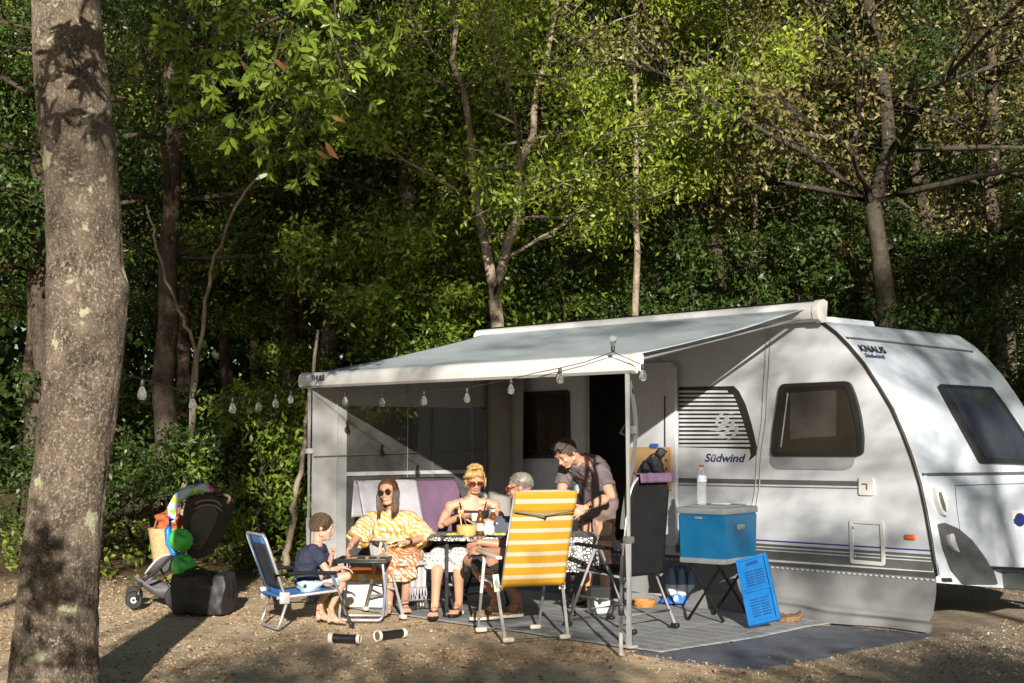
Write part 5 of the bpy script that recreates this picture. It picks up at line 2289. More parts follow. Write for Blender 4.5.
# brown crumpled cloth before the crate
t = thing('cleaning_cloth', 'crumpled brown leather cloth on the groundsheet before the blue crate', 'cloth', G(786, 622))
bm = BM()
bro = [[(-.14, -.04, .12), (-.10, .02, .03), (-.02, .0, .02), (.06, -.02, .025), (.13, .0, .07)], [(-.13, .0, .10), (-.05, .04, .05), (.04, .02, .03), (.12, .03, .05)], [(-.10, -.04, .02), (0, -.05, .02), (.10, -.03, .03)]]
for q in bro:
    tube(bm, bend(q, .05), [.03] * len(bend(q, .05)), 8)
me = fuse(bm, .010, 3, .5, .016, .045)
finish('cloth', me, pm('brown_leather', (.15, .088, .042), .65, 0, .3, 12, .5), t, angle=180)
t = thing('footwear_heap', 'brown basket of odds and ends on the groundsheet behind the black chair', 'basket', G(644, 607))
bm = BM()
lathe(bm, [(.0, .0), (.085, .0), (.105, .04), (.10, .065), (.09, .06), (.08, .02), (0, .015)], (0, 0, 0), 20, cap=False)
obj('bowl', bm, pm('orange_brown_weave', (.40, .17, .04), .7, 0, .4, 40, .8, 60), t)
t.name = 'basket'
t = thing('storage_box', 'small pale grey storage box on the groundsheet behind the table', 'box', gpos(.72, 11.6), R(15))
bm = BM()
box(bm, (0, 0, .10), (.17, .12, .2), .012)
obj('body', bm, pm('pale_grey_box', (.40, .44, .42), .5), t)
bm = BM()
box(bm, (0, 0, .208), (.18, .13, .022), .008)
obj('lid', bm, M_GREYLT, t)
# dark bag hanging from the storage panel of the door
u, z = S(655, 455, .13)
t = thing('shoulder_bag', 'dark blue patterned bag hanging on the open caravan door', 'bag', L(u, .15, 0))
bm = BM()
for px, py, r in ((661, 452, .05), (655, 461, .07), (648, 468, .075), (658, 468, .06), (651, 476, .07), (660, 474, .05)):
    uu, zz = S(px, py, .15)
    ball(bm, L(uu, .155, zz) - t.location, (r, r * .8, r), 12, 8)
me = fuse(bm, .012, 3, .5, .018, .05)
finish('pouch', me, pm('dark_print_cloth', (.035, .035, .05), .6, 0, .8, 14, .4), t, angle=180)

# camera tripod-like telescopic pole standing by the right post
t = thing('telescopic_pole', 'thin silver telescopic pole standing just left of the right awning post', 'pole', gpos(*G(621, 656)[:2]))
pb0 = V(t.location)
bm = BM()
pt_ = P(624, 560, pb0.y)
tube(bm, [(0, 0, 0), (0, 0, .30)], .014, 10)
obj('lower_tube', bm, M_DKTUBE, t)
bm = BM()
tube(bm, [(0, 0, .28), (.01, 0, .66)], .010, 10)
obj('upper_tube', bm, M_BLKPL, t)
bm = BM()
box(bm, (.004, 0, .30), (.04, .04, .07), .008)
obj('clamp', bm, M_BLKPL, t)

# two black rubber tubes with cream ends on the gravel
GBT = 'black tubes with cream ends lying on the gravel'
for (x0, y0, x1, y1), lb_, blen in (((329, 637.5, 361, 638.5), 'left one of the two black tubes with cream ends lying on the gravel', 0), ((377, 634.5, 404, 634), 'right one of the two black tubes, showing its open cream end', .3)):
    d0, d1 = G(x0, y0, .03), G(x1, y1, .03)
    if blen:
        d0.y -= .06
        d1.y += .10
    c = (d0 + d1) / 2
    t = thing('rubber_tube', lb_, 'tube', (c.x, c.y, ground_z(c.x, c.y) + .012), math.atan2((d1 - d0).y, (d1 - d0).x), GBT)
    hl = (d1 - d0).length / 2
    X = Matrix.Rotation(R(90), 3, 'Y')
    bm = BM()
    lathe(bm, [(.035, -hl + .02), (.030, -hl * .4), (.029, hl * .5), (.031, hl - .02)], (0, 0, .034), 18, M=X)
    obj('barrel', bm, M_BLKPL, t)
    for s, rr in ((-1, .042), (1, .035)):
        bm = BM()
        a = [(rr * .72, s * (hl - .008)), (rr, s * (hl - .004)), (rr, s * (hl - .028)), (rr * .8, s * (hl - .034))]
        lathe(bm, a, (0, 0, .034), 18, M=X, cap=False)
        e = obj('end_ring', bm, M_CREAM, t)
        bm = BM()
        lathe(bm, [(0.001, s * (hl - .012)), (rr * .74, s * (hl - .012))], (0, 0, .034), 18, M=X, cap=False)
        obj('end_disc', bm, M_GREYST, e)

# ------------------------------------------------------------------ pushchair and the things round it
M_CHAS = pm('black_chassis', (.022, .021, .021), .4, .3)
M_HOOD = pm('dark_hood_cloth', (.032, .028, .024), .85, 0, .2, 6, .4)
M_MESHG = pm('grey_basket_cloth', (.13, .13, .14), .8, 0, .15)
pr = thing('pushchair', 'dark pushchair with a big hood parked at the edge of the wood', 'pushchair', gpos(-3.02, 12.05))
o0 = V(pr.location)


def PP(x, y, d=12.05):
    return P(x, y, d) - o0


def ptube(name, pts, r, mat, d=(12.05,), parent=None, seg=8, rad=.05):
    bm = BM()
    for dd in d:
        tube(bm, bend([PP(x, y, dd) for x, y in pts], rad), r, seg)
        o = obj(name, bm, mat, parent or pr, angle=180)
        bm = BM()
    bm.free()
    return o


def wheel(x, y, d, r, tw):
    c = PP(x, y, d)
    c.z = r - .0
    X = Matrix.Rotation(R(90), 3, 'X')
    bm = BM()
    lathe(bm, [(r * .62, -tw), (r * .92, -tw), (r, -tw * .5), (r, tw * .5), (r * .92, tw), (r * .62, tw)], c, 24, M=X)
    w_ = obj('wheel', bm, M_BLKPL, pr)
    bm = BM()
    lathe(bm, [(.006, -tw * .9), (r * .2, -tw * 1.05), (r * .66, -tw * .9), (r * .66, tw * .9), (r * .2, tw * 1.05), (.006, tw * .9)], c, 24, M=X)
    obj('rim', bm, M_GREYLT, w_)


for dd in (11.86, 12.3):
    wheel(134, 606, dd + .05, .075, .018)
    wheel(177, 606, dd - .02, .105, .022)
ptube('chassis_tube', [(137, 600), (140, 583), (158, 570), (200, 525), (222, 497)], .014, M_CHAS, (11.88, 12.28))
ptube('rear_strut', [(160, 568), (172, 590), (178, 602)], .014, M_CHAS, (11.88, 12.28))
ptube('push_handle', [(212, 498), (222, 494), (231, 497), (227, 504)], .014, pm('brown_grip', (.09, .05, .03), .6), (11.9, 12.26))
# seat and hood: one cloth shell seen from the side and behind
hp = roundpoly([(188, 526), (188, 508), (196, 496), (212, 492), (230, 499), (229, 512), (222, 530), (214, 548), (204, 558), (194, 555), (189, 542)], 8)


def hx_(x, y, k, inset=1.0):
    p = PP(x, y)
    return V((p.x, p.y + (-.19 if k == 0 else .19), p.z))


bm = BM()
prism(bm, hp, lambda x, y, k: hx_(x, y, k), 0)
bmesh.ops.bevel(bm, geom=[e for e in bm.edges if e.is_manifold and len(e.link_faces) == 2 and e.calc_face_angle(0) > 1.2], offset=.03, segments=3, affect='EDGES', clamp_overlap=True)
hd_ = obj('hood', bm, M_HOOD, pr, angle=50)
ip = roundpoly([(197, 515), (204, 506), (219, 505), (224, 512), (216, 532), (206, 548), (198, 548), (195, 532)], 7)
bm = BM()
prism(bm, ip, lambda x, y, k: PP(x, y) + V((0, -.186 if k == 0 else -.203, 0)), 0)
obj('back_panel', bm, pm('olive_panel', (.075, .062, .042), .75, 0, .2, 8, .4), hd_)
bm = BM()
for kk_ in (0, 5):
    tube(bm, bend([PP(x, y + kk_) + V((0, -.196, 0)) for x, y in ((196, 506), (206, 499), (220, 499), (227, 505))], .1), .010, 6)
obj('hood_bow', bm, pm('olive_trim', (.20, .17, .10), .6), hd_, angle=180)
bm = BM()
sheet(bm, lambda s, q: PP(150 + 34 * s, 572 - 16 * s - 10 * math.sin(math.pi * s) * (1 - q) + 8 * q) + V((0, -.17 + .34 * q, 0)), 10, 8, thick=.006)
obj('leg_rest', bm, M_GREYLT, pr, angle=180)
bm = BM()
bk_pts = [(140, 585), (160, 598), (190, 600), (206, 586)]


def bask(s, q):
    n = len(bk_pts) - 1
    t = s * n
    i = min(int(t), n - 1)
    a, b2 = PP(*bk_pts[i]), PP(*bk_pts[i + 1])
    p = a.lerp(b2, t - i)
    p.y += (q - .5) * .40
    p.z += .10 * abs(2 * q - 1) ** 2
    return p


sheet(bm, bask, 18, 10, thick=.004)
obj('basket', bm, M_MESHG, pr, angle=180)
sb_ = thing('sun_cream', 'orange bottle with a blue lid in the basket of the pushchair', 'bottle', PP(180, 594) + o0)
bm = BM()
lathe(bm, [(.028, 0), (.03, .01), (.03, .09), (.027, .10)], (0, 0, 0), 14, M=Matrix.Rotation(R(40), 3, 'Y'))
obj('bottle_body', bm, pm('orange_bottle', (.6, .25, .04), .4), sb_)
bm = BM()
lathe(bm, [(.029, .10), (.030, .145), (.02, .15)], (0, 0, 0), 14, M=Matrix.Rotation(R(40), 3, 'Y'))
obj('lid', bm, pm('lid_blue', (.08, .16, .45), .4), sb_)
# swim ring hung over the hood
M_RING, nt, b = newmat('printed_swim_ring')
vo = node(nt, 'ShaderNodeTexVoronoi', feature='F1')
vo.inputs['Scale'].default_value = 17
tc = node(nt, 'ShaderNodeTexCoord')
nt.links.new(tc.outputs['Object'], vo.inputs['Vector'])
sx = node(nt, 'ShaderNodeSeparateColor')
nt.links.new(vo.outputs['Color'], sx.inputs[0])
c = ramp(nt, sx.outputs[0], [(0, (.30, .44, .58)), (.2, (.30, .44, .58)), (.21, (.22, .46, .05)), (.50, (.22, .46, .05)), (.51, (.66, .46, .04)), (.72, (.66, .46, .04)), (.73, (.55, .05, .30)), (.88, (.55, .05, .30)), (.89, (.6, .65, .7))], 'CONSTANT')
c = mixc(nt, ramp(nt, vo.outputs['Distance'], [(.46, 0.0), (.52, 1.0)]), c, (.34, .48, .60))
nt.links.new(c, b.inputs['Base Color'])
b.inputs['Roughness'].default_value = .2
sr = thing('swim_ring', 'inflatable swim ring with a bright fruit print hung over the hood of the pushchair', 'swim ring', o0)
bm = BM()
rp = [(172, 522), (172, 508), (178, 498), (188, 491), (199, 488), (208, 488), (213, 491)]
tube(bm, [PP(x, y, 11.80) for x, y in rp], [.03, .042, .046, .047, .045, .036, .02], 12)
obj('ring', bm, M_RING, sr, angle=180)
bm = BM()
rp = [(172, 518), (168, 530), (169, 543), (174, 553), (182, 556)]
tube(bm, [PP(x, y, 11.80) for x, y in rp], [.03, .032, .032, .03, .022], 12)
obj('blue_side', bm, pm('glossy_blue', (.02, .19, .55), .25), sr, angle=180)
for (x, y), rr, lb_ in (((181, 540), .095, 'bright green inflatable armband, upper one hanging on the pushchair'), ((184, 566), .09, 'bright green inflatable armband, lower one hanging on the pushchair')):
    c = P(x, y, 11.72)
    t = thing('armband', lb_, 'armband', c, 0, 'green armbands on the pushchair')
    bm = BM()
    Xr = Matrix.Rotation(R(32), 3, 'X') @ Matrix.Rotation(R(22), 3, 'Y')
    n1, n2 = 28, 12
    g = []
    for i in range(n1):
        a = 2 * math.pi * i / n1
        g.append([bm.verts.new(Xr @ V(((.058 + .045 * math.cos(2 * math.pi * j / n2)) * math.cos(a), (.05 + .045 * math.cos(2 * math.pi * j / n2)) * math.sin(a), .075 * math.sin(2 * math.pi * j / n2) * (1 + .04 * math.sin(6 * a))))) for j in range(n2)])
    for i in range(n1):
        for j in range(n2):
            bm.faces.new((g[i][j], g[(i + 1) % n1][j], g[(i + 1) % n1][(j + 1) % n2], g[i][(j + 1) % n2]))
    obj('cuff', bm, pm('bright_green', (.08, .52, .08), .4, 0, .25, 12, .5, 20), t, angle=180)
    bm = BM()
    tube(bm, [Xr @ V((.10, 0, 0)), Xr @ V((.12, 0, .0))], .008, 8)
    obj('valve', bm, M_PLAST, t)
# straw basket with an orange cloth
t = thing('straw_basket', 'straw shopping basket hanging at the front of the pushchair', 'basket', P(163, 562, 12.35))
bm = BM()
lathe(bm, [(.0, .0), (.085, .0), (.10, .08), (.135, .30), (.128, .30), (.09, .08), (.0, .02)], (0, 0, 0), 24, cap=False)
obj('weave', bm, pm('straw', (.45, .31, .16), .8, 0, .25, 30, .9, 70), t)
bm = BM()
tube(bm, [(.10, .02, .29), (.09, .02, .40), (.02, .02, .45), (-.06, .02, .40), (-.09, .02, .29)], .008, 6)
obj('handle', bm, pm('leather_strap', (.2, .1, .05), .6), t)
tl_ = V(t.location)
t = thing('orange_cloth', 'rust orange cloth bulging out of the straw basket', 'cloth', tl_ + V((.03, 0, .28)))
bm = BM()
for k in range(8):
    ball(bm, (random.uniform(-.05, .09), random.uniform(-.06, .04), .02 + .03 * k * random.uniform(.3, .8)), (.07, .06, .05), 10, 7)
me = fuse(bm, .014, 2, .5, .022, .05)
finish('cloth', me, pm('rust_cloth', (.42, .10, .03), .85, 0, .2, 9, .5), t, angle=180)
# black bag on the gravel
bgp = G(201, 616)
t = thing('holdall', 'big black nylon bag standing on the gravel in front of the pushchair', 'bag', gpos(bgp.x, bgp.y + .10), R(-6))
bm = BM()
t2 = bmesh.new()
bmesh.ops.create_cube(t2, size=1)
bmesh.ops.subdivide_edges(t2, edges=t2.edges[:], cuts=21, use_grid_fill=True)
for v in t2.verts:
    q = v.co.copy()
    r = (max(abs(q.x), abs(q.y), abs(q.z)) * 2)
    ro = q.normalized() * .62
    q = q * .76 + ro * .24
    p = V((q.x * .47, q.y * .34, (q.z + .5) * .335))
    p += V((noise.noise(p * 6), noise.noise(p * 6 + V((9, 0, 0))), noise.noise(p * 6 + V((0, 9, 0))) * .8)) * .03 + V((noise.noise(p * 15), noise.noise(p * 15 + V((5, 0, 0))), noise.noise(p * 15 + V((0, 5, 0))))) * .012
    p.z = max(0, p.z)
    v.co = p
join(bm, t2)
hb = obj('body', bm, pm('black_nylon', (.016, .015, .017), .55, 0, .2, 6, .6, 40), t, angle=180)
bm = BM()
tube(bm, [(-.12, -.16, .24), (-.10, -.19, .36), (0, -.17, .40), (.10, -.19, .36), (.12, -.16, .24)], .011, 6)
obj('handle', bm, M_BLKPL, t, angle=180)
# ------------------------------------------------------------------ people
def skinmat(name, base):
    m, nt, b = newmat(name)
    at = node(nt, 'ShaderNodeVertexColor', layer_name='skin')
    f = noisen(nt, 18, 5, .6)
    c = mixc(nt, ramp(nt, f, [(.35, 0.0), (.75, .35)]), at.outputs[0], (base[0] * .95, base[1] * .72, base[2] * .66))
    nt.links.new(c, b.inputs['Base Color'])
    b.inputs['Roughness'].default_value = .48
    b.inputs['Specular IOR Level'].default_value = .4
    b.inputs['Subsurface Weight'].default_value = .12
    b.inputs['Subsurface Radius'].default_value = (.012, .005, .003)
    b.inputs['Subsurface Scale'].default_value = .6
    bump(nt, b, noisen(nt, 220, 3), .15, .002)
    return m


def hairmat(name, a, b2):
    m, nt, b = newmat(name)
    g_ = node(nt, 'ShaderNodeNewGeometry')
    f = noisen(nt, 60, 4)
    c = ramp(nt, g_.outputs['Random Per Island'], [(0, a), (1, b2)])
    c = mixc(nt, ramp(nt, f, [(.35, .5), (.6, 0.0)]), c, tuple(v * .5 for v in a))
    nt.links.new(c, b.inputs['Base Color'])
    b.inputs['Roughness'].default_value = .42
    return m


def cap_chain(bm, pts, rs, seg=14):
    tube(bm, pts, rs, seg)
    for p, r in zip(pts, rs):
        ball(bm, p, r, seg, 8)


class Body:
    def __init__(self, loc, s=1.0, female=False):
        self.loc, self.s, self.fem = V(loc), s, female
        self.bm = BM()
        self.paint = []

    def set(self, **kw):
        for k, v in kw.items():
            setattr(self, k, v - self.loc if isinstance(v, V) else v)

    # torso rings: t along pelvis -> neck
    def ring(self, t, w, d, inf=0.0, off=0.0):
        s = self.s
        sp = self.neck - self.pel
        ax = (self.hr - self.hl).normalized().lerp((self.sr - self.sl).normalized(), min(1, max(0, t)))
        ax = (ax - sp.normalized() * ax.dot(sp.normalized())).normalized()
        dp = sp.normalized().cross(ax).normalized()          # towards the front or the back
        c = self.pel + sp * t + self.bend * (math.sin(math.pi * min(1, max(0, t))) if t > 0 else 0)
        if dp.dot(self.front) < 0:
            dp = -dp
        c = c + dp * off * s
        return c, ax * (w * s + inf), dp * (d * s + inf)

    def loft(self, bm, rings, seg=24):
        vs = []
        for c, a, b in rings:
            vs.append([bm.verts.new(c + a * math.copysign(abs(math.cos(2 * math.pi * k / seg)) ** .85, math.cos(2 * math.pi * k / seg)) + b * math.copysign(abs(math.sin(2 * math.pi * k / seg)) ** .85, math.sin(2 * math.pi * k / seg))) for k in range(seg)])
        for A, B in zip(vs, vs[1:]):
            for k in range(seg):
                bm.faces.new((A[k], A[(k + 1) % seg], B[(k + 1) % seg], B[k]))
        bm.faces.new(vs[0])
        bm.faces.new(vs[-1])

    def torso_rings(self, inf=0.0, t0=-.16, t1=1.0):
        M = [(-.16, .10, .085, 0), (-.06, .165, .115, -.01), (.06, .172, .122, -.01), (.22, .155, .112, 0), (.42, .142, .106, .005), (.60, .158, .116, .008), (.76, .172, .118, .006), (.88, .168, .100, 0), (.97, .115, .075, -.005), (1.03, .065, .06, -.005)]
        Fm = [(-.16, .10, .09, 0), (-.06, .172, .125, -.01), (.06, .178, .128, -.01), (.22, .150, .105, 0), (.42, .124, .095, .005), (.60, .135, .108, .014), (.74, .145, .122, .020), (.88, .145, .088, 0), (.97, .095, .065, -.005), (1.03, .055, .052, -.005)]
        return [self.ring(t, w, d, inf, o) for t, w, d, o in (Fm if self.fem else M) if t0 <= t <= t1 + .05]

    def torso(self):
        s, bm = self.s, self.bm
        self.loft(bm, self.torso_rings())
        r = .050 if self.fem else .060
        for sh in (self.sr, self.sl):
            up = (self.neck - self.pel).normalized()
            cap_chain(bm, [self.neck.lerp(sh, .25) - up * .030 * s, sh - up * .008 * s], [.05 * s, r * .96 * s])
            cap_chain(bm, [self.neck + up * .022 * s, self.neck.lerp(sh, .5) - up * .004 * s, sh.lerp(self.neck, .12)], [.040 * s, .042 * s, r * .85 * s])

    def arm(self, sh, el, wr, hd, pn, side, curl=.6, hs=None):
        s, bm = self.s, self.bm
        r = .046 if self.fem else .054
        cap_chain(bm, [sh, sh.lerp(el, .45), el], [r * s, r * .95 * s, r * .74 * s])
        cap_chain(bm, [el, el.lerp(wr, .3), wr.lerp(el, .12), wr], [r * .74 * s, r * .80 * s, r * .56 * s, r * .52 * s])
        self.hand(wr, hd, pn, side, curl, hs or s)

    def hand(self, w, d, pn, side, curl, s):
        bm = self.bm
        d = d.normalized()
        pn = (pn - d * pn.dot(d)).normalized()
        l = d.cross(pn) * side
        M3 = Matrix((l, d, pn)).transposed()
        ball(bm, w + d * .048 * s, (.041 * s, .056 * s, .0165 * s), 16, 10, M3)
        cap_chain(bm, [w, w + d * .03 * s], [.026 * s, .024 * s], 10)
        for k, ln in enumerate((.072, .080, .075, .060)):
            b = w + d * (.090 - .004 * abs(k - 1.2) * 1.6) * s + l * (.031 - .0205 * k) * s
            dd = (d + l * .13 * (1.4 - k)).normalized()
            pts = [b - dd * .02 * s, b]
            for sg, bn in ((.45, .55), (.30, .8), (.25, .5)):
                a = curl * bn
                ax = dd.cross(pn)
                dd = (Matrix.Rotation(a, 3, ax) @ dd).normalized()
                pts.append(pts[-1] + dd * ln * sg * s)
            rr = [.0095, .0092, .0085, .0080, .0070]
            cap_chain(bm, pts, [q * s for q in rr], 8)
        b = w + d * .026 * s + l * .030 * s
        dd = (d * .62 + l * .62 + pn * .38).normalized()
        p1 = b + dd * .040 * s
        p2 = p1 + (dd * .6 + d * .5 + pn * .2).normalized() * .033 * s
        cap_chain(bm, [b - dd * .012 * s, b, p1, p2], [.014 * s, .0135 * s, .0110 * s, .0085 * s], 8)

    def leg(self, hip, kn, an, fd):
        s, bm = self.s, self.bm
        fd = V((fd[0], fd[1], 0)).normalized()
        th = .088 if self.fem else .085
        cap_chain(bm, [hip, hip.lerp(kn, .5), kn.lerp(hip, .1), kn], [th * s, th * .86 * s, .058 * s, .054 * s], 16)
        sh = (an - kn)
        back = (sh.normalized().cross(fd.cross(sh.normalized()))).normalized()
        back = -back if back.dot(fd) > 0 else back
        cap_chain(bm, [kn, kn.lerp(an, .28) + back * .014 * s, kn.lerp(an, .6) + back * .004 * s, an], [.052 * s, .056 * s, .042 * s, .034 * s], 16)
        he = V((an.x, an.y, max(an.z - .055 * s, .030 * s - self.loc.z + .0))) - fd * .022 * s
        fl = self.loc.z
        z0 = self.floor - fl
        he.z = z0 + .030 * s
        mid = an + fd * .075 * s
        mid.z = z0 + .042 * s
        bal = an + fd * .145 * s
        bal.z = z0 + .022 * s
        toe = an + fd * .195 * s
        toe.z = z0 + .014 * s
        sd_ = V((-fd.y, fd.x, 0))
        cap_chain(bm, [an, he], [.034 * s, .030 * s], 12)
        cap_chain(bm, [an, mid], [.034 * s, .030 * s], 12)
        cap_chain(bm, [he, mid - V((0, 0, .014 * s)), bal], [.028 * s, .030 * s, .020 * s], 12)
        ball(bm, (an + he + mid) / 3, .033 * s, 12, 8)
        ball(bm, (he + mid * 2) / 3, .030 * s, 12, 8)
        for k in (-1, 1):
            cap_chain(bm, [mid - V((0, 0, .014 * s)) + sd_ * k * .010 * s, bal + sd_ * k * .024 * s], [.026 * s, .018 * s], 10)
        for k in range(5):
            o = (k - 2) * .0175 * s
            cap_chain(bm, [bal + sd_ * o, toe + sd_ * o * 1.1 - fd * (abs(k - 1.3) * .009 * s)], [.013 * s, .0095 * s], 8)
        self.feet = getattr(self, 'feet', []) + [(an, he, bal, toe, fd, sd_)]

    def head(self, c, f, u, hs=.225, nose=1.0, jaw=1.0, brow=(.10, .06, .035), lip=(.42, .14, .12), eyes=True):
        bm = self.bm
        c = c - self.loc
        k = hs / .225
        f = f.normalized()
        u = (u - f * u.dot(f)).normalized()
        r = f.cross(u)
        self.hc, self.hf, self.hu, self.hr_, self.hk = c, f, u, r, k
        M3 = Matrix((r, f, u)).transposed()

        def at(x, y, z):
            return c + (r * x + f * y + u * z) * k
        self.at = at
        ball(bm, at(0, -.012, .024), (.076 * k, .094 * k, .086 * k), 24, 16, M3)
        ball(bm, at(0, .022, -.034), (.061 * jaw * k, .068 * k, .082 * k), 20, 14, M3)
        ball(bm, at(0, .062, -.088), (.030 * jaw * k, .024 * k, .022 * k), 14, 10, M3)
        for s in (-1, 1):
            cap_chain(bm, [at(s * .052 * jaw, -.005, -.062), at(s * .022, .058, -.090)], [.020 * k, .018 * k], 10)
            ball(bm, at(s * .036, .060, -.022), (.024 * k, .022 * k, .022 * k), 12, 8, M3)
            ball(bm, at(s * .034, .078, .028), (.026 * k, .012 * k, .010 * k), 12, 8, M3)
            ball(bm, at(s * .074, -.014, -.004), (.010 * k, .018 * k, .028 * k), 12, 8, M3)
            self.paint.append((at(s * .034, .089, .030), .020 * k, brow, .75, u, .35))
            if eyes:
                ball(bm, at(s * .031, .075, .008), (.014 * k, .012 * k, .010 * k), 10, 8, M3)
                self.paint.append((at(s * .031, .087, .008), .0115 * k, (.05, .035, .03), .8, u, .55))
        cap_chain(bm, [at(0, .086, .010), at(0, .088 + .013 * nose, -.016), at(0, .088 + .016 * nose, -.025)], [.0080 * k, .0095 * k, .0105 * k], 10)
        for s in (-1, 1):
            ball(bm, at(s * .012, .096, -.028), (.009 * k, .010 * k, .008 * k), 8, 6)
        ball(bm, at(0, .090, -.050), (.022 * k, .010 * k, .0065 * k), 12, 8, M3)
        ball(bm, at(0, .088, -.060), (.019 * k, .010 * k, .0070 * k), 12, 8, M3)
        self.paint.append((at(0, .096, -.055), .021 * k, lip, .8, u, .5))
        nk = .046 if self.fem else .056
        cap_chain(bm, [self.neck - (self.neck - self.pel).normalized() * .03 * self.s, self.neck.lerp(at(0, -.02, -.06), .5), at(0, -.022, -.05)], [nk * 1.12 * self.s, nk * self.s, nk * self.s], 14)

    def build(self, label, mat, base, voxel=.005, group='people at the camping table'):
        t = self.root = thing('person', label, 'person', self.loc, 0, group)
        me = fuse(self.bm, voxel, 3, .45)
        n = len(me.vertices)
        co = np.empty(n * 3, dtype=np.float32)
        me.vertices.foreach_get('co', co)
        co = co.reshape(n, 3)
        col = np.ones((n, 4), dtype=np.float32)
        col[:, :3] = base
        for c, rad, k, am, up, flat in self.paint:
            d = co - np.array(c)[None]
            uu = np.array(up)[None]
            h = (d * uu).sum(1, keepdims=True)
            d2 = d + uu * h * (1 / flat - 1)
            wgt = np.clip(1.25 - np.linalg.norm(d2, axis=1) / rad, 0, .4) / .4 * am
            col[:, :3] = col[:, :3] * (1 - wgt[:, None]) + np.array(k)[None] * wgt[:, None]
        at_ = me.color_attributes.new('skin', 'FLOAT_COLOR', 'POINT')
        at_.data.foreach_set('color', col.reshape(-1))
        finish('body', me, mat, t, angle=180)
        return t

    # clothes and hair
    def garment(self, name, fn, mat, voxel=.010, smooth=4, disp=.006, ds=.09):
        bm = BM()
        fn(bm)
        me = fuse(bm, voxel, smooth, .5, disp, ds)
        return finish(name, me, mat, self.root, angle=180)

    def strands(self, name, paths, r0, mat):
        bm = BM()
        for p in paths:
            n = len(p)
            tube(bm, p, [r0 * (1 - .65 * (i / (n - 1)) ** 2) for i in range(n)], 4, cap=True)
        return obj(name, bm, mat, self.root, angle=180)

    def scalp(self, x, y, z, k=1.0):
        """direction in head axes -> point on the skull's surface"""
        v = V((x, y, z)).normalized()
        return self.hc + (self.hr_ * v.x * .078 + self.hf * (v.y * .096 - .012) + self.hu * (v.z * .088 + .024)) * self.hk * k

    def short_hair(self, mat, n=900, ln=.04, low=-.25, front=.50, sweep=(0, .3, -.6), r=.0030, lift=.3, seed=1, capk=1.045):
        rd = random.Random(seed)
        bm = BM()
        M3 = Matrix((self.hr_, self.hf, self.hu)).transposed()
        k = self.hk
        ball(bm, self.hc + (self.hf * -.020 + self.hu * .040) * k, (.0785 * k, .094 * k, .077 * k), 20, 14, M3)
        o = obj('hair', bm, mat, self.root, angle=180)
        paths = []
        while len(paths) < n:
            v = V((rd.gauss(0, 1), rd.gauss(0, 1), rd.gauss(0, 1))).normalized()
            hl = low if v.y < .1 else low + (v.y - .1) * 1.05 + front * max(0, v.y - .1)
            if v.z < hl:
                continue
            p = self.scalp(*v, 1.01)
            t = V(sweep) + V((rd.uniform(-.22, .22), rd.uniform(-.22, .22), rd.uniform(-.15, .15)))
            t = t - v * t.dot(v)
            if t.length < 1e-3:
                continue
            t.normalize()
            wd = (self.hr_ * t.x + self.hf * t.y + self.hu * t.z)
            wn = (self.hr_ * v.x + self.hf * v.y + self.hu * v.z)
            L_ = ln * rd.uniform(.6, 1.2)
            paths.append([p, p + (wd * .5 + wn * lift * .5) * L_, p + (wd + wn * lift * .55) * L_, p + (wd * 1.4 + wn * lift * .2) * L_])
        bm = BM()
        for p in paths:
            tube(bm, p, [r, r, r * .8, r * .4], 4)
        obj('hair_strands', bm, mat, o, angle=180)
        return o

    def long_hair(self, mat, n, length, mid, face=.62, r=.0032, seed=2, vol=1.10, drop=V((0, 0, -1)), parting=.0):
        rd = random.Random(seed)
        bm = BM()
        M3 = Matrix((self.hr_, self.hf, self.hu)).transposed()
        k = self.hk
        ball(bm, self.hc + (self.hf * -.024 + self.hu * .044) * k, (.080 * k, .094 * k, .078 * k), 20, 14, M3)
        o = obj('hair', bm, mat, self.root, angle=180)
        paths = []
        for i in range(n):
            a = rd.uniform(-math.pi, math.pi)          # 0 is the face
            if abs(a) < face:
                a = math.copysign(face + abs(rd.gauss(0, .12)), a)
            pts = []
            jit = rd.uniform(.96, 1.06)
            for e in (88, 65, 42, 18, -8):
                el = R(e)
                aa = a * (1 if e < 60 else .8 + .2 * (88 - e) / 28)
                fr_ = max(0, 1 - abs(a) / 1.2)
                x, y, z = math.sin(aa) * math.cos(el), math.cos(aa) * math.cos(el) - .12 * (88 - e) / 96 * fr_, math.sin(el)
                pts.append(self.scalp(x + parting * max(0, math.sin(el)), y, z, 1) + (self.hr_ * x + self.hf * y) * .018 * jit * vol * k)
            q = pts[-1]
            ln = length * rd.uniform(.75, 1.1)
            side = self.hr_ * math.sin(a) + self.hf * math.cos(a)
            for j in range(1, 6):
                t = j / 5
                pts.append(q + drop * ln * t + side * (.012 * math.sin(t * 3 + i) - .010 * t) + mid * t * ln + V((rd.gauss(0, .003), rd.gauss(0, .003), 0)))
            paths.append(pts)
        bm = BM()
        for p in paths:
            m_ = len(p)
            tube(bm, p, [r * (1 - .6 * (i / (m_ - 1)) ** 3) for i in range(m_)], 4)
        obj('hair_strands', bm, mat, o, angle=180)
        return o

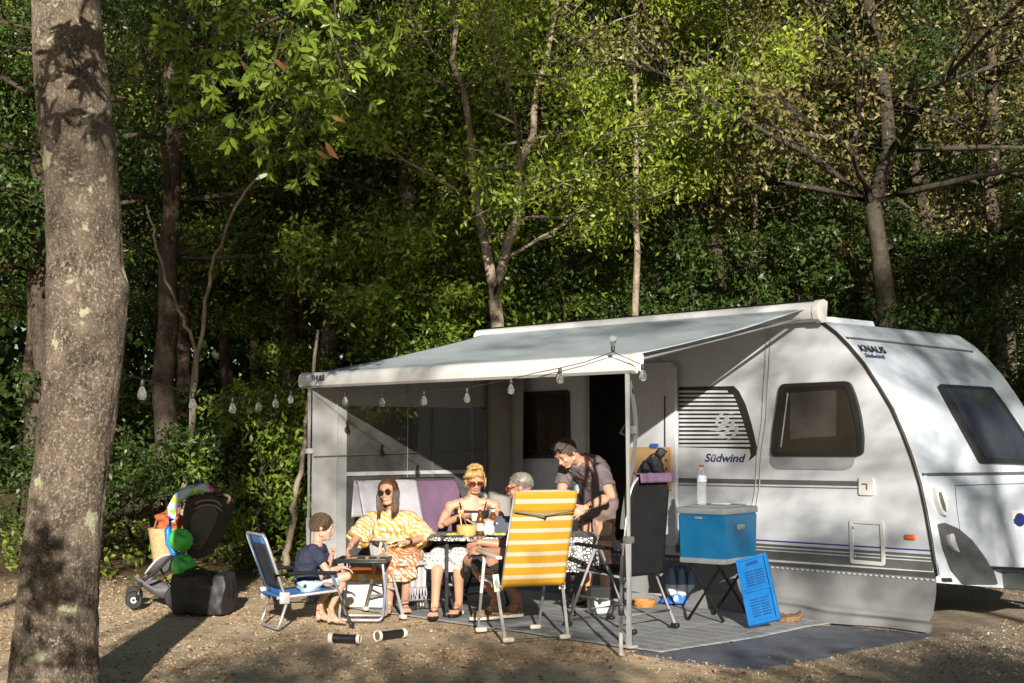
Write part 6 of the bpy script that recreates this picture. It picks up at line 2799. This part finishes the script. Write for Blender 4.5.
    def glasses(self, rx, rz, frame_m, lens_m, y=.100, z=.008, gap=.034, up=None, tilt=0):
        k = self.hk
        at = self.at
        bm = BM()
        ls_ = BM()
        for s in (-1, 1):
            ring = []
            for i in range(20):
                a = 2 * math.pi * i / 20
                ring.append(at(s * gap + rx * math.cos(a), y - .012 * abs(rx * math.cos(a) * s + s * gap) / .06, z + rz * math.sin(a)))
            tube(bm, ring, .0034 * k, 6, closed=True)
            c = sum(ring, V()) / 20
            vs = [ls_.verts.new(p) for p in ring]
            c1 = ls_.verts.new(c + self.hf * .004 * k)
            for i in range(20):
                ls_.faces.new((vs[i], vs[(i + 1) % 20], c1))
            tube(bm, [at(s * (gap + rx), y - .016, z + .006), at(s * .078, .05, z + .008), at(s * .082, -.012, z + .010)], .0030 * k, 6)
        tube(bm, [at(-(gap - rx), y, z + .004), at(0, y + .004, z + .007), at(gap - rx, y, z + .004)], .0030 * k, 6)
        o = obj('sunglasses', bm, frame_m, self.root, angle=180)
        obj('lenses', ls_, lens_m, o, angle=180)
        return o


SK1 = (.45, .265, .18)
SK2 = (.44, .25, .165)
SK3 = (.37, .20, .13)
SKB = (.49, .305, .23)
M_SKIN = skinmat('skin', SK1)
M_LENS = pm('dark_lens', (.02, .012, .012), .06, 0, .2)
M_LENSR = pm('reddish_lens', (.10, .012, .012), .06, 0, .2)
M_FRAMEB = pm('dark_frame', (.02, .014, .012), .25)
M_FRAMET = pm('tortoise_frame', (.16, .04, .015), .25)
UP = V((0, 0, 1))

# ---------------- boy on the low blue chair
B = Body((-1.63, 10.95, 0), .62)
D0 = 11.0
B.floor = .012
B.front = V((.88, .47, 0))
B.bend = V((-.05, -.03, 0))
B.set(pel=P(309, 584, D0), neck=P(317, 545, D0), hr=P(309, 586, D0 - .07), hl=P(311, 586, D0 + .08), sr=P(313, 550, D0 - .12), sl=P(320, 549, D0 + .11))
B.s = .74
B.torso()
B.s = .66
B.arm(B.sr, P(328, 572, D0 - .12) - B.loc, P(342, 567, D0 - .02) - B.loc, V((.8, .25, -.25)), V((-.1, 0, -1)), 1, .5)
B.arm(B.sl, P(327, 568, D0 + .14) - B.loc, P(332, 555, D0 + .06) - B.loc, V((.35, -.35, .55)), V((-.9, -.3, .1)), -1, 1.3)
B.leg(B.hr, P(347, 576, D0 - .06) - B.loc, P(331, 607, D0 - .0) - B.loc, V((.85, -.25, 0)))
B.leg(B.hl, P(340, 577, D0 + .16) - B.loc, P(320, 602, D0 + .14) - B.loc, V((.9, -.2, 0)))
B.s = .70
B.head(P(322, 527, D0), V((.95, .22, -.12)), UP, .208, .3, .95, (.13, .08, .05), (.50, .18, .16))
boy = B.build('barefoot boy in a navy T-shirt and faded denim shorts sitting on the low blue chair', M_SKIN, SKB, .0042)
B.short_hair(hairmat('boy_hair', (.045, .026, .014), (.12, .07, .035)), 3600, .026, -.42, .42, (.15, .75, -.45), .0022, .06, 5, 1.02)
B.s = .74


def f(bm):
    B.loft(bm, B.torso_rings(.016, -.07, .93))
    for a, e in ((B.sr, P(328, 572, D0 - .12) - B.loc), (B.sl, P(327, 568, D0 + .14) - B.loc)):
        tube(bm, [B.neck.lerp(a, .35) - V((0, 0, .03)), a, a.lerp(e, .62)], [.050, .055, .058], 16)
        ball(bm, a, .052, 14, 9)


B.garment('tshirt', f, pm('navy_cotton', (.016, .021, .045), .85, 0, .15, 8, .3, 60), .008, 3, .010, .045)


def f(bm):
    B.loft(bm, [B.ring(t, w, d, .022) for t, w, d in ((-.16, .10, .09), (-.06, .165, .115), (.05, .17, .12), (.14, .16, .115))])
    for h_, k_ in ((B.hr, P(347, 576, D0 - .06) - B.loc), (B.hl, P(340, 577, D0 + .16) - B.loc)):
        tube(bm, [h_, h_.lerp(k_, .78)], [.078, .070], 18)
        ball(bm, h_, .076)


B.garment('shorts', f, pm('faded_denim', (.34, .43, .53), .85, 0, .2, 14, .5, 90), .009, 3, .006, .04)

# ---------------- woman in the yellow dress
B = Body((-.95, 11.75, 0), .94, True)
B.floor = .022
B.front = V((.35, -.92, 0))
B.bend = V((.0, .03, 0))
B.set(pel=P(401, 552, 11.92), neck=P(391, 512, 11.86), hr=P(392, 555, 11.86), hl=P(411, 555, 11.94), sr=P(370, 519, 11.80), sl=P(410, 518, 11.90))
B.torso()
eR, wR = P(358, 536, 11.66) - B.loc, P(351, 545, 11.46) - B.loc
eL, wL = P(427, 537, 11.82) - B.loc, P(407, 542, 11.58) - B.loc
B.arm(B.sr, eR, wR, V((-.25, -.45, -.6)), V((.8, -.2, -.3)), 1, .75)
B.arm(B.sl, eL, wL, V((-.85, -.35, -.05)), V((-.1, 0, -1)), -1, .35)
kR, kL = P(391, 562, 11.48) - B.loc, P(409, 562, 11.54) - B.loc
B.leg(B.hr, kR, P(389, 601, 11.62) - B.loc, V((-.1, -1, 0)))
B.leg(B.hl, kL, P(405, 601, 11.70) - B.loc, V((.15, -1, 0)))
B.head(P(388, 491.5, 11.78), V((-.26, -.95, -.14)), V((-.16, -.1, 1)), .218, .9, .92, (.09, .05, .03), (.50, .15, .13), False)
B.paint.append((B.at(0, .094, -.052), .016, (.75, .66, .60), .9, B.hu, .22))
w1 = B.build('smiling woman in a yellow and white patterned dress and round sunglasses reaching to the tray', M_SKIN, SK1)
MH1 = hairmat('brown_hair', (.035, .016, .008), (.13, .06, .028))
B.long_hair(MH1, 560, .21, V((.0, -.16, 0)), .92, .0032, 4, .55)
B.glasses(.027, .024, M_FRAMEB, M_LENS)


def wavy(name, a, b2, sc, split=None, a2=None):
    m, nt, bs = newmat(name)
    tc = node(nt, 'ShaderNodeTexCoord')
    wv = node(nt, 'ShaderNodeTexWave', wave_type='BANDS', bands_direction='DIAGONAL')
    wv.inputs['Scale'].default_value = sc
    wv.inputs['Distortion'].default_value = 5.5
    wv.inputs['Detail'].default_value = 1
    wv.inputs['Detail Scale'].default_value = 2.2
    nt.links.new(tc.outputs['Object'], wv.inputs['Vector'])
    ca = a
    if split is not None:
        sx = node(nt, 'ShaderNodeSeparateXYZ')
        nt.links.new(tc.outputs['Object'], sx.inputs[0])
        ca = ramp(nt, sx.outputs['Z'], [(split - .02, a2), (split + .02, a)])
    c = mixc(nt, ramp(nt, wv.outputs['Fac'], [(.50, 0.0), (.60, 1.0)]), ca, b2)
    nt.links.new(c, bs.inputs['Base Color'])
    bs.inputs['Roughness'].default_value = .8
    bump(nt, bs, noisen(nt, 28, 4), .4, .008)
    return m


def f(bm):
    B.loft(bm, B.torso_rings(.026, -.10, .90) + [B.ring(.955, .118, .074, .020, 0)])
    for a in (B.sr, B.sl):
        cap_chain(bm, [B.neck.lerp(a, .42) + V((0, 0, -.012)), B.neck.lerp(a, .7) + V((0, 0, -.008)), a], [.052, .060, .066])
    for a, e, x in ((B.sr, eR, V((-.015, -.01, -.05))), (B.sl, eL, V((.012, -.01, -.06)))):
        tube(bm, [B.neck.lerp(a, .55) - V((0, 0, .045)), a, a.lerp(e, .5) + x * .5, a.lerp(e, .93) + x], [.055, .066, .090, .105], 18)
        ball(bm, a, .062)
        ball(bm, a.lerp(B.pel, .35) + x * .4, (.075, .06, .11))
    cap_chain(bm, [B.pel + V((0, 0, .02)), B.hr.lerp(kR, .5)], [.13, .12])


B.garment('dress', f, wavy('yellow_wave_print', (.52, .275, .022), (.58, .54, .46), 9.5), .010, 4, .014, .055)


def f(bm):
    for h_, k_ in ((B.hr, kR), (B.hl, kL)):
        cap_chain(bm, [h_, h_.lerp(k_, .6), k_ + V((0, .01, 0))], [.115, .10, .080], 18)
    for t in (.2, .5, .8):
        cap_chain(bm, [B.hr.lerp(kR, t), B.hl.lerp(kL, t)], [.095, .095])
    m_ = kR.lerp(kL, .5)
    tube(bm, [m_ + V((-.10, -.02, .0)), m_ + V((.10, -.02, .0))], [.075, .075], 14)
    for q in range(5):
        x = V((-.10 + .05 * q, -.035 + .02 * (q % 2), 0))
        tube(bm, [m_ + x + V((0, 0, .04)), m_ + x + V((0, .015, -.13 - .03 * (q % 2)))], [.055, .050], 12)


B.garment('skirt', f, wavy('orange_wave_print', (.50, .13, .022), (.56, .48, .38), 11), .010, 4, .012, .05)
bm = BM()
fd_ = (wL - eL).normalized()
q = wL - fd_ * .025
tube(bm, [q - fd_ * .011, q + fd_ * .011], .031, 16)
wt_ = obj('wristwatch', bm, M_BLKPL, B.root, angle=50)
bm = BM()
box(bm, q + V((-.005, -.022, .022)), (.032, .022, .022), .006)
obj('watch_face', bm, M_BLKPL, wt_)
hand1 = wR + B.loc + V((-.25, -.45, -.6)).normalized() * .085
bm = BM()
for dx in (0, .012):
    tube(bm, [V((dx, 0, .02)), V((.012 + dx * .6, -.03, -.06)), V((.02 + dx * .1, -.05, -.125))], .004, 6)
setp(obj('tongs', bm, pm('rusty_tongs', (.30, .09, .04), .4), None, hand1), 'thin reddish tongs held down to the tray by the woman in yellow', 'tongs')

# ---------------- blonde woman behind the table
B = Body((-.36, 12.0, 0), .96, True)
B.floor = .024
B.front = V((-.15, -.98, 0))
B.bend = V((.0, .05, 0))
B.set(pel=P(468, 553, 12.05), neck=P(472, 498, 11.98), hr=P(459, 556, 12.0), hl=P(479, 556, 12.02), sr=P(450, 506, 11.94), sl=P(495, 505, 12.0))
B.torso()
eR, wR = P(441, 525, 11.84) - B.loc, P(461, 516, 11.68) - B.loc
eL, wL = P(505, 529, 11.86) - B.loc, P(488, 521, 11.68) - B.loc
B.arm(B.sr, eR, wR, V((.85, -.2, .05)), V((.1, -.6, -.9)), 1, .9)
B.arm(B.sl, eL, wL, V((-.85, -.25, -.1)), V((0, -.4, -.9)), -1, .8)
kR, kL = P(438, 557, 11.56) - B.loc, P(458, 557, 11.54) - B.loc
B.leg(B.hr, kR, P(435, 603, 11.42) - B.loc, V((-.05, -1, 0)))
B.leg(B.hl, kL, P(459, 601, 11.56) - B.loc, V((-.25, -.9, 0)))
B.head(P(475, 479.5, 11.92), V((.16, -.86, -.46)), V((.05, -.4, 1)), .22, .9, .96, (.25, .15, .07), (.50, .14, .12), False)
ft = B.feet
w2 = B.build('blonde woman in a black strappy top and dotted skirt sitting behind the table', M_SKIN, SK2)
MH2 = hairmat('blonde_hair', (.34, .20, .06), (.66, .46, .20))
B.long_hair(MH2, 420, .035, V((0, .02, 0)), 1.05, .0030, 7, .7, V((0, .25, -1)))
rd7 = random.Random(7)
bun = []
for i in range(260):
    a = rd7.uniform(0, 6.28)
    e = rd7.uniform(-.4, 1.3)
    pts = []
    for j in range(7):
        t = j / 6
        aa, ee = a + (.9 + .6 * math.sin(i)) * t, e + .7 * math.sin(3 * t + a * 2)
        pts.append(B.at(0, -.032, .086) + (B.hr_ * math.cos(aa) * math.cos(ee) * 1.15 + B.hf * math.sin(aa) * math.cos(ee) + B.hu * math.sin(ee) * .78) * (.048 + rd7.uniform(-.014, .016)))
    bun.append(pts)
B.strands('hair_bun', bun, .0036, MH2)
bang = []
for i in range(70):
    x = rd7.uniform(-.062, .062)
    p0 = B.at(x * .5, .02, .118)
    bang.append([p0, B.at(x * .9 + .015, .068, .108 + rd7.uniform(-.006, .006)), B.at(x * 1.2 + .028, .088, .082 + rd7.uniform(-.008, .01)), B.at(x * 1.5 + .034, .078 - abs(x) * .5, .058 + rd7.uniform(-.02, .015))])
for i in range(50):
    s = -1 if i % 2 else 1
    p0 = B.at(s * .074, .03, .06)
    bang.append([p0, B.at(s * (.082 + rd7.uniform(0, .008)), .045, .02), B.at(s * (.080 + rd7.uniform(0, .012)), .042 + rd7.uniform(-.02, .02), -.03), B.at(s * .076, .03, -.07 + rd7.uniform(-.02, .03))])
B.strands('fringe', bang, .0032, MH2)
B.glasses(.029, .024, M_FRAMET, M_LENSR)


def f(bm):
    B.loft(bm, B.torso_rings(.012, -.1, .70) + [B.ring(.815, .146, .108, .010, .012)])


top_ = B.garment('top', f, pm('black_jersey', (.012, .012, .013), .8, 0, .2, 10, .3, 60), .008, 3, .004, .06)
for s in (-1, 1):
    bm = BM()
    sh_ = B.sr if s < 0 else B.sl
    rr_ = B.ring(.74, .145, .122, .010, .020)
    lat = rr_[1].normalized()
    if lat.dot((sh_ - B.neck)) < 0:
        lat = -lat
    p0 = rr_[0] + lat * .085 + rr_[2] * .80
    p3 = rr_[0] + lat * .085 - rr_[2] * .75
    up_ = (B.neck - B.pel).normalized()
    p1 = B.neck.lerp(sh_, .62) + up_ * .030 + rr_[2] * .15
    tube(bm, [p0, p0.lerp(p1, .5) + rr_[2].normalized() * .022, p1, p1.lerp(p3, .5) - rr_[2].normalized() * .02, p3], .0065, 6)
    obj('shoulder_strap', bm, M_BLKPL, top_, angle=180)
M_DOTS, nt, b = newmat('dotted_cloth')
vo = node(nt, 'ShaderNodeTexVoronoi', feature='F1')
vo.inputs['Scale'].default_value = 34
vo.inputs['Randomness'].default_value = .55
tc = node(nt, 'ShaderNodeTexCoord')
nt.links.new(tc.outputs['Object'], vo.inputs['Vector'])
nt.links.new(ramp(nt, vo.outputs['Distance'], [(.20, (.03, .03, .035)), (.28, (.50, .49, .48))]), b.inputs['Base Color'])
b.inputs['Roughness'].default_value = .8
bump(nt, b, noisen(nt, 30, 4), .4, .008)


def f(bm):
    B.loft(bm, [B.ring(t, w, d, .022) for t, w, d in ((-.16, .10, .09), (-.06, .172, .125), (.06, .178, .128), (.18, .155, .11))])
    for h_, k_ in ((B.hr, kR), (B.hl, kL)):
        cap_chain(bm, [h_, h_.lerp(k_, .6), k_ + V((0, .01, .004))], [.115, .098, .078], 18)
    for t in (.2, .5, .8, .95):
        cap_chain(bm, [B.hr.lerp(kR, t), B.hl.lerp(kL, t)], [.085, .085])
    m_ = kR.lerp(kL, .5)
    for q in range(6):
        x = V((-.15 + .055 * q, -.02 + .02 * (q % 2), 0))
        tube(bm, [m_ + x + V((0, 0, .03)), m_ + x + V((0, .02, -.09 - .03 * (q % 2)))], [.055, .050], 12)


B.garment('skirt', f, M_DOTS, .010, 4, .010, .05)


def sandal(B, i, name, sole_m, strap_m, closed=False, s=1.0):
    an, he, bal, toe, fd, sd_ = B.feet[i]
    z0 = B.floor - B.loc.z
    n = 20
    out = []
    for k in range(n):
        a = 2 * math.pi * k / n
        c_ = (he + toe) / 2
        ln = ((toe - he).length / 2 + .035 * s)
        wd = (.040 + .010 * math.cos(a)) * s
        p = V((c_.x, c_.y, 0)) + fd * math.cos(a) * ln + sd_ * math.sin(a) * wd
        out.append(p)
    bm = BM()
    A = [bm.verts.new(V((p.x, p.y, z0 - .016))) for p in out]
    Bt = [bm.verts.new(V((p.x, p.y, z0 + .006))) for p in out]
    bm.faces.new(A)
    bm.faces.new(Bt)
    for k in range(n):
        bm.faces.new((A[k], A[(k + 1) % n], Bt[(k + 1) % n], Bt[k]))
    o = obj(name, bm, sole_m, B.root)
    if closed:
        bm = BM()
        cap_chain(bm, [bal - fd * .03, bal, toe - fd * .01], [.040 * s, .034 * s, .026 * s])
        for k in (-1, 1):
            cap_chain(bm, [bal - fd * .05 + sd_ * k * .014, bal + sd_ * k * .022], [.036 * s, .030 * s])
        cap_chain(bm, [he, bal - fd * .06], [.036 * s, .036 * s])
        me = fuse(bm, .008, 3, .5)
        finish('upper', me, strap_m, o, angle=180)
    else:
        bm = BM()
        t0_ = bal + fd * .010 * s + V((0, 0, .016 * s))
        for k in (-1, 1):
            tube(bm, [t0_, bal.lerp(he, .25) + sd_ * k * .022 * s + V((0, 0, .022 * s)), bal.lerp(he, .45) + sd_ * k * .036 * s + V((0, 0, -.01))], .006, 6)
        obj('toe_strap', bm, strap_m, o, angle=180)
    return o


for i in (0, 1):
    sandal(B, i, 'flip_flop', M_BLKPL, M_BLKPL)
cup = thing('cup', 'small white cup held in both hands of the blonde woman', 'cup', P(475, 517, 11.60))
bm = BM()
lathe(bm, [(.0, -.03), (.026, -.03), (.034, .03), (.030, .03), (.024, -.022), (.0, -.022)], (0, 0, 0), 18, cap=False)
obj('body', bm, M_PLAST, cup)
bm = BM()
tube(bm, bend([(.030, 0, .02), (.058, 0, .018), (.055, 0, -.02), (.027, 0, -.02)], .02), .005, 6)
obj('handle', bm, M_PLAST, cup)

# ---------------- man on the striped chair
B = Body((0, 10.75, 0), 1.0)
B.floor = .040
B.front = V((-.72, .69, 0))
B.bend = V((.06, -.05, 0))
B.set(pel=P(524, 566, 10.62), neck=P(527, 507, 10.78), hl=P(518, 570, 10.56), hr=P(526, 569, 10.80), sl=P(527, 520, 10.62), sr=P(533, 516, 10.98))
B.torso()
eL, wL = P(517, 553, 10.60) - B.loc, P(482, 551, 10.80) - B.loc
eR, wR = P(514, 546, 11.02) - B.loc, P(480, 542, 10.98) - B.loc
B.arm(B.sl, eL, wL, V((-.85, .45, .05)), V((.2, .6, -.4)), -1, .8)
B.arm(B.sr, eR, wR, V((-.8, -.25, -.35)), V((-.1, -.7, -.5)), 1, .9)
kL, kR = P(470, 560, 11.02) - B.loc, P(474, 557, 11.24) - B.loc
B.leg(B.hl, kL, P(496, 597, 11.18) - B.loc, V((-.75, -.35, 0)))
B.leg(B.hr, kR, P(517, 596, 11.30) - B.loc, V((-.80, -.30, 0)))
B.head(P(520, 487.5, 10.80), V((-.94, .16, -.22)), V((-.2, 0, 1)), .225, 1.2, 1.0, (.20, .15, .11), (.40, .15, .12), False)
m1 = B.build('grey-haired man in sunglasses and dark shorts on the striped chair, hands clasped', M_SKIN, SK3)
B.short_hair(hairmat('grey_hair', (.10, .085, .072), (.27, .24, .21)), 1500, .018, -.22, .62, (0, -.45, -.6), .0020, .16, 9, 1.03)
B.glasses(.029, .023, M_FRAMET, M_LENSR)


def f(bm):
    B.loft(bm, B.torso_rings(.016, -.07, .95))
    for a, e in ((B.sr, eR), (B.sl, eL)):
        tube(bm, [B.neck.lerp(a, .3) - V((0, 0, .03)), a, a.lerp(e, .55)], [.062, .068, .068], 18)
        ball(bm, a, .066)


B.garment('tshirt', f, pm('dark_grey_cotton', (.035, .036, .04), .85, 0, .15, 8, .3, 60), .010, 4, .007, .07)


def f(bm):
    B.loft(bm, [B.ring(t, w, d, .022) for t, w, d in ((-.16, .10, .09), (-.06, .165, .115), (.05, .17, .12), (.14, .16, .115))])
    for h_, k_ in ((B.hr, kR), (B.hl, kL)):
        tube(bm, [h_, h_.lerp(k_, .80)], [.104, .088], 20)
        ball(bm, h_, .100)


B.garment('shorts', f, pm('charcoal_cotton', (.026, .030, .038), .85, 0, .2, 9, .4, 60), .010, 3, .007, .06)
for i in (0, 1):
    sandal(B, i, 'shoe', M_CREAM, pm('tan_suede', (.22, .13, .065), .8, 0, .2, 12), True)

# ---------------- standing man leaning over the table
B = Body((.72, 12.1, 0), 1.02)
B.floor = .024
B.front = V((-.72, -.69, 0))
B.bend = V((.05, .05, .06))
B.set(pel=P(598, 505, 12.12), neck=P(578, 460, 11.88), hr=P(590, 508, 12.20), hl=P(604, 508, 12.04), sr=P(566, 470, 12.04), sl=P(600, 470, 11.74))
B.torso()
eL, wL = P(611, 496, 11.62) - B.loc, P(585, 508, 11.46) - B.loc
eR, wR = P(561, 494, 11.92) - B.loc, P(558, 517, 11.76) - B.loc
B.arm(B.sl, eL, wL, V((-.80, -.10, -.42)), V((-.3, .85, -.3)), -1, .65)
B.arm(B.sr, eR, wR, V((-.2, -.4, -.8)), V((.8, .2, -.3)), 1, .6)
kR, kL = P(589, 549, 12.16) - B.loc, P(604, 550, 12.02) - B.loc
B.leg(B.hr, kR, P(587, 596, 12.28) - B.loc, V((-.75, -.6, 0)))
B.leg(B.hl, kL, P(605, 598, 12.16) - B.loc, V((-.75, -.6, 0)))
B.head(P(566, 453, 11.76), V((-.60, -.46, -.70)), V((-.5, -.45, .8)), .228, 1.05, 1.0, (.07, .045, .03), (.42, .15, .12), True)
m2 = B.build('standing man in a taupe polo shirt bending over the table, sunglasses on his head', M_SKIN, SK1)
B.short_hair(hairmat('dark_brown_hair', (.035, .022, .014), (.13, .085, .05)), 2000, .024, -.28, .58, (.1, .55, -.5), .0021, .18, 12, 1.04)
MT = pm('taupe_cotton', (.135, .105, .115), .85, 0, .12, 8, .4, 60)


def f(bm):
    B.loft(bm, B.torso_rings(.020, -.14, .95))
    for a, e in ((B.sr, eR), (B.sl, eL)):
        tube(bm, [B.neck.lerp(a, .3) - V((0, 0, .03)), a, a.lerp(e, .66)], [.064, .072, .074], 18)
        ball(bm, a, .069)


sh_ = B.garment('polo_shirt', f, MT, .010, 3, .014, .06)
bm = BM()
up_ = (B.neck - B.pel).normalized()
s_, u_ = frame(up_)
ring = [B.neck + up_ * (-.012 + .022 * math.cos(a_ * math.pi / 10)) + (s_ * math.cos(a_ * math.pi / 10) + u_ * math.sin(a_ * math.pi / 10)) * .078 for a_ in range(20)]
tube(bm, ring, .013, 8, closed=True)
obj('collar', bm, MT, sh_, angle=180)


def f(bm):
    B.loft(bm, [B.ring(t, w, d, .024) for t, w, d in ((-.16, .10, .09), (-.06, .165, .115), (.05, .17, .12), (.14, .16, .115))])
    for h_, k_ in ((B.hr, kR), (B.hl, kL)):
        tube(bm, [h_, h_.lerp(k_, .78)], [.108, .098], 20)
        ball(bm, h_, .104)


B.garment('shorts', f, pm('taupe_twill', (.16, .115, .105), .85, 0, .15, 9, .4, 60), .010, 3, .007, .06)
bm = BM()
fd_ = (wL - eL).normalized()
q = wL - fd_ * .03
tube(bm, [q - fd_ * .012, q + fd_ * .012], .036, 16)
obj('wristwatch', bm, M_BLKPL, B.root, angle=50)
B.glasses(.030, .022, M_FRAMEB, pm('blue_mirror_lens', (.03, .06, .22), .08), .072, .085)
for i in (0, 1):
    sandal(B, i, 'flip_flop', M_BLKPL, M_BLKPL)
